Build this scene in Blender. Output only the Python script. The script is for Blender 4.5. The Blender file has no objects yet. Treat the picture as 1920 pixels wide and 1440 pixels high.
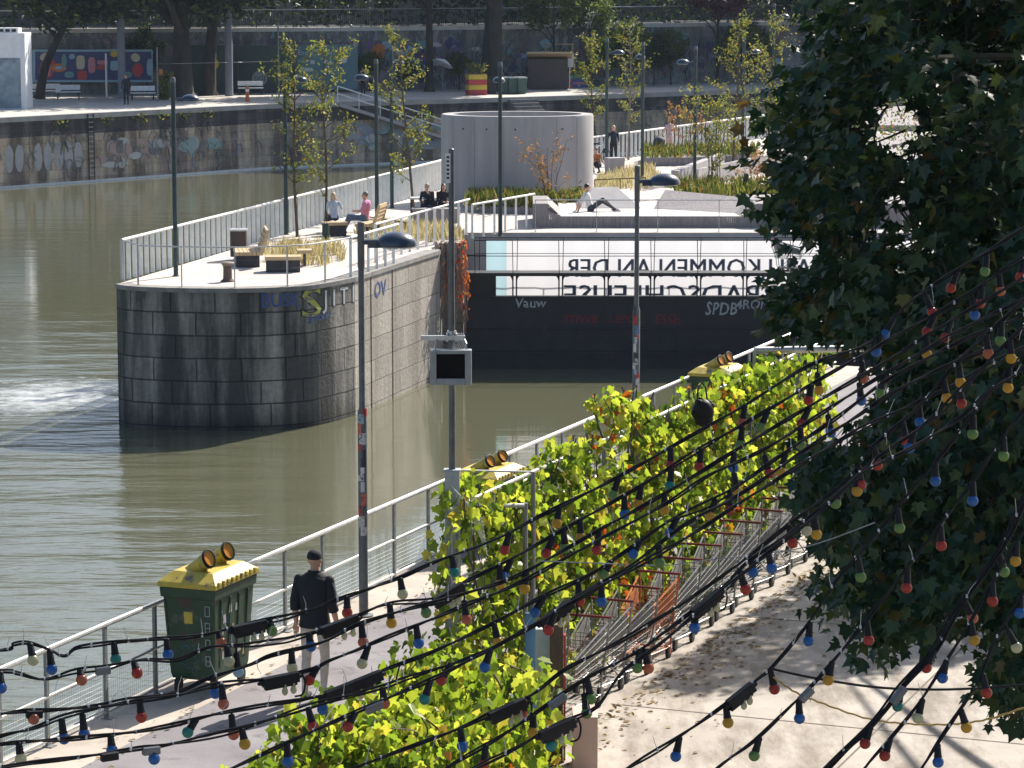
import bpy, bmesh, math, random
from mathutils import Vector, Matrix, noise
R = math.radians
rnd = random.Random(11)
sc = bpy.context.scene
COL = sc.collection
# ------------------------------------------------------------------ camera
F = 5500.0                       # focal length in pixels of a 1920 wide frame
PITCH = math.atan(802 / F)
HC = 8.7
cd = bpy.data.cameras.new("Camera")
cd.sensor_width = 36.0
cd.lens = 36.0 * F / 1920.0
cd.clip_start = 0.5
cd.clip_end = 3000
cam = bpy.data.objects.new("Camera", cd)
COL.objects.link(cam)
cam.location = (0, 0, HC)
cam.rotation_euler = (R(90) - PITCH, 0, 0)
sc.camera = cam
# ------------------------------------------------------------------ light
SUN_EL = R(41)
SUN_DIR = Vector((0.58 * math.cos(SUN_EL), 0.815 * math.cos(SUN_EL), math.sin(SUN_EL))).normalized()
w = bpy.data.worlds.new("World")
sc.world = w
w.use_nodes = True
nt = w.node_tree
sky = nt.nodes.new("ShaderNodeTexSky")
sky.sky_type = 'NISHITA'
sky.sun_disc = False
sky.sun_elevation = SUN_EL
sky.sun_rotation = math.atan2(SUN_DIR.x, SUN_DIR.y)
sky.air_density = 1.0
sky.dust_density = 2.0
bg = nt.nodes["Background"]
bg.inputs[1].default_value = 0.095
nt.links.new(sky.outputs[0], bg.inputs[0])
sl = bpy.data.lights.new("Sun", 'SUN')
sl.energy = 5.0
sl.angle = R(0.5)
sl.color = (1.0, 0.94, 0.84)
sun = bpy.data.objects.new("Sun", sl)
COL.objects.link(sun)
sun.rotation_euler = SUN_DIR.to_track_quat('Z', 'Y').to_euler()
sc.view_settings.view_transform = 'Standard'
sc.view_settings.look = 'None'
sc.view_settings.exposure = 0.78
sc.view_settings.gamma = 1.0

# ------------------------------------------------------------------ survey helpers
def ray(px, py):
    xc = (px - 960) / F
    yc = (720 - py) / F
    return Vector((xc, math.cos(PITCH) + yc * math.sin(PITCH), -math.sin(PITCH) + yc * math.cos(PITCH)))
CO = Vector((0, 0, HC))
def G(px, py, z=0.0):            # sight line to a level plane
    d = ray(px, py)
    return CO + d * ((z - HC) / d.z)
def A(px, py, Y):                # sight line to a plane at distance Y
    d = ray(px, py)
    return CO + d * (Y / d.y)
def proj(v):
    v = v - CO
    f = Vector((0, math.cos(PITCH), -math.sin(PITCH)))
    u = Vector((0, math.sin(PITCH), math.cos(PITCH)))
    dp = v.dot(f)
    return 960 + F * v.x / dp, 720 - F * v.dot(u) / dp

# ------------------------------------------------------------------ materials
def _ramp(nt, fac, stops):
    r = nt.nodes.new("ShaderNodeValToRGB")
    els = r.color_ramp.elements
    while len(els) < len(stops):
        els.new(0.5)
    for e, (p, c) in zip(els, stops):
        e.position = p
        e.color = (c[0], c[1], c[2], 1)
    nt.links.new(fac, r.inputs[0])
    return r.outputs[0]
def _noise(nt, vec, scale, detail=6, rough=0.6):
    n = nt.nodes.new("ShaderNodeTexNoise")
    n.inputs['Scale'].default_value = scale
    n.inputs['Detail'].default_value = detail
    n.inputs['Roughness'].default_value = rough
    nt.links.new(vec, n.inputs['Vector'])
    return n.outputs['Fac']
def _coord(nt, kind='Object', scale=(1, 1, 1)):
    tc = nt.nodes.new("ShaderNodeTexCoord")
    mp = nt.nodes.new("ShaderNodeMapping")
    mp.inputs['Scale'].default_value = scale
    nt.links.new(tc.outputs[kind], mp.inputs['Vector'])
    return mp.outputs[0]
def _mix(nt, fac, a, b, mode='MIX'):
    m = nt.nodes.new("ShaderNodeMix")
    m.data_type = 'RGBA'
    m.blend_type = mode
    for s, v in ((m.inputs['Factor'], fac), (m.inputs['A'], a), (m.inputs['B'], b)):
        if hasattr(v, 'links') or isinstance(v, bpy.types.NodeSocket):
            nt.links.new(v, s)
        elif isinstance(v, (int, float)):
            s.default_value = v
        else:
            s.default_value = (v[0], v[1], v[2], 1)
    return m.outputs['Result']
def newmat(name):
    m = bpy.data.materials.new(name)
    m.use_nodes = True
    nt = m.node_tree
    return m, nt, nt.nodes["Principled BSDF"]
def pm(name, c1, c2=None, scale=3.0, rough=0.6, metal=0.0, bump=0.0, bscale=None, stretch=(1, 1, 1), spots=None, spec=0.5, coat=0.0):
    m, nt, b = newmat(name)
    if c2 is None:
        c2 = tuple(min(1, x * 1.18 + .004) for x in c1)
        c1 = tuple(x * 0.84 for x in c1)
    v = _coord(nt, 'Object', stretch)
    f = _noise(nt, v, scale)
    col = _ramp(nt, f, [(0.3, c1), (0.7, c2)])
    if spots:                                  # (colour, scale, threshold)
        f2 = _noise(nt, v, spots[1], 8, 0.65)
        mk = _ramp(nt, f2, [(spots[2] - .04, (0, 0, 0)), (spots[2] + .06, (1, 1, 1))])
        col = _mix(nt, mk, col, spots[0])
    nt.links.new(col, b.inputs['Base Color'])
    b.inputs['Roughness'].default_value = rough
    b.inputs['Metallic'].default_value = metal
    b.inputs['Specular IOR Level'].default_value = spec
    if coat:
        b.inputs['Coat Weight'].default_value = coat
    if bump:
        f3 = _noise(nt, v, bscale or scale * 6, 5)
        bp = nt.nodes.new("ShaderNodeBump")
        bp.inputs['Strength'].default_value = bump
        bp.inputs['Distance'].default_value = 0.02
        nt.links.new(f3, bp.inputs['Height'])
        nt.links.new(bp.outputs[0], b.inputs['Normal'])
    return m
def leafmat(name, stops, trans=0.5, rough=0.45, tcol=1.0, spec=0.4):
    m, nt, b = newmat(name)
    g = nt.nodes.new("ShaderNodeNewGeometry")
    col = _ramp(nt, g.outputs['Random Per Island'], stops)
    nt.links.new(col, b.inputs['Base Color'])
    b.inputs['Roughness'].default_value = rough
    b.inputs['Specular IOR Level'].default_value = spec
    t = nt.nodes.new("ShaderNodeBsdfTranslucent")
    tc = _mix(nt, 1.0, col, (tcol, tcol, tcol * .6), 'MULTIPLY')
    nt.links.new(tc, t.inputs[0])
    mx = nt.nodes.new("ShaderNodeMixShader")
    mx.inputs[0].default_value = trans
    nt.links.new(b.outputs[0], mx.inputs[1])
    nt.links.new(t.outputs[0], mx.inputs[2])
    nt.links.new(mx.outputs[0], nt.nodes["Material Output"].inputs[0])
    return m

# ------------------------------------------------------------------ mesh builder
WL = {}                                       # world place of every empty / part
class MB:
    def __init__(s):
        s.v = []; s.f = []; s.m = []; s.uv = {}
    def face(s, pts, mi=0, uv=None):
        n = len(s.v)
        s.v += [Vector(p) for p in pts]
        s.f.append(tuple(range(n, n + len(pts)))); s.m.append(mi)
        if uv: s.uv[len(s.f) - 1] = uv
    def raw(s, vs, fs, mi=0):
        n = len(s.v)
        s.v += vs
        for f in fs:
            s.f.append(tuple(i + n for i in f)); s.m.append(mi)
    def box(s, c, size, rot=0.0, mi=0, taper=1.0, M=None):
        hx, hy, hz = size[0] / 2, size[1] / 2, size[2] / 2
        vs = []
        for z in (-1, 1):
            t = taper if z > 0 else 1.0
            for x, y in ((-1, -1), (1, -1), (1, 1), (-1, 1)):
                vs.append(Vector((x * hx * t, y * hy * t, z * hz)))
        mt = Matrix.Translation(Vector(c)) @ (M if M is not None else Matrix.Rotation(rot, 4, 'Z'))
        s.raw([mt @ v for v in vs], [(0, 3, 2, 1), (4, 5, 6, 7), (0, 1, 5, 4), (1, 2, 6, 5), (2, 3, 7, 6), (3, 0, 4, 7)], mi)
    def bar(s, a, b, w, h=None, mi=0, up=(0, 0, 1)):
        a = Vector(a); b = Vector(b); h = h or w
        d = (b - a); L = d.length
        if L < 1e-6: return
        d /= L
        u = Vector(up)
        if abs(d.dot(u)) > .99: u = Vector((0, 1, 0))
        x = d.cross(u).normalized(); z = x.cross(d)
        vs = []
        for p in (a, b):
            for i, j in ((-1, -1), (1, -1), (1, 1), (-1, 1)):
                vs.append(p + x * (i * w / 2) + z * (j * h / 2))
        s.raw(vs, [(0, 1, 2, 3), (7, 6, 5, 4), (0, 4, 5, 1), (1, 5, 6, 2), (2, 6, 7, 3), (3, 7, 4, 0)], mi)
    def tube(s, pts, r, n=6, mi=0, cap=True):
        pts = [Vector(p) for p in pts]
        rs = r if isinstance(r, (list, tuple)) else [r] * len(pts)
        vs = []; fs = []
        px = None
        for i, p in enumerate(pts):
            d = (pts[min(i + 1, len(pts) - 1)] - pts[max(i - 1, 0)])
            if d.length < 1e-9: d = Vector((0, 0, 1))
            d.normalize()
            if px is None:
                u = Vector((0, 0, 1)) if abs(d.z) < .9 else Vector((1, 0, 0))
                px = d.cross(u).normalized()
            else:
                px = (px - d * px.dot(d))
                px = px.normalized() if px.length > 1e-6 else d.orthogonal().normalized()
            py = d.cross(px)
            for k in range(n):
                a = 2 * math.pi * k / n
                vs.append(p + px * (math.cos(a) * rs[i]) + py * (math.sin(a) * rs[i]))
        for i in range(len(pts) - 1):
            for k in range(n):
                k2 = (k + 1) % n
                fs.append((i * n + k, i * n + k2, (i + 1) * n + k2, (i + 1) * n + k))
        if cap:
            fs.append(tuple(range(n - 1, -1, -1)))
            fs.append(tuple((len(pts) - 1) * n + k for k in range(n)))
        s.raw(vs, fs, mi)
    def lathe(s, prof, M, n=16, mi=0):          # prof: (r, z)
        vs = []; fs = []
        for r, z in prof:
            for k in range(n):
                a = 2 * math.pi * k / n
                vs.append(M @ Vector((r * math.cos(a), r * math.sin(a), z)))
        for i in range(len(prof) - 1):
            for k in range(n):
                k2 = (k + 1) % n
                fs.append((i * n + k, i * n + k2, (i + 1) * n + k2, (i + 1) * n + k))
        fs.append(tuple(range(n - 1, -1, -1)))
        fs.append(tuple((len(prof) - 1) * n + k for k in range(n)))
        s.raw(vs, fs, mi)
    def prism(s, poly, z0, z1, mi=0, mtop=None):
        n = len(poly)
        vs = [Vector((p[0], p[1], z0)) for p in poly] + [Vector((p[0], p[1], z1)) for p in poly]
        s.raw(vs, [tuple(range(n - 1, -1, -1))] + [(i, (i + 1) % n, n + (i + 1) % n, n + i) for i in range(n)], mi)
        s.raw([v.copy() for v in vs[n:]], [tuple(range(n))], mi if mtop is None else mtop)
    def extrude(s, poly3, dvec, mi=0):          # a 3-D outline given thickness
        n = len(poly3); d = Vector(dvec)
        vs = [Vector(p) for p in poly3] + [Vector(p) + d for p in poly3]
        s.raw(vs, [tuple(range(n - 1, -1, -1)), tuple(range(n, 2 * n))] + [(i, (i + 1) % n, n + (i + 1) % n, n + i) for i in range(n)], mi)
    def sphere(s, c, r, M=None, nu=12, nv=8, mi=0):
        prof = []
        for i in range(nv + 1):
            a = -math.pi / 2 + math.pi * i / nv
            prof.append((max(1e-4, math.cos(a)), math.sin(a)))
        rr = r if isinstance(r, (tuple, list)) else (r, r, r)
        T = Matrix.Translation(Vector(c)) @ (M or Matrix()) @ Matrix.Diagonal((rr[0], rr[1], rr[2], 1))
        s.lathe(prof, T, nu, mi)
    def build(s, name, mats, parent=None, loc=None, smooth=False, bevel=0.0, world=True):
        if not isinstance(mats, (list, tuple)): mats = [mats]
        off = Vector((0, 0, 0))
        if parent is not None and world: off = WL.get(parent.name, Vector((0, 0, 0)))
        elif loc is not None: off = Vector(loc)
        me = bpy.data.meshes.new(name)
        me.from_pydata([v - off for v in s.v], [], s.f)
        for m in mats: me.materials.append(m)
        me.polygons.foreach_set('material_index', s.m)
        if s.uv:
            ul = me.uv_layers.new(name='UVMap')
            for fi, uv in s.uv.items():
                for li, c in zip(me.polygons[fi].loop_indices, uv): ul.data[li].uv = c
        if smooth:
            me.polygons.foreach_set('use_smooth', [True] * len(me.polygons))
            try: me.set_sharp_from_angle(angle=R(42))
            except Exception: pass
        me.update()
        o = bpy.data.objects.new(name, me)
        COL.objects.link(o)
        if parent is not None:
            o.parent = parent
            WL[o.name] = WL.get(parent.name, Vector((0, 0, 0))).copy()
        elif loc is not None:
            o.location = loc
            WL[o.name] = Vector(loc)
        else: WL[o.name] = Vector((0, 0, 0))
        if bevel:
            md = o.modifiers.new('bevel', 'BEVEL'); md.width = bevel; md.segments = 2; md.limit_method = 'ANGLE'
        return o
def tag(o, label=None, cat=None, group=None, kind=None):
    if label: o['label'] = label
    if cat: o['category'] = cat
    if group: o['group'] = group
    if kind: o['kind'] = kind
    return o
def thing(name, label, cat, loc=(0, 0, 0), group=None, rotz=0.0):
    o = bpy.data.objects.new(name, None)
    o.empty_display_size = .2
    COL.objects.link(o)
    o.location = loc; o.rotation_euler = (0, 0, rotz)
    WL[o.name] = Vector(loc)
    return tag(o, label, cat, group)
def struct(o, label=None):
    o['kind'] = 'structure'
    if label: o['label'] = label
    return o
def copy_tree(o, parent=None):
    c = o.copy(); COL.objects.link(c)
    if parent is not None: c.parent = parent
    for ch in list(o.children): copy_tree(ch, c)
    return c
def smooth_line(pts, k=6):
    out = []
    P = [Vector(p) for p in pts]
    for i in range(len(P) - 1):
        p0 = P[max(i - 1, 0)]; p1 = P[i]; p2 = P[i + 1]; p3 = P[min(i + 2, len(P) - 1)]
        for j in range(k):
            t = j / k
            out.append(0.5 * ((2 * p1) + (p2 - p0) * t + (2 * p0 - 5 * p1 + 4 * p2 - p3) * t * t + (3 * p1 - p0 - 3 * p2 + p3) * t ** 3))
    out.append(P[-1])
    return out
def text_polys(txt, size, bold=0.0):
    cu = bpy.data.curves.new('txt', 'FONT')
    cu.body = txt; cu.size = size; cu.align_x = 'LEFT'
    cu.resolution_u = 2; cu.offset = bold
    o = bpy.data.objects.new('txt', cu)
    COL.objects.link(o)
    dg = bpy.context.evaluated_depsgraph_get()
    me = bpy.data.meshes.new_from_object(o.evaluated_get(dg))
    vs = [v.co.copy() for v in me.vertices]; fs = [tuple(p.vertices) for p in me.polygons]
    bpy.data.objects.remove(o); bpy.data.curves.remove(cu); bpy.data.meshes.remove(me)
    x0 = min(v.x for v in vs); x1 = max(v.x for v in vs)
    return [Vector((v.x - x0, v.y, 0)) for v in vs], fs, x1 - x0

# ------------------------------------------------------------------ leaves
VINE = [(0, 0), (.22, -.14), (.5, .02), (.42, .22), (.56, .5), (.27, .62), (.12, .86), (0, 1.0)]
PLANE = [(0, 0), (.2, -.1), (.5, .08), (.33, .2), (.62, .55), (.3, .5), (.2, .62), (0, 1.0)]
OVAL = [(0, 0), (.26, .3), (.2, .72), (0, 1.0)]
def leaf(mb, c, dirv, nrm, size, shape, fold=.25, mi=0):
    d = Vector(dirv).normalized()
    n = Vector(nrm); n = n - d * n.dot(d)
    n = n.normalized() if n.length > 1e-4 else d.orthogonal().normalized()
    s = d.cross(n)
    k = len(shape)
    vs = [c + d * (y * size) + n * (-.12 * size * y * y) for x, y in (shape[0], shape[-1])]
    fs = []
    for sg in (1, -1):
        ids = [0]
        for x, y in shape[1:-1]:
            ids.append(len(vs))
            vs.append(c + d * (y * size) + s * (sg * x * size) + n * (x * fold * size - .12 * size * y * y))
        ids.append(1)
        fs.append(tuple(ids) if sg > 0 else tuple(reversed(ids)))
    mb.raw(vs, fs, mi)
def rv(a=1.0):
    while True:
        v = Vector((rnd.uniform(-1, 1), rnd.uniform(-1, 1), rnd.uniform(-1, 1)))
        if .05 < v.length < 1: return v.normalized() * a
# ------------------------------------------------------------------ material set
M = {}
M['galv'] = pm('galvanised steel', (.42, .43, .44), (.62, .62, .61), 8, .38, .7)
M['galvdull'] = pm('dull steel', (.16, .17, .18), (.27, .28, .28), 8, .55, .4)
M['lampgrey'] = pm('grey lamp paint', (.09, .10, .11), (.15, .16, .17), 9, .45, .2, spots=((.25, .16, .1), 12, .68))
M['lamphead'] = pm('blue black lamp paint', (.015, .03, .06), (.03, .05, .09), 4, .3, 0, coat=.3)
M['teal'] = pm('dark teal pole paint', (.012, .035, .042), (.03, .06, .065), 5, .5)
M['white'] = pm('white paint', (.68, .68, .66), (.82, .82, .8), 4, .45)
M['railbar'] = pm('pale rail paint', (.62, .63, .63), (.8, .8, .78), 4, .4)
M['dark'] = pm('black steel', (.008, .009, .012), (.02, .022, .026), 6, .5)
M['gate'] = pm('black gate plate', (.006, .008, .014), (.018, .02, .03), 2.5, .45, spots=((.05, .03, .028), 1.4, .66))
M['black'] = pm('black plastic', (.005, .005, .006), (.014, .014, .016), 20, .55, spec=.25)
M['cable'] = pm('black cable rubber', (.004, .004, .005), (.012, .012, .013), 30, .7, spec=.25)
M['zip'] = pm('clear cable tie', (.35, .36, .38), (.5, .5, .5), 10, .4)
M['timber'] = pm('pale larch boards', (.42, .3, .16), (.62, .47, .28), 4, .6, stretch=(1, 1, 5))
M['greytimber'] = pm('weathered grey boards', (.17, .155, .16), (.33, .30, .3), 7, .75, stretch=(3, 1, .3))
M['concrete'] = pm('cast concrete', (.29, .275, .28), (.42, .40, .40), 1.1, .8, bump=.15, stretch=(1, 1, .35))
M['drum'] = pm('stained drum concrete', (.31, .295, .30), (.43, .41, .41), 1.6, .8, bump=.15, stretch=(1.3, 1.3, .12), spots=((.27, .26, .265), 2.2, .68))
M['plinth'] = pm('dark plinth', (.02, .022, .028), (.05, .05, .06), 5, .7)
M['bark'] = pm('dark bark', (.018, .016, .014), (.06, .05, .04), 4, .9, bump=.5, stretch=(1, 1, .25))
M['planebark'] = pm('plane bark', (.03, .028, .022), (.11, .1, .075), 3, .9, bump=.4, spots=((.2, .19, .14), 5, .6))
M['twig'] = pm('brown twig', (.05, .035, .025), (.12, .09, .06), 8, .8)
M['paletwig'] = pm('pale stem', (.2, .15, .13), (.34, .28, .24), 8, .8)
M['skin'] = pm('skin', (.48, .26, .18), (.62, .36, .26), 6, .5)
M['yellow'] = pm('yellow plastic', (.40, .30, .03), (.56, .43, .07), 5, .5, spots=((.14, .12, .07), 7, .58))
M['orange'] = pm('orange plastic', (.6, .2, .01), (.75, .3, .02), 5, .4)
M['green'] = pm('dark green plastic', (.014, .042, .02), (.03, .072, .036), 3, .5, spots=((.10, .10, .085), 5, .60))
M['red'] = pm('red plastic', (.42, .02, .02), (.6, .05, .04), 4, .4)
M['asph'] = pm('old asphalt', (.17, .155, .165), (.27, .25, .26), .9, .92, bump=.35, bscale=60, spots=((.13, .12, .125), 2.2, .6))
M['kerb'] = pm('pale concrete strip', (.36, .31, .26), (.52, .46, .39), 1.3, .9, bump=.25, bscale=40, spots=((.26, .22, .18), 3, .62))
M['plaza'] = pm('pale plaza concrete', (.46, .40, .36), (.58, .53, .48), .5, .88, bump=.15, bscale=30, spots=((.38, .33, .3), 1.3, .6))
M['farpave'] = pm('far bank paving', (.42, .39, .35), (.58, .54, .49), .3, .9)
M['soil'] = pm('dry soil', (.2, .15, .09), (.36, .28, .17), 3, .95)
M['bin'] = pm('dark bin metal', (.035, .022, .02), (.07, .05, .045), 6, .5)
M['wire'] = pm('cart chrome wire', (.22, .22, .225), (.36, .36, .36), 10, .38, .8)
M['tyre'] = pm('black rubber', (.01, .01, .01), (.025, .025, .025), 20, .7)

def stonemat(name, ca, cb, mortar, bw, rh, stain, smin=.42, msize=.014, graff=0.0, wet=None):
    m, nt, b = newmat(name)
    uv = _coord(nt, 'UV')
    br = nt.nodes.new("ShaderNodeTexBrick")
    br.inputs['Scale'].default_value = 1.0
    br.inputs['Brick Width'].default_value = bw
    br.inputs['Row Height'].default_value = rh
    br.inputs['Mortar Size'].default_value = msize
    br.inputs['Mortar Smooth'].default_value = .2
    br.inputs['Color1'].default_value = (*ca, 1)
    br.inputs['Color2'].default_value = (*cb, 1)
    br.inputs['Mortar'].default_value = (*mortar, 1)
    br.offset = .43; br.squash = 1.35; br.squash_frequency = 3
    wob = nt.nodes.new("ShaderNodeVectorMath"); wob.operation = 'ADD'
    nz = nt.nodes.new("ShaderNodeTexNoise"); nz.inputs['Scale'].default_value = 1.2
    nt.links.new(uv, nz.inputs['Vector'])
    sc_ = nt.nodes.new("ShaderNodeVectorMath"); sc_.operation = 'SCALE'; sc_.inputs['Scale'].default_value = .05
    nt.links.new(nz.outputs['Color'], sc_.inputs[0])
    nt.links.new(uv, wob.inputs[0]); nt.links.new(sc_.outputs[0], wob.inputs[1])
    nt.links.new(wob.outputs[0], br.inputs['Vector'])
    grain = _ramp(nt, _noise(nt, uv, 7, 8, .7), [(.25, (.62, .62, .62)), (.75, (1.12, 1.1, 1.08))])
    col = _mix(nt, 1.0, br.outputs['Color'], grain, 'MULTIPLY')
    mp = nt.nodes.new("ShaderNodeMapping"); mp.inputs['Scale'].default_value = (1.3, .16, 1)
    nt.links.new(uv, mp.inputs['Vector'])
    st = _ramp(nt, _noise(nt, mp.outputs[0], 1.0, 7, .62), [(smin, stain), (smin + .2, (1, 1, 1))])
    col = _mix(nt, 1.0, col, st, 'MULTIPLY')
    if graff:
        vo = nt.nodes.new("ShaderNodeTexVoronoi"); vo.inputs['Scale'].default_value = 1.0
        mp2 = nt.nodes.new("ShaderNodeMapping"); mp2.inputs['Scale'].default_value = (.62, .75, 1)
        nt.links.new(wob.outputs[0], mp2.inputs['Vector']); nt.links.new(mp2.outputs[0], vo.inputs['Vector'])
        hs = nt.nodes.new("ShaderNodeHueSaturation"); hs.inputs['Saturation'].default_value = .5; hs.inputs['Value'].default_value = .5
        nt.links.new(vo.outputs['Color'], hs.inputs['Color'])
        mp3 = nt.nodes.new("ShaderNodeMapping"); mp3.inputs['Scale'].default_value = (1.6, .9, 1)
        nt.links.new(uv, mp3.inputs['Vector'])
        mk = _ramp(nt, _noise(nt, mp3.outputs[0], 1.5, 4, .75), [(.5, (0, 0, 0)), (.56, (graff, graff, graff))])
        col = _mix(nt, mk, col, hs.outputs['Color'])
    if wet:                                     # algae band above the water line
        sx = nt.nodes.new("ShaderNodeSeparateXYZ"); nt.links.new(uv, sx.inputs[0])
        ad = nt.nodes.new("ShaderNodeMath"); ad.operation = 'MULTIPLY_ADD'; ad.inputs[1].default_value = .8
        nt.links.new(_noise(nt, uv, 1.1, 4), ad.inputs[0]); nt.links.new(sx.outputs['Y'], ad.inputs[2])
        mk2 = _ramp(nt, ad.outputs[0], [(wet, (.35, .37, .33)), (wet + .12, (1, 1, 1))])
        nd = mk2.node
        mr = nt.nodes.new("ShaderNodeMapRange"); mr.inputs['From Min'].default_value = -5; mr.inputs['From Max'].default_value = 1
        nt.links.new(ad.outputs[0], mr.inputs[0]); nt.links.new(mr.outputs[0], nd.inputs[0])
        col = _mix(nt, 1.0, col, mk2, 'MULTIPLY')
    nt.links.new(col, b.inputs['Base Color'])
    b.inputs['Roughness'].default_value = .85
    bp = nt.nodes.new("ShaderNodeBump"); bp.inputs['Strength'].default_value = .6; bp.inputs['Distance'].default_value = .03
    inv = nt.nodes.new("ShaderNodeMath"); inv.operation = 'MULTIPLY_ADD'; inv.inputs[1].default_value = -1.0
    nt.links.new(br.outputs['Fac'], inv.inputs[0]); nt.links.new(_noise(nt, uv, 9, 6), inv.inputs[2])
    nt.links.new(inv.outputs[0], bp.inputs['Height']); nt.links.new(bp.outputs[0], b.inputs['Normal'])
    return m
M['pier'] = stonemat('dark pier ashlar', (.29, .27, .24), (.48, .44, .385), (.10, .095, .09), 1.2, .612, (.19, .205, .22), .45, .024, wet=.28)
M['pierlit'] = stonemat('sunlit pier ashlar', (.36, .325, .285), (.48, .435, .385), (.19, .17, .155), 1.2, .612, (.7, .68, .66), .36, .014, wet=.16)  # same stone, base colour raised to look sunlit; also less stained
M['quaystone'] = stonemat('quay ashlar', (.56, .44, .32), (.74, .60, .45), (.36, .29, .23), 1.2, .5, (.28, .26, .27), .42, .012, graff=.22, wet=.2)
M['quaycap'] = stonemat('dark quay top course', (.12, .105, .10), (.22, .19, .18), (.08, .07, .07), 1.6, .42, (.3, .3, .33), .46, .012)
M['retain'] = stonemat('graffiti wall', (.2, .205, .22), (.32, .32, .33), (.16, .16, .17), 2.2, .8, (.5, .5, .55), .42, .008, graff=.45)

def wallstrip(mb, line, z0, z1, mi=0, u0=0.0):
    u = u0
    for a, b in zip(line[:-1], line[1:]):
        L = math.hypot(b[0] - a[0], b[1] - a[1])
        mb.face([(a[0], a[1], z0), (b[0], b[1], z0), (b[0], b[1], z1), (a[0], a[1], z1)], mi,
                [(u, z0), (u + L, z0), (u + L, z1), (u, z1)])
        u += L
    return u
def offset2(line, d):                            # + = to the left of travel
    out = []
    for i, p in enumerate(line):
        a = Vector(line[max(i - 1, 0)][:2]); b = Vector(line[min(i + 1, len(line) - 1)][:2])
        t = (b - a).normalized()
        out.append((p[0] - t.y * d, p[1] + t.x * d))
    return out

WATER = -3.8
# ------------------------------------------------------------------ water
def watermat():
    m, nt, b = newmat('river water')
    b.inputs['Base Color'].default_value = (.112, .114, .070, 1)
    b.inputs['Roughness'].default_value = .07
    b.inputs['IOR'].default_value = 1.7; b.inputs['Specular IOR Level'].default_value = .6
    v = _coord(nt, 'Object', (.34, 1.0, 1))
    v2 = _coord(nt, 'Object', (1, 1, 1))
    n1 = _noise(nt, v, .55, 4, .55)
    n2 = _noise(nt, v, 3.2, 5, .6)
    # rougher open stream on the left, calm pool behind the pier
    sx = nt.nodes.new("ShaderNodeSeparateXYZ"); nt.links.new(v2, sx.inputs[0])
    g = nt.nodes.new("ShaderNodeMapRange"); g.inputs['From Min'].default_value = -3.5; g.inputs['From Max'].default_value = -9.0
    g.inputs['To Min'].default_value = .10; g.inputs['To Max'].default_value = 1.0
    nt.links.new(sx.outputs['X'], g.inputs[0])
    gy = nt.nodes.new("ShaderNodeMapRange"); gy.inputs['From Min'].default_value = 82; gy.inputs['From Max'].default_value = 108
    gy.inputs['To Min'].default_value = 1.0; gy.inputs['To Max'].default_value = .16
    nt.links.new(sx.outputs['Y'], gy.inputs[0])
    ma = nt.nodes.new("ShaderNodeMath"); ma.operation = 'MULTIPLY_ADD'; ma.inputs[1].default_value = .14
    nt.links.new(n2, ma.inputs[0]); nt.links.new(n1, ma.inputs[2])
    mm = nt.nodes.new("ShaderNodeMath"); mm.operation = 'MULTIPLY'
    nt.links.new(g.outputs[0], mm.inputs[0]); nt.links.new(gy.outputs[0], mm.inputs[1])
    bp = nt.nodes.new("ShaderNodeBump"); bp.inputs['Distance'].default_value = .16
    nt.links.new(ma.outputs[0], bp.inputs['Height']); nt.links.new(mm.outputs[0], bp.inputs['Strength'])
    nt.links.new(bp.outputs[0], b.inputs['Normal'])
    # foam shed by the pier corner
    vd = nt.nodes.new("ShaderNodeVectorMath"); vd.operation = 'SUBTRACT'; vd.inputs[1].default_value = (-13.2, 83.2, 0)
    nt.links.new(v2, vd.inputs[0])
    vs = nt.nodes.new("ShaderNodeVectorMath"); vs.operation = 'MULTIPLY'; vs.inputs[1].default_value = (.21, .20, 0)
    nt.links.new(vd.outputs[0], vs.inputs[0])
    ln = nt.nodes.new("ShaderNodeVectorMath"); ln.operation = 'LENGTH'; nt.links.new(vs.outputs[0], ln.inputs[0])
    f1 = _noise(nt, _coord(nt, 'Object', (.9, 1.0, 1)), 1.3, 10, .78)
    fm = nt.nodes.new("ShaderNodeMath"); fm.operation = 'MULTIPLY_ADD'; fm.inputs[1].default_value = -.34
    nt.links.new(ln.outputs['Value'], fm.inputs[0]); nt.links.new(f1, fm.inputs[2])
    fo = _ramp(nt, fm.outputs[0], [(.24, (0, 0, 0)), (.52, (.72, .72, .72))])
    col = _mix(nt, fo, (.112, .114, .070), (.6, .63, .65))
    nt.links.new(col, b.inputs['Base Color'])
    rg = _ramp(nt, fo, [(0, (.07, .07, .07)), (1, (.7, .7, .7))])
    nt.links.new(rg, b.inputs['Roughness'])
    return m
mb = MB()
mb.face([(-900, -60, WATER), (900, -60, WATER), (900, 1500, WATER), (-900, 1500, WATER)])
struct(mb.build('water', watermat()))

# ------------------------------------------------------------------ near promenade
rA = G(0, 1255, 1.1); rB = G(1155, 765, 1.1)
RD = Vector((rB.x - rA.x, rB.y - rA.y, 0)).normalized()      # along the near railing
RN = Vector((RD.y, -RD.x, 0))                               # towards the yard
def near(t, off, z=0.0):                                    # t metres along the railing, off metres into the bank
    p = Vector((rA.x, rA.y, 0)) + RD * t + RN * off
    return Vector((p.x, p.y, z))
mb = MB()
e0 = near(-45, -.22); e1 = near(34, -.22); e2 = near(60, 8)
mb.prism([e0, e1 + Vector((0, 0, 0)), near(34, 3), e2, (60, 75), (60, -20), (e0.x, -20)][::-1], WATER - 1, 0)
struct(mb.build('near_promenade', M['kerb']))
mb = MB()
mb.face([near(-40, .78, .004), near(-40, 3.95, .004), near(33, 3.95, .004), near(33, .78, .004)][::-1])
struct(mb.build('path', M['asph']))
mb = MB()                                        # yard of cast slabs
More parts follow.
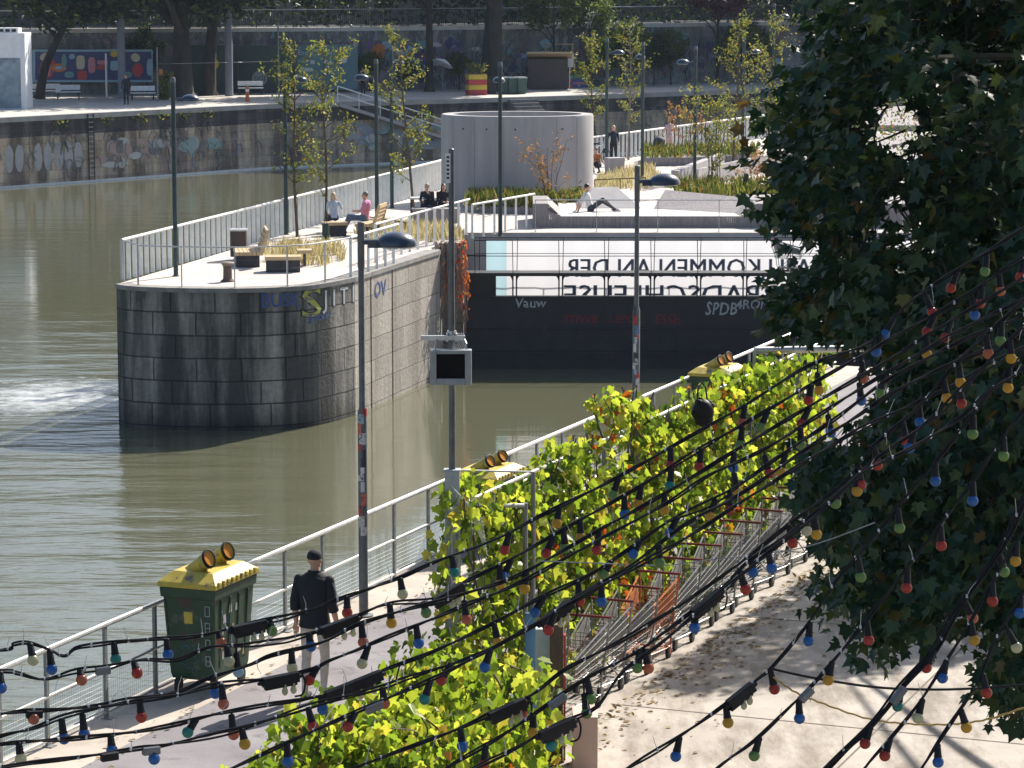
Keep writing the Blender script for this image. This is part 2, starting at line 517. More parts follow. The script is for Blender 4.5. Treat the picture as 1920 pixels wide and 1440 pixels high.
mb.face([near(-40, 4.3, .004), near(-40, 30, .004), near(40, 30, .004), near(40, 4.3, .004)][::-1])
def yardmat():
    m, nt, b = newmat('yard concrete')
    v = _coord(nt, 'Object')
    col = _ramp(nt, _noise(nt, v, .55, 7, .65), [(.3, (.33, .29, .255)), (.7, (.50, .45, .395))])
    st = _ramp(nt, _noise(nt, _coord(nt, 'Object', (1.8, .5, 1)), 1.1, 8, .7), [(.38, (.55, .52, .48)), (.55, (1, 1, 1))])
    col = _mix(nt, 1.0, col, st, 'MULTIPLY')
    sp = _ramp(nt, _noise(nt, v, 11, 4, .6), [(.66, (1, 1, 1)), (.74, (.6, .5, .4))])
    col = _mix(nt, 1.0, col, sp, 'MULTIPLY')
    nt.links.new(col, b.inputs['Base Color']); b.inputs['Roughness'].default_value = .9
    bp = nt.nodes.new("ShaderNodeBump"); bp.inputs['Strength'].default_value = .25; bp.inputs['Distance'].default_value = .01
    nt.links.new(_noise(nt, v, 30, 5), bp.inputs['Height']); nt.links.new(bp.outputs[0], b.inputs['Normal'])
    return m
struct(mb.build('yard', yardmat()))
mb = MB()                                        # slab joints
for t in range(-20, 40, 5):
    mb.face([near(t, 5.2, .008), near(t + .025, 5.2, .008), near(t + .025, 29, .008), near(t, 29, .008)])
for o in (8.4, 12.4):
    mb.face([near(-30, o, .0085), near(-30, o + .025, .0085), near(38, o + .025, .0085), near(38, o, .0085)][::-1])
struct(mb.build('yard_joints', pm('joint dirt', (.12, .10, .085), (.2, .17, .14), 6, .95)))

# ------------------------------------------------------------------ island
LW = [G(218, 533), G(228, 535.5), G(250, 538), G(330, 541), G(450, 542), G(560, 538), G(615, 531), G(665, 521)]
RW = [G(665, 521), G(692, 513), G(703, 509), G(727, 501.5), G(738, 498), G(815, 473), G(822, 470)]
def rw_pt(px, py): return G(px, py)
ax = Vector((G(830, 300, 1.1) - G(228, 450, 1.1))); ax.z = 0; ax.normalize()
ln = Vector((-ax.y, ax.x, 0))                             # outwards on the river side
inn = Vector((-ln.x, -ln.y, 0)) * -1
c0 = G(218, 533); c0.z = 0
rwd = (G(815, 473) - G(665, 521)); rwd.z = 0; rwd.normalize()
def rwp(t, d=0.0):
    p = G(665, 521); p.z = 0
    return p + rwd * t + Vector((-rwd.y, rwd.x, 0)) * d
tt = []
for pxx in (695, 735):
    p = min((abs(proj(rwp(t))[0] - pxx), t) for t in [i * .02 for i in range(450)])[1]
    tt.append(p)
RWL = (G(822, 470) - G(665, 521)).length
nose = [Vector((p.x, p.y, 0)) for p in smooth_line(LW[2:], 5)]
outl = [Vector((c0.x, c0.y, 0)), Vector((LW[1].x, LW[1].y, 0))] + nose
right = []
for t in tt:
    right += [rwp(t - .06), rwp(t - .06, .28), rwp(t + .07, .28), rwp(t + .07)]
right += [rwp(RWL)]
GY = 89.0                                                  # lock gate line
corner = right[-1]
niche = [Vector((corner.x + .05, GY + .6, 0)), Vector((-1.5, GY + .6, 0)), Vector((-1.5, 93.0, 0))]
left_far = [Vector((26, 176, 0)), Vector((14, 147, 0)), Vector((7.9, 134.5, 0)), Vector((3.2, 124.9, 0)), Vector((-2.9, 110.7, 0))]
wall_line = left_far + outl + right + niche
mb = MB()
na_ = len(left_far) + len(outl)
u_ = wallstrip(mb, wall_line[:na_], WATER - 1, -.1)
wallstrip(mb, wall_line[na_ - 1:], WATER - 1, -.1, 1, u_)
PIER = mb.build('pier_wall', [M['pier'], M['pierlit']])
tag(PIER, 'tall block stone wall of the rounded pier standing in the river', 'wall')
mb = MB()                                       # coping stones, proud of the wall
cop_line = outl + right[:1] + [rwp(RWL)]
o1 = offset2(cop_line, -.04); i1 = offset2(cop_line, .45)
wallstrip(mb, o1, -.098, .02)
for k in range(len(o1) - 1):
    mb.face([(*o1[k], .02), (*o1[k + 1], .02), (*i1[k + 1], .02), (*i1[k], .02)])
    mb.face([(*o1[k], -.098), (*i1[k], -.098), (*i1[k + 1], -.098), (*o1[k + 1], -.098)])
mb.build('coping', pm('coping stone', (.16, .155, .15), (.3, .28, .26), 3, .85), PIER)
mb = MB()
top = [p for p in outl + [rwp(RWL)] + niche] + [Vector((40, 93, 0)), Vector((40, 176, 0))] + left_far
mb.face([(p[0], p[1], 0) for p in top])
struct(mb.build('island_paving', M['plaza']))
mb = MB()                                       # deck front edge behind the gate
mb.box((19.2, 93.02, -.35), (41.4, .1, .7))
struct(mb.build('deck_edge', M['concrete']))
mb = MB()
mb.box((19.2, 93.12, -2.6), (41.4, .12, 3.7))
tag(mb.build('lock_chamber_wall', M['concrete']), 'pale concrete back wall of the lock chamber behind the white banner', 'wall')

# ------------------------------------------------------------------ far bank
FQ = [(-60, 132), (-27.9, 159.5), (-14.55, 174.5), (-4.25, 180.4), (4, 185.5), (18.4, 195.8), (45, 206), (130, 235)]
FQs = [Vector((p[0], p[1], 0)) for p in FQ]
RWN = [(-75, 172), (-30.4, 186.7), (-11, 191.2), (3, 198), (18, 207.5), (45, 219), (130, 250)]
mb = MB()
poly = FQ + [(200, 900), (-300, 900), (-300, 172)]
mb.face([(p[0], p[1], 0) for p in poly])
struct(mb.build('far_promenade', M['farpave']))
mb = MB()
u = wallstrip(mb, FQ, WATER - 1, -1.1)
wallstrip(mb, FQ, -1.1, -.25, 1)
FW = tag(mb.build('far_quay_wall', [M['quaystone'], M['quaycap']]), 'long stained quay wall along the far bank, covered in faded graffiti', 'wall')
mb = MB()
o1 = offset2(FQ, -.06); i1 = offset2(FQ, .5)
wallstrip(mb, o1, -.247, .03)
for k in range(len(o1) - 1):
    mb.face([(*o1[k], .03), (*o1[k + 1], .03), (*i1[k + 1], .03), (*i1[k], .03)])
mb.build('coping', pm('far coping', (.26, .25, .25), (.4, .38, .36), 1, .85), FW)
mb = MB()                                        # pale ledge at the water line
o1 = offset2(FQ, -.14)
wallstrip(mb, o1, WATER - .5, WATER + .10)
for k in range(len(o1) - 1):
    mb.face([(*o1[k], WATER + .10), (*o1[k + 1], WATER + .10), (*FQ[k + 1], WATER + .10), (*FQ[k], WATER + .10)])
mb.build('ledge', pm('wet ledge', (.62, .62, .6), (.8, .8, .77), 2, .5), FW)
mb = MB()
wallstrip(mb, RWN, 0, 4.0)
RT = tag(mb.build('retaining_wall', M['retain']), 'graffiti covered retaining wall below the upper street on the far bank', 'wall')
mb = MB()
o1 = offset2(RWN, -.12); i1 = offset2(RWN, .7)
wallstrip(mb, o1, 3.9, 4.15)
for k in range(len(o1) - 1):
    mb.face([(*o1[k], 4.15), (*o1[k + 1], 4.15), (*i1[k + 1], 4.15), (*i1[k], 4.15)])
mb.build('coping', pm('retaining coping', (.45, .44, .42), (.6, .58, .55), 1, .85), RT)
mb = MB()
up = offset2(RWN, .6)
mb.face([(p[0], p[1], 4.0) for p in up + [(200, 900), (-300, 900)]])
struct(mb.build('upper_street', pm('upper street asphalt', (.045, .045, .045), (.075, .07, .07), .4, .9)))
def rwn(x, off=0.0, z=0.0):                      # a spot in front of the retaining wall
    for a, b in zip(RWN[:-1], RWN[1:]):
        if a[0] <= x <= b[0]:
            f = (x - a[0]) / (b[0] - a[0])
            d = Vector((b[0] - a[0], b[1] - a[1], 0)).normalized()
            return Vector((x, a[1] + f * (b[1] - a[1]), z)) + Vector((d.y, -d.x, 0)) * off, math.atan2(d.y, d.x)
# ================================================================== near bank
def px_t(px, off, z, lo=-10, hi=40):             # where along the railing a sight line column meets it
    for _ in range(50):
        m = (lo + hi) / 2
        if proj(near(m, off, z))[0] < px: lo = m
        else: hi = m
    return lo
rail = thing('quay_railing', 'galvanised railing with wire mesh lower panel along the near promenade edge', 'railing', near(0, 0))
mb = MB()
mb.tube([near(-14, 0, 1.1), near(34, 0, 1.1)], .032, 8)
mb.build('top_rail', M['galv'], rail, smooth=True)
mb = MB()
mb.tube([near(-14, 0, .56), near(34, 0, .56)], .022, 8)
mb.tube([near(-14, 0, .07), near(34, 0, .07)], .02, 8)
mb.build('mid_rail', M['galv'], rail, smooth=True)
pt = [px_t(p, 0, .8) for p in (87, 197, 290, 534, 605, 739, 803)]
t = pt[-1] + .92
while t < 33: pt.append(t); t += 1.15
t = pt[0] - 1.0
while t > -4: pt.append(t); t -= 1.1
for t in pt:
    mb = MB()
    mb.bar(near(t, 0, 0), near(t, 0, 1.09), .055, .035, up=RN)
    mb.box(near(t, .02, .006), (.12, .12, .012), math.atan2(RD.y, RD.x))
    mb.build('post', M['galvdull'], rail)
mb = MB()
t = -4.0
while t < 20:
    mb.tube([near(t, 0, .08), near(t, 0, .55)], .0014, 3, cap=False); t += .05
for k in range(1, 9): mb.tube([near(-4, .003, .07 + k * .054), near(20, .003, .07 + k * .054)], .0014, 3, cap=False)
mb.build('mesh_panel', M['galvdull'], rail)

# ------------------------------------------------------------------ street lamps
def lamp_head(root, at, ang, arm=.26, rad=.26, armr=.035, mats=('lamphead', 'lamphead')):
    d = Vector((math.cos(ang), math.sin(ang), 0))
    mb = MB()
    mb.tube([at, at + d * arm], armr, 8)
    mb.bar(at + d * (arm * .35) - Vector((0, 0, .03)), at + d * (arm + .06) - Vector((0, 0, .03)), armr * 2.1, armr * 2.6)
    mb.build('arm', M[mats[0]], root, smooth=True)
    c = at + d * (arm + rad * .85)
    prof = [(rad * .86, -.03), (rad, -.025), (rad * 1.0, .0)] + [(rad * math.cos(a), rad * .68 * math.sin(a)) for a in [i * math.pi / 16 for i in range(1, 8)]] + [(.001, rad * .68)]
    T = Matrix.Translation(c - Vector((0, 0, .03))) @ Matrix.Rotation(ang, 4, 'Z') @ Matrix.Diagonal((1.12, .9, 1, 1))
    mb = MB(); mb.lathe(prof, T, 24)
    hd = mb.build('lamp_head', M[mats[1]], root, smooth=True)
    mb = MB(); mb.lathe([(rad * .8, -.045), (rad * .8, -.032)], T, 20)
    mb.build('glass', pm('lamp glass', (.5, .5, .48), (.6, .6, .58), 5, .2), hd)
def stickers(root, x, y, z0, z1, r, n, name):
    cols = [(.6, .6, .62), (.5, .05, .04), (.1, .25, .5), (.7, .7, .68), (.05, .05, .06), (.35, .5, .6), (.6, .15, .1), (.55, .55, .5)]
    ms = [pm('sticker %d' % i, tuple(v * .8 for v in c), c, 30, .5, spots=((.03, .03, .05), 26, .56)) for i, c in enumerate(cols)] if 'st' not in M else M['st']
    M['st'] = ms
    mb = MB()
    z = z0
    while z < z1:
        h = rnd.uniform(.07, .17)
        a0 = -math.pi / 2 + rnd.uniform(-.9, .5); wd = rnd.uniform(.7, 1.6)
        vs = []; fs = []
        for k in range(6):
            a = a0 - .35 + wd * k / 5
            for zz in (z, z + h): vs.append(Vector((x + (r + .0025) * math.cos(a), y + (r + .0025) * math.sin(a), zz)))
        for k in range(5): fs.append((2 * k, 2 * k + 2, 2 * k + 3, 2 * k + 1))
        mb.raw(vs, fs, rnd.randrange(len(ms)))
        z += h * rnd.uniform(.75, 1.15)
    mb.build('stickers', ms, root)
def near_lamp(p, h, ang, label):
    x, y = p.x, p.y
    rt = thing('street_lamp', label, 'street lamp', (x, y, 0), 'grey street lamps on the near promenade')
    mb = MB()
    V = lambda z: Vector((x, y, z))
    mb.lathe([(.13, 0), (.13, .02), (.063, .03), (.062, 2.75), (.041, 2.82), (.039, h - .62)], Matrix.Translation(V(0)), 16)
    mb.lathe([(.039, h - .62), (.047, h - .60), (.047, h - .01), (.03, h)], Matrix.Translation(V(0)), 16)
    mb.build('pole', M['lampgrey'], rt, smooth=True)
    lamp_head(rt, V(h - .27), ang, .26, .24)
    stickers(rt, x, y, 1.1, 2.75, .062, 14, label)
    return rt
near_lamp(G(682, 1155), 5.27, R(4), 'tall grey street lamp covered in stickers beside the man in black')
p2 = A(1195, 310, 49.5)
near_lamp(p2, p2.z, R(4), 'tall grey street lamp rising behind the vines in front of the dark gate')

# ------------------------------------------------------------------ equipment pole
b0 = A(848, 900, 31.75); x0, y0 = b0.x, b0.y
top = A(844, 280, y0)
ep = thing('equipment_pole', 'slim grey steel pole with a side arm and a hanging grey floodlight', 'pole', (x0, y0, 0))
mb = MB()
mb.lathe([(.038, 2.7), (.036, 4.2), (.03, top.z), (.02, top.z + .01)], Matrix.Translation((x0, y0, 0)), 14)
mb.build('pole', M['lampgrey'], ep, smooth=True)
zt = A(848, 882, y0).z
mb = MB(); mb.box((x0, y0, zt / 2), (.165, .13, zt)); mb.box((x0, y0, zt + .008), (.19, .15, .016))
bp_ = mb.build('square_post', pm('pale grey post', (.33, .35, .38), (.47, .49, .51), 6, .5), ep, bevel=.006)
mb = MB()                                         # black tag scrawl on the post
zs = zt - .55
for k in range(9):
    a = (x0 + .05 - .1 * (k % 2), y0 - .0675, zs - k * .07); b = (x0 - .04 + .09 * ((k + 1) % 2), y0 - .0675, zs - k * .07 - .08)
    mb.bar(a, b, .004, .018, up=(0, 1, 0))
mb.build('graffiti_tag', M['black'], bp_)
za = A(845, 632, y0).z
mb = MB()
xl = A(790, 632, y0).x; xr = A(872, 632, y0).x
mb.bar((xl, y0 - .06, za), (xr, y0 - .06, za), .05, .05)
for x in (x0 - .05, x0 + .05): mb.box((x, y0 - .03, za), (.02, .1, .09))
mb.tube([(x0, y0, za - .02), (x0, y0, za + .07)], .052, 12)
for k in range(5): mb.tube([(xr - .02 - k * .02, y0 - .04, za + .05), (xr + .01 - k * .02, y0 - .08, za - .05), (xr - .01 - k * .03, y0 - .05, za - .13)], .006, 5)
mb.build('side_arm', M['galv'], ep)
fl = A(846, 684, y0)
mb = MB()
cx, cz = fl.x, fl.z
yb = y0 - .19
W2, H2 = .225, .19
mb.box((cx, yb + .05, cz), (W2 * 2, .1, H2 * 2))                       # rear shell
for sx in (-1, 1): mb.box((cx + sx * (W2 - .035), yb - .02, cz), (.07, .05, H2 * 2))
mb.box((cx, yb - .02, cz + H2 - .02), (W2 * 2 - .14, .048, .04)); mb.box((cx, yb - .02, cz - H2 + .035), (W2 * 2 - .14, .048, .07))
fb = mb.build('floodlight', pm('grey flood housing', (.24, .26, .27), (.35, .37, .37), 8, .5), ep, bevel=.006)
mb = MB(); mb.box((cx, yb - .008, cz + .012), (W2 * 2 - .145, .012, H2 * 2 - .115)); mb.build('glass', pm('dark flood glass', (.004, .004, .005), (.008, .008, .008), 4, .5, spec=.1), fb)
mb = MB()
for sx in (-1, 1):
    mb.tube([(cx + sx * .17, yb + .04, cz + H2), (cx + sx * .17, yb + .06, cz + H2 + .06), (cx + sx * .14, y0 - .06, za)], .008, 6)
mb.build('bracket', M['galv'], ep)
mb = MB(); mb.box((A(840, 315, y0).x, y0 - .035, A(840, 315, y0).z), (.055, .01, .32)); mb.build('sign_plate', M['white'], ep)
mb = MB(); sx_ = A(840, 315, y0)
for k in range(6): mb.box((sx_.x, y0 - .0415, sx_.z + .12 - k * .045), (.03, .002, .022))
mb.build('print', M['dark'], ep)

# ------------------------------------------------------------------ recycling containers
def dumpster(t, off, label, wide=.74, long=1.12, tall=1.0):
    o = near(t, off)
    th = math.atan2(RD.y, RD.x) - math.pi / 2
    rt = thing('recycling_container', label, 'container', (0, 0, 0), 'green recycling containers along the railing')
    mb = MB()
    w, l = wide / 2, long / 2
    def ring(z, s): return [Vector((-w * s, -l * s, z)), Vector((w * s, -l * s, z)), Vector((w * s, l * s, z)), Vector((-w * s, l * s, z))]
    lev = [(.16, .80), (.22, .84), (1.0, .97), (1.0, 1.03), (1.1, 1.05)]
    vs = []
    for z, s in lev: vs += ring(z, s)
    fs = [(3, 2, 1, 0)]
    for i in range(len(lev) - 1):
        for k in range(4): fs.append((i * 4 + k, i * 4 + (k + 1) % 4, i * 4 + 4 + (k + 1) % 4, i * 4 + 4 + k))
    fs.append(tuple(range(16, 20)))
    mb.raw(vs, fs)
    for sx in (-.8, .8): mb.bar((sx * w * 1.0, -l * .845, .28), (sx * w * 1.14, -l * .975, .98), .03, .03)   # ribs
    for sy in (-.6, -.2, .2, .6): mb.bar((w * .835, sy * l, .28), (w * .975, sy * l * 1.1, .98), .03, .03)
    body = mb.build('body', M['green'], rt, bevel=.012)
    mb = MB()                                     # pitched yellow lid
    z = 1.105
    a = [Vector((-w * 1.1, -l * 1.08, z)), Vector((w * 1.1, -l * 1.08, z)), Vector((w * 1.1, l * 1.08, z)), Vector((-w * 1.1, l * 1.08, z))]
    b = [p + Vector((0, 0, .05)) for p in a]
    c = [Vector((-w * .75, -l * .75, z + .14)), Vector((w * .75, -l * .75, z + .14)), Vector((w * .75, l * .75, z + .14)), Vector((-w * .75, l * .75, z + .14))]
    mb.raw(a + b + c, [(3, 2, 1, 0)] + [(i, (i + 1) % 4, 4 + (i + 1) % 4, 4 + i) for i in range(4)] + [(4 + i, 4 + (i + 1) % 4, 8 + (i + 1) % 4, 8 + i) for i in range(4)] + [(8, 9, 10, 11)])
    for k in range(9): mb.box((w * 1.09, -l + (k + .5) * long / 9, z + .05), (.03, .06, .045))
    lid = mb.build('lid', M['yellow'], rt, bevel=.008)
    for sy in (-.32, .30):
        ax_ = Vector((.80, -.28, .46)).normalized()
        q = Vector((0, 0, 1)).rotation_difference(ax_).to_matrix().to_4x4()
        T = Matrix.Translation(Vector((-.12, sy * l * 1.5 + .05, z + .1))) @ q
        mb = MB(); mb.lathe([(.085, -.2), (.088, .34), (.088, .36), (.075, .36), (.07, .2)], T, 18)
        tb = mb.build('chute', M['yellow'], lid, smooth=True)
        mb = MB(); mb.lathe([(.089, .335), (.103, .34), (.103, .37), (.086, .375), (.084, .345)], T, 20); mb.build('rim', M['black'], tb, smooth=True)
        mb = MB(); mb.lathe([(.083, .345), (.083, .355)], T, 18); mb.build('flap', M['orange'], tb)
    for sx in (-1, 1):
        for sy in (-1, 1):
            mb = MB()
            T = Matrix.Translation(Vector((sx * w * .68, sy * l * .66, .085))) @ Matrix.Rotation(R(90), 4, 'Y')
            mb.lathe([(.05, -.028), (.085, -.022), (.085, .022), (.05, .028)], T, 14)
            mb.bar((sx * w * .68, sy * l * .66, .09), (sx * w * .68, sy * l * .66, .18), .07, .05)
            mb.build('wheel', M['tyre'], rt, smooth=True)
    # stickers and paint on the end face towards the path
    fm = M['retaintag'] if 'retaintag' in M else pm('white scrawl', (.4, .42, .42), (.6, .62, .6), 9, .6)
    M['retaintag'] = fm
    def onface(px, pz):                          # end face, sloped
        s = .84 + (.97 - .84) * (pz - .22) / .78
        return Vector((px * w * s, -l * s - .004, pz))
    mb = MB()
    for k in range(4):
        zc = .88 - k * .17
        u = [onface(.72 - .09, zc - .05), onface(.72 + .09, zc - .05), onface(.72 + .09, zc + .05), onface(.72 - .09, zc + .05)]
        for p, q in zip(u, u[1:] + u[:1]): mb.bar(p, q, .004, .016, up=(0, 1, 0))
        if k % 2: mb.bar((u[0] + u[3]) / 2, (u[1] + u[2]) / 2, .004, .014, up=(0, 1, 0))
    mb.build('painted_letters', fm, body)
    mb = MB(); mb.face([onface(-.22, .74), onface(.12, .74), onface(.12, .86), onface(-.22, .86)]); mb.build('yellow_notice', M['yellow'], body)
    for xa_, xb_, za_, zb2_ in ((-.4, .1, .9, 1.0), (-.45, -.2, .55, .66), (.1, .38, .55, .66)):
        mb = MB(); mb.face([onface(xa_, za_), onface(xb_, za_), onface(xb_, zb2_), onface(xa_, zb2_)]); mb.build('dark_plate', M['bin'], body)
    mb = MB()                                     # round blue sprayed tag
    for k in range(14):
        a0 = k * 2 * math.pi / 14; a1 = a0 + .38; r0 = .09 + .03 * (k % 3); r1 = .12
        mb.bar(onface(-.1 + r0 * math.cos(a0) / w, .40 + r0 * math.sin(a0)), onface(-.1 + r1 * math.cos(a1) / w, .40 + r1 * math.sin(a1)), .004, .02, up=(0, 1, 0))
    mb.build('blue_tag', pm('blue spray', (.05, .16, .25), (.1, .25, .35), 20, .5), body)
    # torn poster on the long side
    def onside(y, pz):
        s = .84 + (.97 - .84) * (pz - .22) / .78
        return Vector((w * s + .004, y * l * s, pz))
    pc = [(.55, .53, .5), (.5, .35, .12), (.12, .22, .34), (.5, .5, .52)]
    ms = M.get('poster') or [pm('poster %d' % i, tuple(v * .7 for v in c), c, 14, .6) for i, c in enumerate(pc)]
    M['poster'] = ms
    mb = MB()
    for k in range(16):
        y = rnd.uniform(-.75, .6); zz = rnd.uniform(.3, .85); dy = rnd.uniform(.06, .2); dz = rnd.uniform(.04, .14)
        mb.face([p + Vector((.0006 * k, 0, 0)) for p in (onside(y, zz), onside(y + dy, zz), onside(y + dy * .8, zz + dz), onside(y + .02, zz + dz))], k % 4)
    mb.build('torn_poster', ms, body)
    rt.location = o; rt.rotation_euler = (0, 0, th); rt.scale = (.95, .95, tall)
    return rt
dumpster(px_t(400, .5, .6), .45, 'green recycling container with a yellow lid standing left of the man in black', tall=1.2)
dumpster(px_t(918, .45, 1.1), .42, 'green recycling container with a yellow lid half hidden by vines at the grey floodlight pole')
dumpster(px_t(1345, .45, 1.1), .45, 'green recycling container with a yellow lid, seen against the dark lock gate', tall=1.05)

# ------------------------------------------------------------------ trellis
TO = 4.25
tr = thing('trellis', 'tall grey steel trellis overgrown with yellow green vines behind the shopping carts', 'trellis', near(2.4, TO))
mb = MB()
T1 = 17.5
for z in (2.72, 1.9, 1.0): mb.tube([near(2.4, TO, z), near(T1, TO, z)], .026 if z > 2 else .015, 8)
mb.build('rail', M['galv'], tr, smooth=True)
t = 2.4
k = 0
while t < T1:
    mb = MB(); mb.bar(near(t, TO, 0), near(t, TO, 2.72), .05, .05, up=RN); mb.build('post', M['galvdull'], tr)
    t += 1.25; k += 1
mb = MB()
t = 2.7
while t < T1:
    mb.tube([near(t, TO, .2), near(t, TO, 2.7)], .004, 4); t += .31
mb.build('wires', M['galvdull'], tr)
fr = thing('steel_frame', 'bare grey tube frame with a torn white net beside the square post', 'frame', near(2.7, 4.6))
mb = MB()
fa = A(885, 948, 32.2); fb2 = A(985, 948, 32.9); fc = A(1000, 885, 33.1)
mb.tube([fa, fb2], .025, 8)
mb.tube([fb2 + Vector((0, 0, .03)), Vector((fb2.x, fb2.y, 0))], .03, 8)
mb.tube([fc, Vector((fc.x, fc.y, 0))], .025, 8)
mb.tube([fc, A(860, 882, 31.8)], .012, 8)
mb.build('tubes', M['galvdull'], fr, smooth=True)
mb = MB()
na = A(846, 910, 31.6); nb = A(905, 975, 31.7); nc = A(880, 1010, 31.7)
for i in range(12):
    f = i / 11
    mb.tube([na, na.lerp(nb, .5) + Vector((0, 0, -.03 * f)), nb.lerp(nc, f) + Vector((.2 * f, .05, -.2 * f))], .003, 3)
for i in range(9):
    f = (i + 1) / 10
    mb.tube([na.lerp(nb, f), na.lerp(nb.lerp(nc, .5), f) + Vector((0, -.02, -.03)), na.lerp(nc, f) + Vector((.1 * f, 0, -.1 * f))], .003, 3)
mb.build('net', M['white'], fr)
bmq = MB()
ba = A(1415, 657, 43.5); bb = A(1660, 652, 43.9)
bmq.tube([ba, bb], .055, 10)
bmq.bar(ba, Vector((ba.x, ba.y, 0)), .05, .05); bmq.bar(bb, Vector((bb.x, bb.y, 0)), .06, .06)
tag(bmq.build('steel_beam', M['galv'], smooth=True), 'thick horizontal steel tube beam above the far end of the vines', 'beam')

# ------------------------------------------------------------------ vines
M['vine'] = leafmat('vine leaf', [(0, (.05, .10, .02)), (.2, (.14, .22, .03)), (.45, (.27, .37, .04)), (.7, (.40, .48, .06)), (.9, (.52, .55, .10)), (.98, (.5, .42, .07)), (1, (.3, .18, .05))], .68, .4)
M['vinered'] = leafmat('red vine leaf', [(0, (.25, .04, .015)), (.5, (.45, .10, .02)), (1, (.5, .25, .04))], .6, .45)
SUNH = Vector((SUN_DIR.x, SUN_DIR.y, 0)).normalized()
def vine_plant(t0, t1, o0, o1, ztop, zbot, n, label, hole=.42, red=.03, size=(.05, .15), group=None, seed=0):
    c = near((t0 + t1) / 2, (o0 + o1) / 2)
    rt = thing('vine', label, 'vine', c, group)
    mb = MB(); st = MB()
    k = 0; tries = 0
    while k < n and tries < n * 12:
        tries += 1
        t = rnd.uniform(t0 - .12, t1 + .12); off = rnd.uniform(o0, o1)
        zt = ztop(t, off) + .22 * noise.noise(Vector((t * 2.3, off * 2, seed + 3)))
        zb = zbot(t, off) + .5 * noise.noise(Vector((t * 1.7, seed, 9)))
        if zt < zb: continue
        z = rnd.uniform(zb, zt)
        if noise.noise(Vector((t * 1.9, off * 1.5 + seed, z * 1.35))) * .5 + .5 + .18 * noise.noise(Vector((t * 5, z * 4, seed))) < hole: continue
        p = near(t, off, z)
        nrm = (SUNH * -1).lerp(rv(), .55) + Vector((0, 0, .35)) if rnd.random() < .75 else rv()
        d = Vector((rnd.uniform(-.6, .6), rnd.uniform(-.6, .6), rnd.uniform(-1, -.1)))
        leaf(mb, p, d, nrm, rnd.uniform(*size), VINE, rnd.uniform(-.15, .6), 1 if rnd.random() < red * (1 + 3 * max(0, noise.noise(Vector((t, z, 7))))) else 0)
        k += 1
    mb.build('foliage', [M['vine'], M['vinered']], rt)
    for j in range(max(3, int((t1 - t0) * 5))):
        t = rnd.uniform(t0, t1); off = (o0 + o1) / 2 + rnd.uniform(-.1, .1)
        zt = ztop(t, off)
        pts = []
        for q in range(9):
            pts.append(near(t + rnd.uniform(-.09, .09) + .12 * q * rnd.uniform(-.3, .3), off + rnd.uniform(-.06, .06), zt * q / 8))
        st.tube(smooth_line(pts, 3), rnd.uniform(.005, .012), 4)
    st.build('stems', M['twig'], rt)
    return rt
labs = ['vine hanging over the square post and bare tube frame at the trellis end',
        'vine with bright yellow green leaves right of the bare tube frame',
        'vine climbing highest around the far sticker covered lamp, with some red leaves',
        'vine on the trellis just below the black hanging bag',
        'vine with orange tinged leaves right of the black hanging bag',
        'vine below the thick horizontal steel beam, seen past the dark tree leaves',
        'vine at the far end of the trellis, mostly hidden by the dark tree']
segs = [(2.3, 4.6), (4.6, 6.7), (6.7, 8.8), (8.8, 10.9), (10.9, 13.0), (13.0, 15.2), (15.2, 17.5)]
def ztA(i):
    tops = [(2.3, 2.9), (3.0, 2.95), (3.7, 2.75), (4.6, 2.65), (5.6, 2.85), (6.2, 2.95), (6.9, 2.85), (7.3, 3.3), (8.2, 3.35), (9.0, 2.9), (10, 2.75), (11, 2.9), (12.5, 2.85), (15, 2.8), (18, 2.7)]
    def f(t, off):
        for a, b in zip(tops[:-1], tops[1:]):
            if a[0] <= t <= b[0]: return a[1] + (b[1] - a[1]) * (t - a[0]) / (b[0] - a[0])
        return 2.8
    return f
def zbA(t, off): return .2 if t < 12 else .5
for i, (a, b) in enumerate(segs):
    vine_plant(a, b, TO - .22, TO + .25, ztA(i), zbA, 1750 if i < 6 else 800, labs[i], .40 if i else .36, (.004, .006, .06, .015, .05, .01, .01)[i], group='vines on the tall trellis', seed=i * 3)
lB = ['vine bush spilling onto the path at the bottom edge, left of the others', 'vine bush in front of the man, below the path', 'leafy vine bush against the white gate post']
for i, (a, b, o0, o1, ztp) in enumerate([(-3.4, -1.2, 4.05, 5.0, 1.25), (-1.3, 1.9, 4.0, 5.0, 1.36), (-1.6, 1.3, 5.0, 6.05, 1.35)]):
    vine_plant(a, b, o0, o1, lambda t, off, z=ztp: z + .1 * math.sin(t * 2.4 + off) - (.25 if t < -2.9 else 0), lambda t, off: .1, (1300, 1700, 1600)[i], lB[i], .32, .004, (.06, .16), 'vine bushes at the bottom edge', seed=30 + i)

# black bag hanging in the vines
bp0 = A(1318, 772, near(px_t(1318, TO + .55, 2.2), TO + .55).y)
bgt = thing('hanging_bag', 'black bag hanging from the vine trellis', 'bag', bp0)
mb = MB()
mb.sphere(bp0, (.15, .12, .17)); mb.sphere(bp0 + Vector((.02, 0, -.09)), (.12, .11, .12))
for q in range(14):
    d = rv(); mb.sphere(bp0 + Vector((d.x * .13, d.y * .1, d.z * .15)), (.045, .04, .05), nu=6, nv=5)
mb.build('sack', M['black'], bgt, smooth=True)
mb = MB(); mb.tube([bp0 + Vector((-.08, 0, .12)), bp0 + Vector((-.06, .1, .3)), bp0 + Vector((0, .2, .36)), bp0 + Vector((.04, .1, .3)), bp0 + Vector((.06, 0, .12))], .012, 6); mb.build('strap', M['black'], bgt, smooth=True)

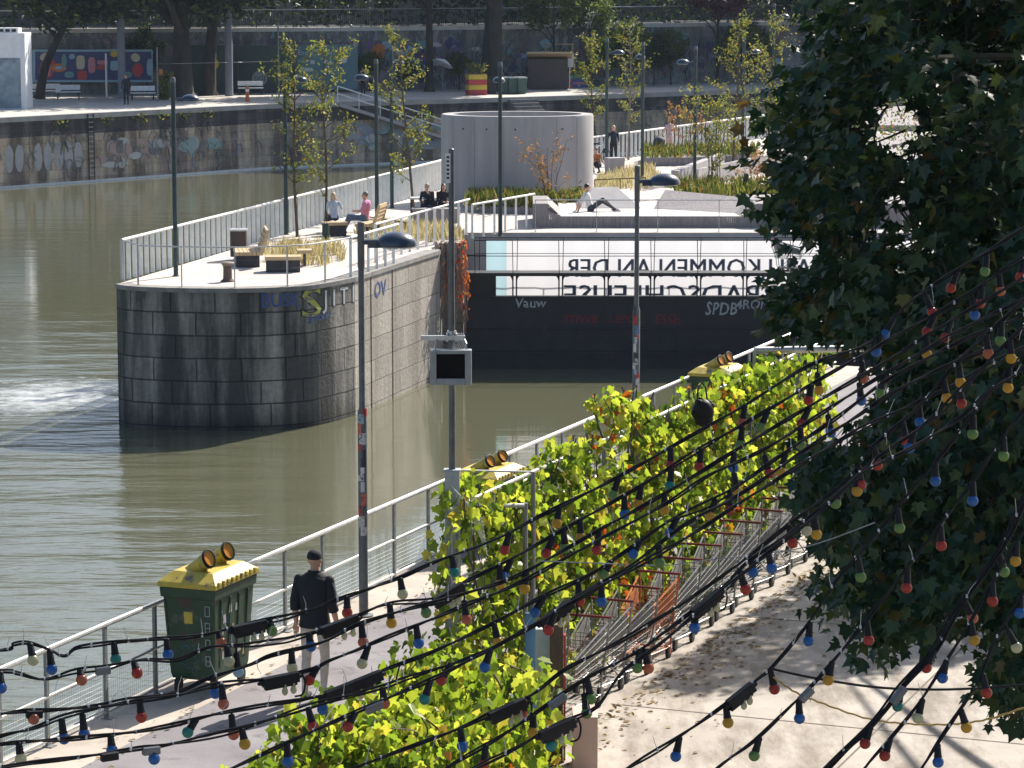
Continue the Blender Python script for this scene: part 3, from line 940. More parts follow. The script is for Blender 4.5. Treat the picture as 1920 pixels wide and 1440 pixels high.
# ------------------------------------------------------------------ gate posts at the bottom edge
def upright(name, label, cat, px0, px1, ytop, Y, depth, mat, extra=None):
    a = A(px0, ytop, Y); b = A(px1, ytop, Y)
    mb = MB(); mb.box(((a.x + b.x) / 2, Y + depth / 2, a.z / 2), (b.x - a.x, depth, a.z))
    o = mb.build(name, mat, loc=((a.x + b.x) / 2, Y + depth / 2, 0), bevel=.005)
    return tag(o, label, cat)
upright('gate_post', 'white painted post beside the brown timber post at the bottom edge', 'post', 1004, 1033, 1180, 31.2, .16, pm('chalky paint', (.42, .46, .44), (.58, .6, .57), 5, .6))
bpst = upright('gate_post', 'brown timber post with a thin red edge', 'post', 1031, 1056, 1172, 31.05, .14, pm('brown timber', (.07, .045, .03), (.13, .085, .055), 5, .7, stretch=(3, 3, .4)))
a = A(1057, 1172, 31.0)
mb = MB(); mb.box((a.x + .012, 31.1, a.z / 2 - .05), (.022, .1, a.z - .15)); mb.build('red_edge', M['red'], bpst)
upright('board', 'low pink painted board end right of the brown timber post', 'board', 1074, 1121, 1345, 30.6, .5, pm('pink paint', (.55, .36, .32), (.68, .47, .42), 3, .6, spots=((.4, .25, .22), 8, .66)))
upright('board', 'blue board glimpsed through vine leaves behind the white gate post', 'board', 985, 1005, 1150, 31.6, .05, pm('blue paint', (.04, .12, .25), (.08, .2, .35), 4, .5))

# ------------------------------------------------------------------ shopping carts
M['darkred'] = pm('dull red plastic', (.14, .015, .015), (.22, .03, .025), 6, .5)
def make_cart(metal, handle_mat, name='shopping_cart', label='', group=None, panel=None):
    rt = thing(name, label, 'shopping cart', (0, 0, 0), group)
    L, Wb = .86, .27                              # +y = handle end
    mb = MB()
    def xyz(s, f, v):                              # s across -1..1, f front..handle 0..1, v bottom..top 0..1
        wd = (.18 + .08 * f) * (.86 + .14 * v)
        zb = .40 + .05 * f; ztp = .72 + .25 * f
        y = -L / 2 + (.07 * (1 - v)) + L * f * (1 - .0 * v) - (0.10 * f * (1 - v))
        return Vector((s * wd, y, zb + (ztp - zb) * v))
    r = .0032; rv_ = .0018
    for s in (-1, 1):
        for v in (0, .2, .4, .6, .8): mb.tube([xyz(s, 0, v), xyz(s, 1, v)], r, 4, cap=False)
        for k in range(13): mb.tube([xyz(s, k / 12, 0), xyz(s, k / 12, 1)], rv_, 4, cap=False)
        mb.tube([xyz(s, 0, 1), xyz(s, 1, 1)], .0115, 6)
    for v in (0, .25, .5, .75): mb.tube([xyz(-1, 0, v), xyz(1, 0, v)], r, 4, cap=False)
    for k in range(7): mb.tube([xyz(-1 + k / 3, 0, 0), xyz(-1 + k / 3, 0, 1)], r, 4, cap=False)
    for k in range(7):
        mb.tube([xyz(-1 + k / 3, 0, 0), xyz(-1 + k / 3, 1, 0)], rv_, 4, cap=False)
        mb.tube([xyz(-1 + k / 3, 1, 0), xyz(-1 + k / 3, 1, 1)], rv_, 4, cap=False)
    for k in range(9): mb.tube([xyz(-1, k / 8, 0), xyz(1, k / 8, 0)], r, 4, cap=False)
    mb.tube([xyz(-1, 0, 1), xyz(1, 0, 1)], .008, 6)
    mb.build('basket', metal, rt)
    if panel:
        for s in (-1, 1):
            mb = MB(); q0 = [xyz(s * .97, .06, .42), xyz(s * .97, .94, .42), xyz(s * .97, .94, .9), xyz(s * .97, .06, .86)]
            mb.extrude(q0, (0.004 * s, 0, 0)); mb.build('side_panel', panel, rt)
    mb = MB()
    for s in (-1, 1):
        mb.tube(smooth_line([xyz(s, 1, 1) + Vector((0, .06, .05)), xyz(s, 1, .6) + Vector((0, .05, 0)), Vector((s * .23, L / 2 - .08, .45)), Vector((s * .22, L / 2 - .12, .2)), Vector((s * .22, L / 2 - .2, .14)), Vector((s * .15, -L / 2 + .12, .14))], 3), .012, 6)
        mb.tube([Vector((s * .22, L / 2 - .2, .14)), Vector((s * .18, -L / 2 + .3, .40))], .01, 6)
    mb.tube([Vector((-.22, L / 2 - .2, .14)), Vector((.22, L / 2 - .2, .14))], .01, 6)
    for k in range(5): mb.tube([Vector((-.16 + k * .08, L / 2 - .2, .145)), Vector((-.12 + k * .06, -L / 2 + .12, .145))], .005, 4)
    mb.build('frame', metal, rt, smooth=True)
    mb = MB(); mb.tube([xyz(-1, 1, 1) + Vector((-.02, .07, .055)), xyz(1, 1, 1) + Vector((.02, .07, .055))], .017, 8); mb.build('handle', handle_mat, rt, smooth=True)
    mb = MB()
    for q_ in range(5): mb.tube([xyz(-.8, .97, .4 + q_ * .09), xyz(.8, .97, .4 + q_ * .09)], .004, 4)
    for q_ in range(7): mb.tube([xyz(-.8 + q_ * .266, .97, .4), xyz(-.8 + q_ * .266, .97, .76)], .004, 4)
    mb.build('child_seat', metal, rt)
    for s in (-1, 1):
        for y, xx in ((L / 2 - .2, .22), (-L / 2 + .14, .15)):
            mb = MB()
            T = Matrix.Translation(Vector((s * xx, y, .076))) @ Matrix.Rotation(R(90), 4, 'Y')
            mb.lathe([(.04, -.024), (.076, -.018), (.076, .018), (.04, .024)], T, 12)
            mb.build('wheel', M['tyre'], rt, smooth=True)
            mb = MB(); mb.bar((s * xx - .022, y, .06), (s * xx - .022, y + .02, .15), .006, .03); mb.bar((s * xx + .022, y, .06), (s * xx + .022, y + .02, .15), .006, .03)
            mb.build('caster_fork', metal, rt)
    return rt
th = math.atan2(RD.y, RD.x) - math.pi / 2
cart = make_cart(M['wire'], M['darkred'], label='wire shopping cart', group='shopping carts parked in a row beside the vines', panel=pm('grey cart panel', (.13, .125, .12), (.24, .225, .21), 5, .6))
orange = make_cart(pm('orange cart paint', (.45, .10, .03), (.6, .18, .05), 5, .4), M['darkred'], label='orange shopping cart standing among the silver wire ones', group='shopping carts parked in a row beside the vines', panel=pm('orange cart panel', (.38, .10, .03), (.52, .17, .06), 5, .6))
clab = ['wire shopping cart at the very front of the row, beside the brown timber post', 'second wire shopping cart from the brown timber post', 'wire shopping cart standing directly in front of the orange one',
        '', 'first wire shopping cart directly behind the orange one', 'second wire shopping cart behind the orange one', 'third wire shopping cart behind the orange one',
        'fourth wire shopping cart behind the orange one', 'fifth wire shopping cart behind the orange one', 'sixth wire shopping cart behind the orange one, beneath the tree leaves', 'last but one wire shopping cart at the far end of the row', 'last wire shopping cart at the far end of the row']
for i in range(12):
    if i == 3: c = orange
    else: c = cart if i == 0 else copy_tree(cart)
    c.location = near(4.55 + .9 * i + rnd.uniform(-.05, .05), 4.88 + rnd.uniform(-.03, .03))
    c.rotation_euler = (0, 0, th + R(rnd.uniform(-3, 3)))
    if clab[i]: c['label'] = clab[i]
for i, (t, l) in enumerate(((5.4, 'low dark red planting trough under the near end of the trellis'), (7.6, 'low dark red planting trough under the middle of the trellis'), (9.8, 'low dark red planting trough furthest along below the trellis'))):
    mb = MB()
    M4 = Matrix.Rotation(math.atan2(RD.y, RD.x), 4, 'Z')
    c = near(t, 4.25)
    mb.box(c + Vector((0, 0, .2)), (1.9, .28, .36), M=M4, taper=1.06); mb.box(c + Vector((0, 0, .4)), (2.04, .34, .04), M=M4)
    o = mb.build('planting_trough', pm('faded red planks', (.10, .03, .025), (.2, .06, .05), 7, .7), loc=c)
    tag(o, l, 'trough', 'red planting troughs under the trellis')
mb = MB()                                         # dry leaves and litter under the carts and by the kerb
for k in range(900):
    u = rnd.random()
    if u < .6: p = near(rnd.uniform(2, 16), 5.25 + abs(rnd.gauss(0, .28)), .012)
    elif u < .8: p = near(rnd.uniform(-3, 12), .8 + rnd.gauss(0, .12), .012)
    else: p = near(rnd.uniform(2, 14), 5.3 + rnd.expovariate(1.1), .012)
    leaf(mb, p, Vector((rnd.uniform(-1, 1), rnd.uniform(-1, 1), .1)), Vector((rnd.uniform(-.4, .4), rnd.uniform(-.4, .4), 1)), rnd.uniform(.03, .1), OVAL, .3)
tag(mb.build('fallen_leaves', leafmat('dry leaf', [(0, (.12, .07, .03)), (.5, (.3, .19, .07)), (1, (.45, .36, .2))], .2, .8)), 'dry fallen leaves scattered along the kerb and under the carts', 'leaves', kind='stuff')
# ================================================================== people
def solid(mbs, voxel, smooth_it=4):
    me = bpy.data.meshes.new('tmp')
    me.from_pydata(mbs.v, [], mbs.f)
    o = bpy.data.objects.new('tmp', me); COL.objects.link(o)
    m = o.modifiers.new('r', 'REMESH'); m.mode = 'VOXEL'; m.voxel_size = voxel
    s = o.modifiers.new('s', 'SMOOTH'); s.iterations = smooth_it; s.factor = .5
    dg = bpy.context.evaluated_depsgraph_get()
    out = bpy.data.meshes.new_from_object(o.evaluated_get(dg))
    bpy.data.objects.remove(o); bpy.data.meshes.remove(me)
    return out
def limb(mb, a, b, ra, rb, mid=None):
    a = Vector(a); b = Vector(b); n = 5; pts = []; rs = []
    for i in range(n + 1):
        f = i / n
        pts.append(a.lerp(b, f)); rs.append(ra + (rb - ra) * f + (mid or 0) * math.sin(math.pi * min(1, f * 1.5)))
    mb.tube(pts, rs, 10)
    mb.sphere(a, ra, nu=10, nv=6); mb.sphere(b, rb, nu=10, nv=6)
def dseg(p, a, b):
    ab = b - a; t = max(0, min(1, (p - a).dot(ab) / max(1e-9, ab.length_squared)))
    return (p - a - ab * t).length
STAND = dict(pelvis=(0, 0, .95), chest=(0, .0, 1.30), neck=(0, -.01, 1.46), head=(0, .02, 1.63),
             shL=(-.185, -.01, 1.41), elL=(-.25, -.03, 1.13), wrL=(-.27, .06, .89), shR=(.185, -.01, 1.41), elR=(.25, -.03, 1.13), wrR=(.27, .06, .89),
             hiL=(-.09, 0, .92), knL=(-.10, .03, .50), anL=(-.10, -.02, .09), hiR=(.09, 0, .92), knR=(.10, .03, .50), anR=(.10, -.02, .09))
def figure(name_label, loc, rotz, over=None, scale=1.0, cols=None, sleeve='top', voxel=.014, girth=1.0, female=False, hair='short', haircol='hairdark', face=(0, 1, 0), foot=(0, 1, 0), grip=.5, parts=None):
    """cols: top, bottom, shoe materials.  Local frame: the person faces +y."""
    J = dict(STAND)
    if over: J.update(over)
    J = {k: Vector(v) for k, v in J.items()}
    mb = MB()
    g = girth
    ux = (J['shR'] - J['shL']).normalized()
    def ring_torso():
        sp = J['chest'] - J['pelvis']; up = sp.normalized(); fw = up.cross(ux).normalized() * -1
        secs = [(-.10, .15, .11), (0, .165, .12), (.12, .148, .108), (.24, .142, .105), (.36, .165, .118), (.44, .175, .115), (.50, .15, .10), (.545, .09, .075)]
        if female: secs = [(-.10, .16, .115), (0, .17, .12), (.12, .135, .1), (.24, .125, .095), (.36, .145, .115), (.44, .155, .108), (.50, .13, .09), (.545, .075, .065)]
        L = sp.length / .35
        n = 16; vs = []; fs = []
        for h, rx, ry in secs:
            c = J['pelvis'] + up * (h * L)
            for k in range(n):
                a = 2 * math.pi * k / n
                vs.append(c + ux * (rx * g * math.cos(a)) + fw * (ry * g * math.sin(a)))
        for i in range(len(secs) - 1):
            for k in range(n): fs.append((i * n + k, i * n + (k + 1) % n, (i + 1) * n + (k + 1) % n, (i + 1) * n + k))
        fs.append(tuple(range(n - 1, -1, -1))); fs.append(tuple((len(secs) - 1) * n + k for k in range(n)))
        mb.raw(vs, fs)
    ring_torso()
    limb(mb, J['neck'] + Vector((0, 0, -.06)), J['head'] - Vector((0, 0, .08)), .062 * g, .054)
    fc = Vector(face).normalized(); up = (J['head'] - J['neck']).normalized()
    rt_ = fc.cross(Vector((0, 0, 1))).normalized(); hz = rt_.cross(fc).normalized()
    Mh = Matrix((rt_, fc, hz)).transposed().to_4x4()
    hc = J['head']
    mb.sphere(hc + Mh @ Vector((0, -.008, .02)), (.075, .094, .095), M=Mh)
    mb.sphere(hc + Mh @ Vector((0, .03, -.05)), (.058, .062, .07), M=Mh)
    mb.sphere(hc + Mh @ Vector((0, .092, -.012)), (.014, .022, .024), M=Mh, nu=8, nv=6)
    for s in (-1, 1): mb.sphere(hc + Mh @ Vector((s * .078, -.008, -.005)), (.012, .022, .034), M=Mh, nu=8, nv=6)
    aw = .052 * g; bones = []
    for S, s in (('L', -1), ('R', 1)):
        limb(mb, J['sh' + S], J['el' + S], aw + .006, aw - .008)
        limb(mb, J['el' + S], J['wr' + S], aw - .010, .029)
        d = (J['wr' + S] - J['el' + S]).normalized()
        side = d.cross(Vector((0, 1, 0)) if abs(d.y) < .8 else Vector((0, 0, 1))).normalized() * s
        pal = side.cross(d).normalized()          # palm direction
        w0 = J['wr' + S]; kn = w0 + d * .085
        mb.sphere(w0 + d * .045, (.02, .04, .05), M=Vector((0, 0, 1)).rotation_difference(d).to_matrix().to_4x4() @ Matrix.Rotation(math.atan2(side.y, side.x), 4, 'Z'), nu=8, nv=6)
        across = pal.cross(d).normalized()
        fr = max(.0085, voxel * .62)
        for q, ln_ in enumerate((.066, .076, .07, .054)):
            b0 = w0 + d * .07 + across * ((q - 1.5) * .021)
            b1 = b0 + d * (ln_ * .55) + pal * (s * 0 + .010 + .02 * grip)
            b2 = b1 + (d * (1 - grip) + pal * grip).normalized() * (ln_ * .5)
            mb.tube([w0 + d * .045 + across * ((q - 1.5) * .017), b0, b1, b2], [fr, fr, fr * .95, fr * .75], 6)
        tb0 = w0 + d * .03 - across * .03
        mb.tube([w0 + d * .02, tb0, tb0 + d * .035 - across * .012 + pal * .012, tb0 + d * .06 + pal * .02], [fr * 1.3, fr * 1.25, fr * 1.05, fr * .8], 6)
        limb(mb, J['hi' + S], J['kn' + S], .085 * g, .058 * g)
        limb(mb, J['kn' + S], J['an' + S], .055 * g, .04, .006)
        fd = Vector(foot).normalized()
        a = J['an' + S]
        limb(mb, a + Vector((0, 0, -.045)) - fd * .04, a + fd * .15 + Vector((0, 0, -.055)), .042, .034)
    me = solid(mb, voxel)
    segs = [(J['pelvis'], J['chest'] + Vector((0, 0, .12)), 'top', .10), (J['neck'], J['head'], 'skin', .06), (J['head'], J['head'] + Vector((0, 0, .05)), 'skin', .08)]
    for S in 'LR':
        segs += [(J['sh' + S], J['el' + S], 'top', .05), (J['el' + S], J['el' + S].lerp(J['wr' + S], .95), sleeve, .04), (J['wr' + S], J['wr' + S] + (J['wr' + S] - J['el' + S]).normalized() * .15, 'skin', .03),
                 (J['hi' + S], J['kn' + S], 'bottom', .08), (J['kn' + S], J['an' + S] + (J['kn' + S] - J['an' + S]).normalized() * .03, 'bottom', .05),
                 (J['an' + S] + Vector((0, 0, -.05)), J['an' + S] + Vector(foot).normalized() * .15 + Vector((0, 0, -.055)), 'shoe', .045)]
    names = ['skin', 'top', 'bottom', 'shoe']
    cols = dict(cols); cols['skin'] = M['skin']
    for nme in names: me.materials.append(cols[nme])
    me.materials.append(cols.get('belt', cols['bottom']))
    for p in me.polygons:
        c = p.center; best = min(segs, key=lambda sg: dseg(c, sg[0], sg[1]) - sg[3])
        k = best[2]
        if k == 'top' and (c - J['pelvis']).dot((J['chest'] - J['pelvis']).normalized()) < cols.get('hem', -.02): k = 'bottom'
        p.material_index = names.index(k); p.use_smooth = True
    me.transform(Matrix.Scale(scale, 4))
    o = bpy.data.objects.new('person', me); COL.objects.link(o)
    o.location = loc; o.rotation_euler = (0, 0, rotz)
    tag(o, name_label, 'person')
    WL[o.name] = Vector((0, 0, 0))
    def sub(nm, b, mat, smooth=True):
        for v in b.v: v *= scale
        return b.build(nm, mat, o, smooth=smooth, world=False)
    if hair:
        hb = MB()
        hb.sphere(hc + Mh @ Vector((0, -.022, .036)), (.084, .093, .090), M=Mh)
        if hair == 'long':
            hb.sphere(hc + Mh @ Vector((0, -.06, -.06)), (.085, .05, .13), M=Mh)
            for s in (-1, 1): hb.sphere(hc + Mh @ Vector((s * .07, -.01, -.06)), (.025, .05, .11), M=Mh, nu=8, nv=6)
        if hair == 'bun': hb.sphere(hc + Mh @ Vector((0, -.09, .075)), (.04, .04, .04), M=Mh)
        if hair == 'cap':
            hb = MB()
            hb.sphere(hc + Mh @ Vector((0, -.012, .052)), (.084, .102, .078), M=Mh, nu=18, nv=10)
            hb.lathe([(.082, -.006), (.087, .0), (.085, .02)], Matrix.Translation(hc + Mh @ Vector((0, -.010, .028))) @ Mh @ Matrix.Diagonal((1, 1.18, 1, 1)), 20)
        hm = sub('cap' if hair == 'cap' else 'hair', hb, M[haircol])
    eb = MB()
    for s in (-1, 1): eb.sphere(hc + Mh @ Vector((s * .03, .082, .012)), .011, nu=6, nv=4)
    sub('eyes', eb, M['black'])
    mo = MB(); mo.sphere(hc + Mh @ Vector((0, .086, -.066)), (.022, .008, .006), M=Mh, nu=8, nv=4); sub('mouth', mo, M['lip'])
    if parts: parts(o, J, Mh, hc, sub)
    return o
M['hairdark'] = pm('dark hair', (.012, .009, .007), (.04, .03, .02), 30, .5)
M['hairgrey'] = pm('grey hair', (.10, .085, .07), (.25, .22, .19), 30, .5)
M['hairblond'] = pm('blond hair', (.38, .27, .14), (.62, .48, .3), 30, .5)
M['lip'] = pm('lips', (.3, .1, .08), (.4, .15, .12), 20, .5)
cl = lambda n, a, r=.85: pm(n, tuple(v * .75 for v in a), tuple(min(1, v * 1.2 + .002) for v in a), 14, r, bump=.3)
M['blackcloth'] = cl('black cloth', (.010, .011, .016)); M['navy'] = cl('navy cloth', (.012, .018, .035)); M['beige'] = cl('pale chino cloth', (.52, .46, .40))
M['pink'] = cl('pink shirt cloth', (.62, .25, .40)); M['jeans'] = cl('blue denim', (.10, .15, .24)); M['lightblue'] = cl('pale blue print cloth', (.45, .52, .62))
M['whitecloth'] = cl('white cloth', (.72, .70, .69)); M['greycloth'] = cl('dark grey cloth', (.05, .05, .058)); M['rose'] = cl('pale rose cloth', (.68, .5, .5))
M['shoe'] = cl('dark shoe', (.03, .028, .026)); M['paleshoe'] = cl('grey shoe', (.3, .3, .32)); M['orangecloth'] = cl('rust cloth', (.45, .16, .05))

# man in black, seen from behind
mp = G(592, 1312)
def jacket(o, J, Mh, hc, sub):
    b = MB()
    secs = [(.86, .188, .135, 0), (.90, .186, .133, 0), (1.02, .170, .122, -.005), (1.14, .170, .122, -.01), (1.26, .192, .132, -.015), (1.35, .205, .128, -.018), (1.42, .19, .11, -.018), (1.46, .12, .09, -.012), (1.475, .075, .075, -.004)]
    n = 28; vs = []; fs = []
    for z, rx, ry, cy in secs:
        for k in range(n):
            a = 2 * math.pi * k / n
            w_ = 1 + .025 * noise.noise(Vector((math.cos(a) * 3, math.sin(a) * 3, z * 7)))
            vs.append(Vector((rx * math.cos(a) * w_, cy + ry * math.sin(a) * w_, z)))
    for i in range(len(secs) - 1):
        for k in range(n): fs.append((i * n + k, i * n + (k + 1) % n, (i + 1) * n + (k + 1) % n, (i + 1) * n + k))
    b.raw(vs, fs)
    for s, S in ((-1, 'L'), (1, 'R')):
        sh, el, wr = J['sh' + S], J['el' + S], J['wr' + S]
        pts = [sh.lerp(J['neck'], .55) + Vector((0, -.01, -.035)), sh + Vector((-s * .012, -.005, -.03)), sh.lerp(el, .5) + Vector((s * .002, 0, 0)), el + Vector((0, -.01, 0)), el.lerp(wr, .22)]
        b.tube(smooth_line(pts, 4), [.05, .053, .056, .059] + [.061] * 5 + [.058] * 4 + [.055] * 4, 14)
        q = el.lerp(wr, .2); d = (wr - el).normalized()
        b.tube([q - d * .03, q + d * .03], [.060, .060], 14)          # rolled cuff
    sub('shirt', b, M['blackcloth'])
    c = MB()
    c.lathe([(.080, 0), (.084, .01), (.074, .055), (.069, .055), (.074, .0)], Matrix.Translation(Vector((0, -.005, 1.462))) @ Matrix.Rotation(R(-8), 4, 'X') @ Matrix.Diagonal((1, 1.05, 1, 1)), 20)
    sub('collar', c, M['blackcloth'])
figure('man in a black shirt, black cap and pale trousers seen from behind on the path', mp, R(-16),
       dict(knL=(-.11, .02, .49), anL=(-.12, -.03, .09), knR=(.09, .09, .50), anR=(.08, .05, .10), elL=(-.225, -.04, 1.14), wrL=(-.235, .02, .89), elR=(.23, -.05, 1.14), wrR=(.26, .03, .89)),
       1.03, dict(top=M['blackcloth'], bottom=M['beige'], shoe=M['shoe'], hem=-.04), 'skin', .009, 1.04, hair='cap', haircol='blackcloth', face=(.12, 1, -.08), grip=.3, parts=jacket)

SIT = dict(pelvis=(0, 0, .50), chest=(0, .02, .85), neck=(0, .02, 1.01), head=(0, .06, 1.18), shL=(-.18, .01, .96), shR=(.18, .01, .96),
           elL=(-.24, .04, .70), wrL=(-.16, .26, .62), elR=(.24, .04, .70), wrR=(.16, .26, .62),
           hiL=(-.09, .02, .49), knL=(-.11, .44, .50), anL=(-.12, .46, .09), hiR=(.09, .02, .49), knR=(.11, .44, .50), anR=(.12, .46, .09))
# pair on the bench
wp = G(626, 436); 
figure('woman with long blond hair in a pale blue top sitting facing away on the bench', wp, R(12),
       dict(SIT, elR=(.27, .06, .78), wrR=(.10, .14, 1.08)), .98, dict(top=M['lightblue'], bottom=M['navy'], shoe=M['shoe']), 'skin', female=True, hair='long', haircol='hairblond')
mn = G(684, 440)
figure('man in a pink shirt and jeans sitting side on at the bench, facing left', mn, R(78),
       dict(SIT, chest=(0, -.05, .84), neck=(0, -.05, 1.0), head=(0, -.01, 1.17), shL=(-.19, -.06, .95), shR=(.19, -.06, .95), elL=(-.24, .03, .72), elR=(.24, .03, .72), wrL=(-.08, .27, .72), wrR=(.08, .27, .70),
            knL=(-.11, .46, .56), knR=(.13, .5, .46), anL=(-.1, .62, .16), anR=(.14, .66, .1)), 1.06, dict(top=M['pink'], bottom=M['jeans'], shoe=M['shoe']), 'skin', girth=1.14, hair='short', haircol='hairgrey', face=(0, 1, -.05))
# pair at the cafe table
for px_, lab, hc_, tp, ry in ((803, 'person with short hair in dark clothes hunched at the dark box table', 'hairgrey', 'navy', 168), (829, 'person with dark hair in black sitting at the table, leaning on the cylinder side', 'hairdark', 'blackcloth', 200)):
    q = G(px_, 414)
    figure(lab, q, R(ry), dict(SIT, chest=(0, .08, .83), neck=(0, .11, .98), head=(0, .17, 1.13), shL=(-.18, .10, .94), shR=(.18, .10, .94), elL=(-.22, .2, .7), elR=(.22, .2, .7), wrL=(-.08, .26, .92) if px_ == 803 else (-.1, .36, .66), wrR=(.1, .38, .66)),
           1.0, dict(top=M[tp], bottom=M['navy'], shoe=M['shoe']), 'top', hair='short' if px_ == 803 else 'long', haircol=hc_)
# lounging person on the boards
q = G(1107, 398, .34)
figure('person in a white top and dark trousers lounging on the sunlit grey boards', q, R(-88),
       dict(pelvis=(0, 0, .12), chest=(0, -.10, .45), neck=(0, -.12, .61), head=(0, -.10, .78), shL=(-.18, -.12, .56), shR=(.18, -.12, .56), elL=(-.26, -.32, .32), wrL=(-.24, -.42, .07), elR=(.26, -.3, .32), wrR=(.24, -.40, .07),
            hiL=(-.09, .02, .12), knL=(-.14, .40, .40), anL=(-.12, .74, .12), hiR=(.09, .02, .12), knR=(.16, .36, .36), anR=(.14, .78, .10)),
       1.05, dict(top=M['whitecloth'], bottom=M['greycloth'], shoe=M['paleshoe']), 'skin', hair='short', haircol='hairdark', face=(-.3, 1, -.1))
# standing woman by the cylinder
q = G(1150, 312)
figure('woman in tight dark clothes standing by the path with a bag in her hand', q, R(200),
       dict(elL=(-.27, -.06, 1.15), wrL=(-.2, .1, 1.02), elR=(.27, -.04, 1.14), wrR=(.30, .02, .9)), .98, dict(top=M['navy'], bottom=M['blackcloth'], shoe=M['shoe']), 'top', female=True, hair='bun', haircol='hairblond', voxel=.016)
mb = MB(); bq = q + Vector((-.33, -.05, .66)); mb.box(bq, (.12, .26, .2), .3, taper=.8); mb.tube([bq + Vector((0, -.08, .09)), bq + Vector((0, 0, .2)), bq + Vector((0, .08, .09))], .012, 6)
tag(mb.build('handbag', M['black'], bevel=.01, loc=bq), 'black handbag hanging from the hand of the woman in dark clothes', 'bag')
q = G(1255, 296)
figure('person in pale rose clothes standing behind the dark pram', q, R(35),
       dict(elL=(-.25, .08, 1.15), wrL=(-.2, .3, 1.05), elR=(.25, .08, 1.15), wrR=(.2, .3, 1.05)), 1.0, dict(top=M['rose'], bottom=M['rose'], shoe=M['paleshoe']), 'skin', female=True, hair='bun', haircol='hairblond', voxel=.016)
q = G(1121, 324)
figure('person in a rust coloured top crouching beside the cylinder', q, R(150),
       dict(SIT, pelvis=(0, 0, .32), chest=(0, .1, .62), neck=(0, .13, .77), head=(0, .2, .92), shL=(-.18, .12, .73), shR=(.18, .12, .73), hiL=(-.09, .02, .31), hiR=(.09, .02, .31), knL=(-.13, .36, .46), knR=(.13, .36, .46), anL=(-.13, .12, .09), anR=(.13, .12, .09), elL=(-.22, .3, .52), wrL=(-.1, .42, .5), elR=(.22, .3, .52), wrR=(.1, .42, .5)),
       1.0, dict(top=M['orangecloth'], bottom=M['navy'], shoe=M['shoe']), 'top', hair='short', haircol='hairdark', voxel=.016)
# far bank
q = G(237, 196)
figure('man in dark clothes standing on the far promenade in front of the mural', q, R(170), None, 1.02, dict(top=M['navy'], bottom=M['navy'], shoe=M['shoe']), 'top', hair='short', haircol='hairdark', voxel=.02)
q = G(681, 178)
figure('person in black standing far away beside the teal hoarding', q, R(150), None, .98, dict(top=M['blackcloth'], bottom=M['blackcloth'], shoe=M['shoe']), 'top', hair='short', haircol='hairdark', voxel=.02)
# ================================================================== lock gate
gz = lambda y: A(1000, y, GY).z
gx = lambda px: A(px, 512, GY).x
gt = thing('lock_gate', 'black steel lock gate with arched openings and a footbridge on top', 'gate', (5, GY, WATER))
zw, zb_, zt_ = gz(555), gz(513), gz(449)
X0, X1 = gx(874), 13.5
mb = MB()
mb.box(((X0 + X1) / 2, GY + .1, (WATER - 1.0 + zw) / 2), (X1 - X0, .2, zw - WATER + 1.0))
for z in (zw - .02, -2.6, -3.3): mb.box(((X0 + X1) / 2, GY - .06, z), (X1 - X0, .12, .05))
x = X0 + .7
while x < X1: mb.box((x, GY - .012, (zw + WATER - 1) / 2), (.03, .024, zw - WATER + 1)); x += 1.42
gwall = mb.build('gate_wall', M['gate'], gt)
mb = MB()
mb.box(((X0 - .15 + X1) / 2, GY + .2, zb_ + .0), (X1 - X0 + .3, .9, .06))
mb.bar((X0 - .15, GY - .26, zb_), (X1, GY - .26, zb_), .05, .1)
mb.build('walkway', M['dark'], gt)
pxs = [965, 1051.5, 1137, 1223.5, 1310.5, 1397, 1484, 1571, 1658]
mb = MB(); mb.box((gx(902), GY + .05, (zb_ + zw) / 2), (gx(930) - gx(874), .1, zb_ - zw)); mb.build('end_panel', M['dark'], gt)
for p in pxs:
    xx = gx(p)
    for d in (-1, 1):                            # twin posts, each with a rounded corner bracket
        mb = MB()
        mb.bar((xx + d * .055, GY, zw), (xx + d * .055, GY, zb_ - .03), .045, .06)
        arc = [Vector((xx + d * .0775, GY - .02, zb_ - .03)), Vector((xx + d * .0775, GY - .02, zb_ - .23))]
        for k in range(7):
            a = k / 6 * math.pi / 2
            arc.append(Vector((xx + d * (.0776 + .17 * (1 - math.cos(a))), GY - .02, zb_ - .23 + .19 * math.sin(a))))
        arc.append(Vector((xx + d * .25, GY - .02, zb_ - .03)))
        mb.extrude(arc if d > 0 else arc[::-1], (0, .04, 0))
        mb.build('arch_post', M['dark'], gt)
mb = MB()
for z, r in ((zt_, .022), (zb_ + .42 * (zt_ - zb_) + .12, .013)): mb.tube([(gx(889), GY - .22, z), (X1, GY - .22, z)], r, 6); mb.tube([(gx(889), GY + .55, z), (X1, GY + .55, z)], r * .8, 6)
mb.build('handrail', M['dark'], gt)
for p in [894] + pxs:
    xx = gx(p)
    mb = MB()
    mb.bar((xx - .05, GY - .22, zb_), (xx - .07, GY - .22, zt_), .022, .022); mb.build('handrail_post', M['dark'], gt)
    mb = MB(); mb.bar((xx + .07, GY + .55, zb_), (xx + .09, GY + .55, zt_), .022, .022)
    mb.build('handrail_post', M['dark'], gt)
def put_text(txt, size, M4, mat, name, parent, extr=.004, world=True):
    vs, fs, wdt = text_polys(txt, size)
    mb = MB(); mb.raw([M4 @ v for v in vs], fs)
    return mb.build(name, mat, parent, world=world)
def tagline(mb, pts, r=.02):
    for a, b in zip(pts[:-1], pts[1:]): mb.bar(a, b, .004, r * 2, up=(0, 1, 0))
wp_ = pm('white spray', (.32, .34, .36), (.5, .52, .54), 8, .7)
rp_ = pm('faded red spray', (.13, .014, .02), (.22, .03, .035), 8, .7)
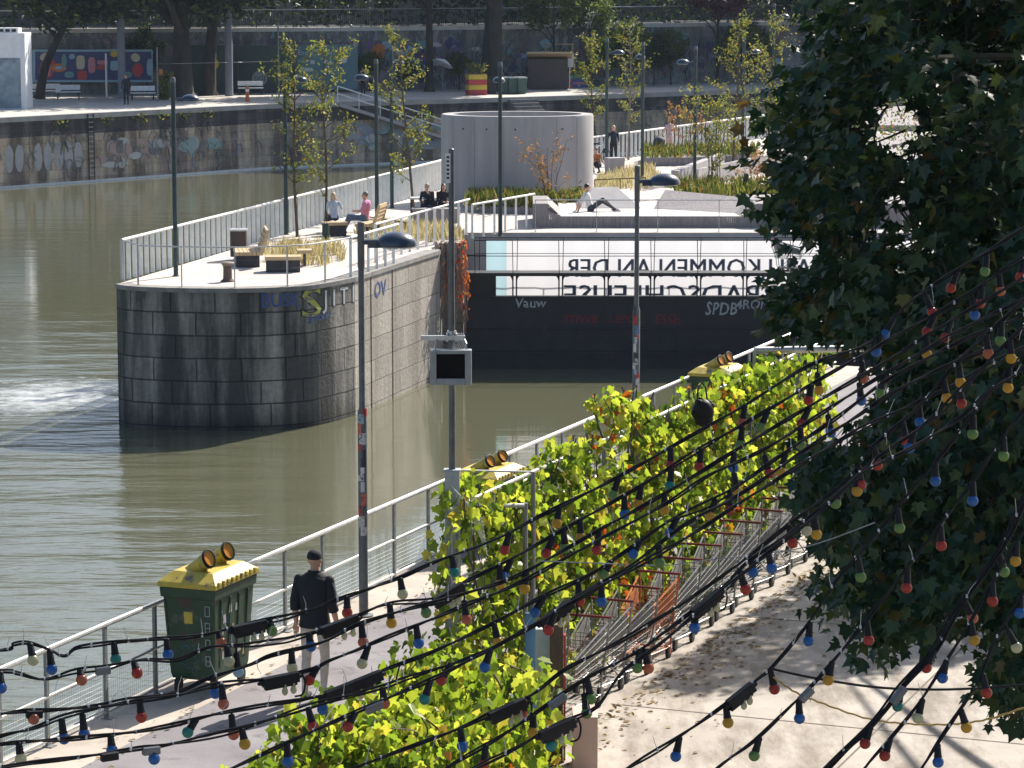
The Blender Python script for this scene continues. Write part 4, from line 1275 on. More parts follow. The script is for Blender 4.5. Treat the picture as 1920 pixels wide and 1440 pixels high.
def gpt(px, py): return Vector((A(px, py, GY - .03).x, GY - .03, A(px, py, GY - .03).z))
def scrawl(txt, px, py, hpx, mat, squash=1.0):
    o = gpt(px, py); s = hpx / 5500 * 92 * 1.35
    Mx = Matrix(((squash, .12, 0, o.x), (0, 0, -1, o.y), (0, 1, 0, o.z), (0, 0, 0, 1)))
    vs, fs, _ = text_polys(txt, s, .012 * s)
    mb = MB(); mb.raw([Mx @ Vector((v.x + .07 * s * noise.noise(v * 3 / s + Vector((px, 0, 0))), v.y + .09 * s * noise.noise(v * 2.5 / s + Vector((0, px, 5))), 0)) for v in vs], fs); mb.build('graffiti', mat, gwall)
scrawl('Vauw', 964, 576, 18, wp_, 1.05); scrawl('SPDB', 1322, 590, 24, wp_, .8); scrawl('4RON', 1379, 579, 18, wp_, .95); scrawl('TAT47', 1460, 572, 14, wp_, 1.0)
scrawl('STIWB', 1056, 606, 16, rp_); scrawl('LEPOL', 1143, 605, 15, rp_, 1.05); scrawl('ESSE', 1228, 607, 18, rp_)
# pale ladder recess and cross girders beside the gate
# ------------------------------------------------------------------ banner
BY = 90.9
bn = thing('banner', 'long white fabric banner hung behind the gate railing, its lettering seen mirrored from the back', 'banner', (5, BY, -.8))
bx0 = A(930, 500, BY).x; bx1 = 13.4; bz1 = A(1000, 450, BY).z; bz0 = A(1000, 600, BY).z
def clothmat():
    m, nt, b = newmat('banner cloth')
    b.inputs['Base Color'].default_value = (.72, .72, .74, 1); b.inputs['Roughness'].default_value = .6
    t = nt.nodes.new("ShaderNodeBsdfTranslucent"); t.inputs[0].default_value = (.62, .62, .65, 1)
    mx = nt.nodes.new("ShaderNodeMixShader"); mx.inputs[0].default_value = .72
    nt.links.new(b.outputs[0], mx.inputs[1]); nt.links.new(t.outputs[0], mx.inputs[2]); nt.links.new(mx.outputs[0], nt.nodes["Material Output"].inputs[0])
    return m
def sheet(mb, xa, xb, za, zb, y, n=60):
    vs = []; fs = []
    for i in range(n + 1):
        x = xa + (xb - xa) * i / n
        yy = y + .012 * math.sin(x * 4.1) + .008 * math.sin(x * 9.7 + 1)
        vs += [Vector((x, yy, za)), Vector((x, yy + .0, zb))]
    for i in range(n): fs.append((2 * i, 2 * i + 2, 2 * i + 3, 2 * i + 1))
    mb.raw(vs, fs)
mb = MB(); sheet(mb, bx0 + .33, bx1, bz0, bz1, BY); mb.build('cloth', clothmat(), bn, smooth=True)
m, nt, b = newmat('pale blue cloth'); b.inputs['Base Color'].default_value = (.5, .70, .80, 1)
t = nt.nodes.new("ShaderNodeBsdfTranslucent"); t.inputs[0].default_value = (.36, .52, .58, 1)
mx = nt.nodes.new("ShaderNodeMixShader"); mx.inputs[0].default_value = .7
nt.links.new(b.outputs[0], mx.inputs[1]); nt.links.new(t.outputs[0], mx.inputs[2]); nt.links.new(mx.outputs[0], nt.nodes["Material Output"].inputs[0])
mb = MB(); sheet(mb, bx0 - .3, bx0 + .33, bz0, bz1, BY, 8); mb.build('blue_end', m, bn, smooth=True)
def inkmat():
    m, nt, b = newmat('slate print')
    b.inputs['Base Color'].default_value = (.26, .28, .33, 1); b.inputs['Roughness'].default_value = .7
    t = nt.nodes.new("ShaderNodeBsdfTranslucent"); t.inputs[0].default_value = (.27, .29, .34, 1)
    mx = nt.nodes.new("ShaderNodeMixShader"); mx.inputs[0].default_value = .65
    nt.links.new(b.outputs[0], mx.inputs[1]); nt.links.new(t.outputs[0], mx.inputs[2]); nt.links.new(mx.outputs[0], nt.nodes["Material Output"].inputs[0])
    return m
ink = inkmat()
def banner_text(txt, pxr, pxl, ybase, htop):
    """mirrored: the line starts at the right (pxr) and runs to the left (pxl)."""
    vs, fs, wd = text_polys(txt, 1.0)
    hgt = max(v.y for v in vs)
    a = A(pxr, ybase, BY); bq = A(pxl, ybase, BY); tp = A(pxl, htop, BY)
    sx = (a.x - bq.x) / wd; sz = (tp.z - a.z) / hgt
    mb = MB(); 
    for q_ in range(3): mb.raw([Vector((a.x - v.x * sx + .016 * (q_ - 1), BY - .03 - .004 * q_, a.z + v.y * sz)) for v in vs], [tuple(reversed(f)) for f in fs])
    mb.build('lettering', ink, bn)
banner_text('WILLKOMMEN AN DER', 1530, 1060, 519, 485)
banner_text('KAISERBADSCHLEUSE', 1600, 1057, 570, 534)
# cart hanging on the gate walkway
hc_ = copy_tree(cart)
hp = A(1478, 512, GY - .02)
hc_.location = (hp.x, GY + .05, zb_ + .04); hc_.rotation_euler = (0, 0, R(94))
hc_['label'] = 'wire shopping cart with a red handle stranded on the footbridge of the dark lock gate'; hc_['group'] = 'shopping carts'
del hc_['group']

# ================================================================== island furniture
def flat_rail(name, label, line, h, post_step, pw, pt_, mat_post, mat_top, topr=.035, z0=0.0, mid=None, wires=0):
    pts = [Vector((p[0], p[1], 0)) for p in line]
    rt = thing(name, label, 'railing', pts[0])
    mb = MB(); mb.tube([p + Vector((0, 0, h)) for p in pts], topr, 8); mb.build('top_rail', mat_top, rt, smooth=True)
    mb = MB()
    if mid: mb.tube([p + Vector((0, 0, mid)) for p in pts], .012, 6)
    for k in range(wires): mb.tube([p + Vector((0, 0, .25 + k * .25)) for p in pts], .0016, 4)
    if mid or wires: mb.build('lower_wires', M['galvdull'], rt)
    n = 0; acc = 0; nextp = .02; posts = []
    for a, b in zip(pts[:-1], pts[1:]):
        L = (b - a).length; d = (b - a) / max(L, 1e-6)
        while nextp <= acc + L:
            posts.append((a + d * (nextp - acc), d)); nextp += post_step
        acc += L
    many = MB(); last = None
    for i, (p, d) in enumerate(posts):
        tgt = MB() if i < 99 else many
        tgt.bar(p + Vector((0, 0, z0)), p + Vector((0, 0, h - .01)), pt_, pw, up=Vector((-d.y, d.x, 0)))
        tgt.box(p + Vector((0, 0, z0 + .006)), (.1, .1, .012))
        if i < 99: tgt.build('post', mat_post, rt)
    if many.v: tag(many.build('posts_beyond', mat_post, rt), kind='stuff')
    return rt
iL = [G(228, 450, 1.1), G(830, 300, 1.1), G(1115, 257, 1.1), G(1300, 233, 1.1)]
iL = [Vector((p.x, p.y, 0)) for p in iL]
iL.append(iL[-1] + (iL[-1] - iL[-2]).normalized() * 14)
flat_rail('island_railing', 'white railing of upright flat bars along the river side of the pier', iL, 1.1, .45, .12, .014, M['railbar'], M['white'], .042)
nl = [Vector((p[0], p[1], 0)) for p in offset2(nose, .12)]
nl = [Vector((iL[0].x, iL[0].y, 0))] + nl[1:]
flat_rail('nose_railing', 'thin wire railing around the rounded front of the pier', nl, 1.1, 1.42, .05, .03, M['galv'], M['galv'], .018, mid=None, wires=3)
rl = [rwp(.0, .12), rwp(4.2, .12)]
flat_rail('side_railing', 'white railing on the sunlit side of the pier, near the creeper', rl, 1.1, .75, .08, .014, M['railbar'], M['white'], .04, mid=.95)
rl2 = [rwp(4.0, .75), rwp(RWL + .2, .75), Vector((-1.35, 92.6, 0))]
flat_rail('corner_railing', 'short white railing set back where the pier meets the lock', rl2, 1.1, .8, .08, .014, M['railbar'], M['white'], .035)
dl = [G(885, 447), G(1002, 424)]
dl = [Vector((p.x, p.y, 0)) for p in dl]
flat_rail('ramp_railing', 'sloping white railing at the left end of the grey board lounge', dl, 1.05, .8, .07, .014, M['railbar'], M['white'], .035)
wl = [Vector((dl[1].x, 93.3, 0)), Vector((13, 93.3, 0))]
flat_rail('wire_railing', 'thin pale wire railing in front of the grey board lounge', wl, 1.02, 1.95, .025, .025, M['galv'], M['galv'], .016, wires=4)

# ------------------------------------------------------------------ island lamps
def island_lamp(px, py, ang, label, h=5.42, toppy=None, arm=.28):
    p = G(px, py)
    rt = thing('path_lamp', label, 'street lamp', (p.x, p.y, 0), 'dark green lamps on the pier')
    mb = MB(); mb.lathe([(.1, 0), (.1, .02), (.066, .03), (.06, h - .5), (.066, h - .45), (.07, h - .1), (.045, h)], Matrix.Translation(p), 14)
    mb.build('pole', M['teal'], rt, smooth=True)
    mb = MB(); mb.lathe([(.072, h - .12), (.074, h - .02), (.05, h + .02)], Matrix.Translation(p), 12); mb.build('cap', M['lampgrey'], rt, smooth=True)
    lamp_head(rt, p + Vector((0, 0, h - .56)), ang, arm, .22, .03)
island_lamp(330, 518, R(3), 'dark green lamp on the rounded tip of the pier, its arm pointing right')
island_lamp(537, 440, R(10), 'dark green lamp behind the bin, among the small trees left of the seated couple')
island_lamp(707, 430, R(184), 'dark green lamp right behind the man in the pink shirt, its arm pointing left')
island_lamp(735, 390, R(60), 'dark green lamp by the river railing, right of the man in pink', h=5.6)
island_lamp(938, 443, R(95), 'dark green lamp standing in front of the concrete cylinder')
island_lamp(1204, 345, R(100), 'dark green lamp on the path just right of the near grey street lamp head')
island_lamp(1302, 365, R(182), 'dark green lamp at the pale planter wall, its arm pointing left')
island_lamp(1137, 325, R(4), 'dark green lamp beside the woman in dark clothes')
island_lamp(1392, 322, R(10), 'dark green lamp beside the yellow tree, at the edge of the dark tree')
island_lamp(1448, 285, R(8), 'dark green lamp furthest right, half hidden by the dark tree', h=6.6)

# ------------------------------------------------------------------ concrete cylinder
cc = G(970, 384); KY = .72; ccy = cc.y + 2.0
cyl = thing('concrete_cylinder', 'large round pale concrete shaft standing on the pier', 'shaft', (cc.x, ccy, 0))
Rr = (A(1113, 300, ccy).x - A(828, 300, ccy).x) / 2
cz = A(970, 219, ccy - KY * Rr).z
mb = MB()
n = 96; vs = []; fs = []
for r, z in ((Rr, 0), (Rr, cz - .06), (Rr - .03, cz), (Rr - .42, cz), (Rr - .42, .1)):
    for k in range(n):
        a = 2 * math.pi * k / n
        vs.append(Vector((A(970, 300, ccy).x + r * math.cos(a), ccy + KY * r * math.sin(a), z)))
for i in range(4):
    for k in range(n): fs.append((i * n + k, i * n + (k + 1) % n, (i + 1) * n + (k + 1) % n, (i + 1) * n + k))
mb.raw(vs, fs)
mb.build('shell', M['drum'], cyl, smooth=True)
mb = MB()
cxx = A(970, 300, ccy).x
for px_ in (851, 891, 944, 1043, 1081):
    a = -math.acos(max(-1, min(1, (px_ - 970.5) / 142.5)))
    c = Vector((cxx + (Rr + .001) * math.cos(a), ccy + KY * (Rr + .001) * math.sin(a), 0))
    mb.bar(c, c + Vector((0, 0, cz - .07)), .018, .012, up=Vector((math.cos(a), math.sin(a), 0)))
mb.build('formwork_joints', pm('joint line', (.22, .21, .21), (.3, .29, .28), 4, .9), cyl)
mb = MB()
for a in (-2.35, -1.98, -1.6, -.95):
    c = Vector((cxx + Rr * math.cos(a), ccy + KY * Rr * math.sin(a), cz - .45)); mb.sphere(c, .035, nu=8, nv=6)
mb.build('tie_holes', M['plinth'], cyl)

# ------------------------------------------------------------------ bin, bollard, benches
q = G(448, 487)
rt = thing('litter_bin', 'square dark litter bin with a steel rim next to the slanted bench', 'bin', q)
mb = MB(); zt = A(448, 432, q.y).z
mb.box((q.x, q.y, zt / 2 + .05), (.46, .42, zt - .1)); mb.box((q.x, q.y, .03), (.3, .3, .06)); mb.build('body', M['bin'], rt, bevel=.02)
mb = MB(); mb.box((q.x, q.y, zt + .02), (.5, .46, .05)); mb.tube([(q.x, q.y, zt), (q.x, q.y, zt + .16)], .012, 6); mb.build('rim', M['galv'], rt, bevel=.008)
q = G(427, 528)
rt = thing('bollard', 'short rusty brown mooring bollard on the pier tip', 'bollard', q)
mb = MB(); mb.lathe([(.2, 0), (.19, .03), (.14, .06), (.125, .1), (.115, .42), (.12, .46)], Matrix.Translation(q), 18); mb.build('stem', pm('rusty iron', (.07, .05, .04), (.15, .1, .075), 12, .8), rt, smooth=True)
mb = MB(); mb.lathe([(.12, .44), (.165, .47), (.165, .51), (.13, .535)], Matrix.Translation(q), 18); mb.build('cap', pm('worn iron', (.16, .12, .1), (.26, .2, .16), 9, .7), rt, smooth=True)
def block_bench(name, label, c, rot, seat, plinth, back=None, arms=None):
    T = Matrix.Translation(c) @ Matrix.Rotation(rot, 4, 'Z')
    rt = thing(name, label, 'bench', c, 'timber benches on the pier')
    mb = MB(); mb.box(T @ Vector((0, 0, plinth[2] / 2)), plinth, rot); mb.build('plinth', M['plinth'], rt, bevel=.01)
    mb = MB()
    nb = 6
    for k in range(nb):
        y = -seat[1] / 2 + (k + .5) * seat[1] / nb
        mb.box(T @ Vector((0, y, plinth[2] + seat[2] / 2 + .002)), (seat[0], seat[1] / nb - .012, seat[2]), rot)
    mb.build('seat', M['timber'], rt, bevel=.005)
    if back:                                     # (height, lean, which side y, thickness)
        mb = MB()
        for k in range(5):
            z = plinth[2] + seat[2] + (k + .5) * back[0] / 5
            mb.box(T @ Vector((0, back[2] * (seat[1] / 2 + back[1] * (k + .5) / 5), z)), (seat[0], back[3], back[0] / 5 - .01), rot)
        for s in (-1, 1):
            mb.extrude([T @ Vector((s * (seat[0] / 2 - .02), back[2] * (seat[1] / 2 - .05), plinth[2])), T @ Vector((s * (seat[0] / 2 - .02), back[2] * (seat[1] / 2 + .06), plinth[2])), T @ Vector((s * (seat[0] / 2 - .02), back[2] * (seat[1] / 2 + back[1] + .04), plinth[2] + seat[2] + back[0])), T @ Vector((s * (seat[0] / 2 - .02), back[2] * (seat[1] / 2 + back[1] - .04), plinth[2] + seat[2] + back[0]))], T.to_3x3() @ Vector((.035, 0, 0)))
        mb.build('backrest', M['timber'], rt, bevel=.004)
    return rt
block_bench('bench', 'timber bench with a tall slanted backrest on a black plinth beside the dark bin', G(463, 497), R(-82), (1.5, .72, .1), (1.3, .66, .34), (.62, .22, 1, .06))
block_bench('bench', 'low backless timber bench on a black plinth right of the rusty bollard', G(531, 509), R(4), (1.0, .62, .1), (.95, .52, .34))
block_bench('bench', 'timber bench the woman in pale blue sits on', G(627, 442), R(12), (.8, .5, .1), (.7, .42, .34))
block_bench('bench', 'timber bench with a slanted backrest behind the man in the pink shirt', G(690, 443), R(-100), (1.2, .6, .1), (1.05, .52, .34), (.6, .2, 1, .06))
block_bench('bench', 'small pale timber bench end right of the black bench plinth, by dry grass', G(571, 498), R(8), (.42, .5, .1), (.05, .45, .36))
for px_, py_, l in ((553, 463, 'dark round planter pot with a tree stem, left of the seated couple'), ):
    q = G(px_, py_); mb = MB(); mb.lathe([(.14, 0), (.2, .2), (.22, .22), (.18, .22), (.15, .1)], Matrix.Translation(q), 14); tag(mb.build('planter_pot', M['plinth'], loc=q, smooth=True), l, 'pot')
q = G(612, 447); mb = MB(); mb.box(q + Vector((0, -.35, .25)), (.22, .2, .5), taper=.9); mb.tube([q + Vector((-.06, -.35, .5)), q + Vector((0, -.35, .6)), q + Vector((.06, -.35, .5))], .012, 6)
tag(mb.build('rucksack', pm('green black fabric', (.01, .03, .025), (.025, .05, .04), 12, .8), loc=q, bevel=.02), 'dark green bag standing at the end of the bench beside the woman', 'bag')
q = G(785, 413)
rt = thing('cafe_table', 'dark boxy table in front of the two dark clothed people', 'table', q)
mb = MB(); zt = .74
mb.box(q + Vector((.25, 0, zt)), (1.05, .7, .05)); mb.build('table_top', pm('grey table top', (.3, .3, .32), (.45, .45, .46), 5, .5), rt, bevel=.006)
for sx in (-.24, .74):
    for sy in (-.3, .3):
        mb = MB(); mb.bar(q + Vector((sx, sy, 0)), q + Vector((sx, sy, zt - .02)), .05); mb.build('leg', M['dark'], rt)
mb = MB(); mb.box(q + Vector((.35, .05, .35)), (.55, .4, .6)); mb.build('shelf_box', M['bin'], rt)
mb = MB(); mb.box(G(817, 418) + Vector((0, .1, .22)), (1.5, .5, .44)); mb.box(G(817, 418) + Vector((0, .1, .46)), (1.6, .6, .05))
tag(mb.build('seat_block', M['greytimber'], loc=G(817, 418), bevel=.01), 'low grey seat block under the two people at the boxy table', 'seat')

# ------------------------------------------------------------------ grey board lounge
f0 = G(1000, 427); f1 = Vector((13, f0.y, 0)); YL = f0.y
lg = thing('board_lounge', 'wide grey board lounge platform with raised sloping ends', 'platform', (3, YL, 0))
zt = A(1100, 406, YL).z
xa, xb = A(1052, 406, YL).x, A(1388, 406, YL).x
mb = MB()
x = f0.x
while x < 13:                                    # ribbed riser of upright slats
    za = zt
    if x < xa: za = zt + (xa - x) / max(.1, xa - f0.x) * .42 if x > xa - .42 else zt + .42
    if x > xb: za = zt + min(.42, (x - xb) * .8)
    mb.box((x, YL + .02 + .006 * (int(x * 16) % 2), za / 2), (.055, .04, za)); x += .062
mb.build('riser', M['greytimber'], lg)
mb = MB()
ybk = A(1100, 386, YL).y
mb.face([(xa - .02, YL + .042, zt - .004), (xb + .02, YL + .042, zt - .004), (xb + .02, YL + 5.2, zt - .004), (xa - .02, YL + 5.2, zt - .004)])
for k in range(26): mb.box(((xa + xb) / 2, YL + .14 + k * .2, zt), (xb - xa, .19, .02))
mb.build('deck_boards', pm('sun bleached boards', (.50, .46, .43), (.64, .60, .56), 4, .7, stretch=(.4, 4, 1)), lg)
mb = MB()
# left raised end
mb.prism([(f0.x, YL + .045), (xa - .42, YL + .045), (xa - .42, YL + 3.4), (f0.x, YL + 3.4)], .02, zt + .40)
mb.face([(xa - .42, YL + .05, zt + .40), (xa, YL + .05, zt + .004), (xa, YL + 3.4, zt + .004), (xa - .42, YL + 3.4, zt + .40)])
# right sloping back and end
mb.prism([(xb + .5, YL + .045), (13, YL + .045), (13, YL + 4), (xb + .5, YL + 4)], .02, zt + .40)
mb.face([(xb, YL + .05, zt + .012), (xb + .5, YL + .05, zt + .40), (xb + .5, YL + 2.5, zt + .40), (xb - .1, YL + 1.1, zt + .012)])
pA = A(1224, 393, YL + 3.2); pB = A(1250, 376, YL + 3.4)
mb.face([(pA.x, YL + 2.8, zt + .012), (xb - .1, YL + 1.1, zt + .012), (xb + .5, YL + 2.5, zt + .40), (pB.x, YL + 4.4, zt + .52)])
mb.build('raised_ends', M['greytimber'], lg)
mb = MB()                                         # sunlit mound behind the lounging person
mb.raw([Vector(v) for v in [(A(1085, 395, YL).x, YL + 3.0, zt + .02), (A(1210, 395, YL).x, YL + 3.0, zt + .02), (A(1165, 360, YL).x, YL + 4.4, zt + .62), (A(1120, 360, YL).x, YL + 4.4, zt + .6), (A(1210, 395, YL).x, YL + 5.4, zt), (A(1085, 395, YL).x, YL + 5.4, zt)]], [(0, 1, 2, 3), (1, 4, 2), (3, 2, 4, 5), (0, 3, 5)])
mb.build('sloped_backrest', M['concrete'], lg)

# ------------------------------------------------------------------ planting beds
def bed(name, label, poly_px, h, mat_edge=None):
    pts = [G(*p) for p in poly_px]
    mb = MB(); mb.prism([(p.x, p.y) for p in pts], .004, h)
    c = sum(pts, Vector()) / len(pts)
    return tag(mb.build(name, mat_edge or M['greytimber'], loc=c), label, 'planter'), pts
_, bed1 = bed('planting_bed', 'raised planting bed full of green plants in front of the concrete cylinder', [(872, 398), (1000, 402), (1095, 398), (1092, 388), (1000, 390), (885, 387)], .22)
_, bed2 = bed('planting_bed', 'raised planting bed with the thin yellow tree, right of the grey street lamp', [(1265, 388), (1440, 388), (1560, 384), (1560, 366), (1265, 366)], .30)
_, bed3 = bed('planting_bed', 'grey edged planting bed below the person in pale rose', [(1206, 312), (1300, 310), (1420, 305), (1420, 296), (1206, 300)], .34)
mbw = MB(); a = G(1258, 350); b = G(1345, 322); cst = Vector((0, 0, 0))
mbw.extrude([a, b, b + Vector((0, 0, .75)), a + Vector((0, 0, .62))], (.28, -.1, 0))
mbw.extrude([G(1300, 352), G(1480, 312), G(1480, 312) + Vector((0, 0, .7)), G(1300, 352) + Vector((0, 0, .7))], (.2, .1, 0))
tag(mbw.build('planter_wall', M['concrete'], loc=a), 'pale angled concrete planter walls beside the path', 'wall')
tubpt = G(1152, 326); mb = MB(); mb.box(tubpt + Vector((0, 0, .33)), (.62, .5, .66), .4, taper=1.12)
tag(mb.build('concrete_tub', M['concrete'], loc=tubpt, bevel=.015), 'square pale concrete tub in front of the woman in dark clothes', 'tub')
mb = MB(); ta = G(1115, 357); tb_ = G(1210, 353)
for p in (ta, ta.lerp(tb_, .5), tb_): mb.bar(p, p + Vector((0, 0, .42)), .04)
mb.bar(ta + Vector((0, 0, .40)), tb_ + Vector((0, 0, .40)), .03, .04)
tag(mb.build('knee_rail', M['twig'], loc=ta), 'low dark knee rail around the dry grass right of the cylinder', 'railing')
mb = MB(); ta = G(690, 426); tb_ = G(760, 437)
for p in (ta, ta.lerp(tb_, .5), tb_): mb.bar(p, p + Vector((0, 0, .36)), .04)
mb.bar(ta + Vector((0, 0, .34)), tb_ + Vector((0, 0, .34)), .03, .04)
tag(mb.build('knee_rail', M['twig'], loc=ta), 'low dark knee rail around the dry grass right of the man in pink', 'railing')

def grass(name, label, polys, n, hgt, stops, trans=.4, width=.012):
    mb = MB()
    tot = 0
    for poly, share, z0 in polys:
        xs = [p.x for p in poly]; ys = [p.y for p in poly]
        k = 0
        while k < n * share:
            x = rnd.uniform(min(xs), max(xs)); y = rnd.uniform(min(ys), max(ys))
            ins = False
            j = len(poly) - 1
            for i in range(len(poly)):
                if (poly[i].y > y) != (poly[j].y > y) and x < (poly[j].x - poly[i].x) * (y - poly[i].y) / (poly[j].y - poly[i].y + 1e-9) + poly[i].x: ins = not ins
                j = i
            if not ins: k += .2; continue
            if noise.noise(Vector((x * 1.6, y * 1.1, 3))) < -.15: k += .3; continue
            h = hgt * rnd.uniform(.4, 1.25); d = rv(); a = Vector((x, y, z0)); tip = a + Vector((d.x * .35 * h, d.y * .35 * h, h))
            s = Vector((d.y, -d.x, 0)); s = s.normalized() * width * rnd.uniform(.7, 1.6)
            m_ = a.lerp(tip, .55) + Vector((-d.x * .05 * h, -d.y * .05 * h, .04 * h))
            mb.raw([a - s, a + s, m_ + s * .8, tip, m_ - s * .8], [(0, 1, 2, 3, 4)])
            k += 1
    return tag(mb.build(name, leafmat(name + ' blade', stops, trans, .6)), label, 'grass', kind='stuff')
drystops = [(0, (.34, .28, .17)), (.5, (.52, .45, .30)), (1, (.62, .56, .42))]
P = lambda *a: [G(*p) for p in a]
grass('dry_grass', 'straw coloured dry grass growing in the pier beds', [
    (P((498, 492), (600, 500), (648, 488), (640, 466), (560, 462), (490, 470)), .30, 0),
    (P((660, 452), (760, 456), (870, 452), (875, 432), (740, 424), (690, 428)), .36, 0),
    (P((1115, 358), (1212, 356), (1240, 340), (1225, 318), (1170, 322), (1118, 340)), .34, 0)], 5200, .36, drystops)
greenst = [(0, (.06, .09, .02)), (.5, (.16, .2, .04)), (.85, (.34, .33, .10)), (1, (.4, .2, .1))]
grass('green_undergrowth', 'green undergrowth filling the planting beds on the pier', [(bed1, .4, .2), (bed2, .42, .28), (bed3, .18, .32)], 5200, .52, greenst, .45, .02)

_, bed4 = bed('planting_bed', 'wide planting bed on the right of the pier behind the dark tree', [(1480, 330), (2050, 330), (2050, 262), (1520, 262)], .3)
_, bed5 = bed('planting_bed', 'far planting bed on the pier behind the dark tree, near the river railing', [(1450, 246), (2050, 246), (2050, 205), (1460, 212)], .3)
mb = MB()
for poly, n_, z0, hh in ((bed1, 900, .2, .5), (bed2, 1100, .28, .55), (bed3, 500, .3, .5), (bed4, 2600, .3, 1.5), (bed5, 2600, .3, 1.8)):
    xs = [p.x for p in poly]; ys = [p.y for p in poly]
    for k in range(n_):
        x = rnd.uniform(min(xs), max(xs)); y = rnd.uniform(min(ys), max(ys)); c = noise.noise(Vector((x * 1.1, y * .9, 6))) + .55
        if c < .15: continue
        leaf(mb, Vector((x, y, z0 + hh * c * rnd.random() ** .6)), rv() + Vector((0, 0, .4)), rv() + SUNH * -.3, rnd.uniform(.10, .24), OVAL, .3)
tag(mb.build('bed_shrubs', leafmat('bed shrub leaf', [(0, (.03, .06, .015)), (.5, (.09, .13, .03)), (.82, (.22, .24, .06)), (.93, (.32, .2, .1)), (1, (.36, .12, .1))], .4, .5)), 'mixed low green and reddish shrubs filling the planting beds', 'ground cover', kind='stuff')
# ------------------------------------------------------------------ young trees
M['young'] = leafmat('young tree leaf', [(0, (.08, .11, .03)), (.45, (.17, .20, .05)), (.8, (.29, .29, .07)), (1, (.36, .25, .07))], .5, .5)
M['rusty'] = leafmat('rusty leaf', [(0, (.22, .16, .05)), (.5, (.34, .15, .06)), (1, (.42, .22, .12))], .5, .5)
def young_tree(base, h, rad, z_low, n, label, mat='young', size=(.07, .15), stems=1, trunk='twig', lean=(0, 0), group='young trees on the pier', gap=.0, seed=0):
    rt = thing('tree' if h > 2.6 else 'shrub', label, 'tree' if h > 2.6 else 'shrub', base, group)
    tb = MB(); lb = MB()
    tips = []
    for s in range(stems):
        a0 = rnd.uniform(0, 6.28); sp = 0 if stems == 1 else rad * .6
        topv = base + Vector((lean[0] + math.cos(a0) * sp, lean[1] + math.sin(a0) * sp, h * (1 if stems == 1 else rnd.uniform(.7, 1))))
        pts = smooth_line([base + Vector((math.cos(a0) * .04 * stems, math.sin(a0) * .04 * stems, 0)), base.lerp(topv, .35) + rv(.04 * h / 4), base.lerp(topv, .7) + rv(.06 * h / 4), topv], 5)
        r0 = (.045 if stems == 1 else .022) * h / 5
        tb.tube(pts, [r0 * (1 - .85 * i / (len(pts) - 1)) + .004 for i in range(len(pts))], 6)
        nb = max(4, int(26 * h / 5 / stems ** .5))
        for b in range(nb):
            f = z_low / h + (1 - z_low / h) * (b + rnd.random()) / nb
            f = min(f, .97)
            p = pts[int(f * (len(pts) - 1))]
            a = rnd.uniform(0, 6.28)
            prof = math.sin(math.pi * min(1, max(0.12, (f - z_low / h) / (1 - z_low / h) * .86 + .1))) ** .7
            L = rad * prof * rnd.uniform(.55, 1.2)
            e = p + Vector((math.cos(a) * L, math.sin(a) * L, L * rnd.uniform(.5, 1.3)))
            mid = p.lerp(e, .5) + Vector((0, 0, -.05 * L))
            tb.tube([p, mid, e], [r0 * .28 + .002, r0 * .2 + .002, .002], 4)
            tips += [(p, mid, e)] * (2 if L > rad * .5 else 1)
    for k in range(n):
        p, mid, e = rnd.choice(tips)
        f = rnd.random() ** .6
        c = p.lerp(e, f) + rv(rnd.uniform(0, .16) * (rad / .8))
        if noise.noise(Vector((c.x * 2 + seed, c.y * 2, c.z * 1.8))) < -.22 + gap: continue
        leaf(lb, c, rv() + Vector((0, 0, -.3)), rv() + SUNH * -.5, rnd.uniform(*size), OVAL, rnd.uniform(.1, .4))
    lb.build('crown', M[mat], rt); tb.build('trunk', M[trunk], rt)
    return rt
young_tree(G(556, 444), A(545, 78, G(556, 444).y).z, 1.1, 1.5, 1250, 'slender young tree left of the seated woman, the leftmost of the young trees', seed=1)
q = G(612, 436); young_tree(q, A(610, 90, q.y).z, 1.25, 1.4, 1450, 'slender young tree with yellow green leaves rising directly above the seated woman', seed=2)
q = G(778, 404); young_tree(q, A(768, 62, q.y).z, 1.2, 1.4, 1250, 'slender young tree with yellow leaves between the boxy table and the river railing', lean=(-.5, 0), seed=3)
q = G(1032, 393); young_tree(q, 2.55, 1.0, .6, 620, 'reddish thin shrub in front of the concrete cylinder', 'rusty', (.06, .13), 6, 'twig', group=None, seed=4)
q = G(1120, 296); young_tree(q, A(1100, 70, q.y).z, 1.0, 1.6, 1300, 'young tree with sparse yellow leaves behind the right edge of the concrete cylinder', lean=(-.4, 0), seed=5)
q = G(1178, 300); young_tree(q, A(1178, 40, q.y).z, 1.0, 1.6, 1300, 'young tree with sparse yellow leaves behind the woman in dark clothes', trunk='paletwig', seed=6)
q = G(1340, 372); young_tree(q, 4.1, 1.05, 1.1, 1500, 'bushy many stemmed yellow tree in the right planting bed', stems=7, seed=7)
q = G(1372, 335); young_tree(q, A(1372, 40, q.y).z, 1.1, 1.4, 1400, 'tall yellow leaved young tree next to the far dark green lamps on the right', lean=(.2, 0), seed=8)
q = G(1440, 300); young_tree(q, A(1450, 30, q.y).z, 1.3, 2.0, 1300, 'yellow leaved young tree at the edge of the dark tree', lean=(.3, 0), seed=9)
q = G(1285, 300); young_tree(q, 2.5, .9, .5, 700, 'pale pinkish shrub beside the person in pale rose', 'rusty', (.07, .14), 6, 'paletwig', group=None, seed=10)
q = G(1415, 372); young_tree(q, 1.5, .8, .3, 500, 'low rusty shrub at the right end of the planting bed', 'rusty', (.06, .13), 6, 'twig', group=None, seed=11)

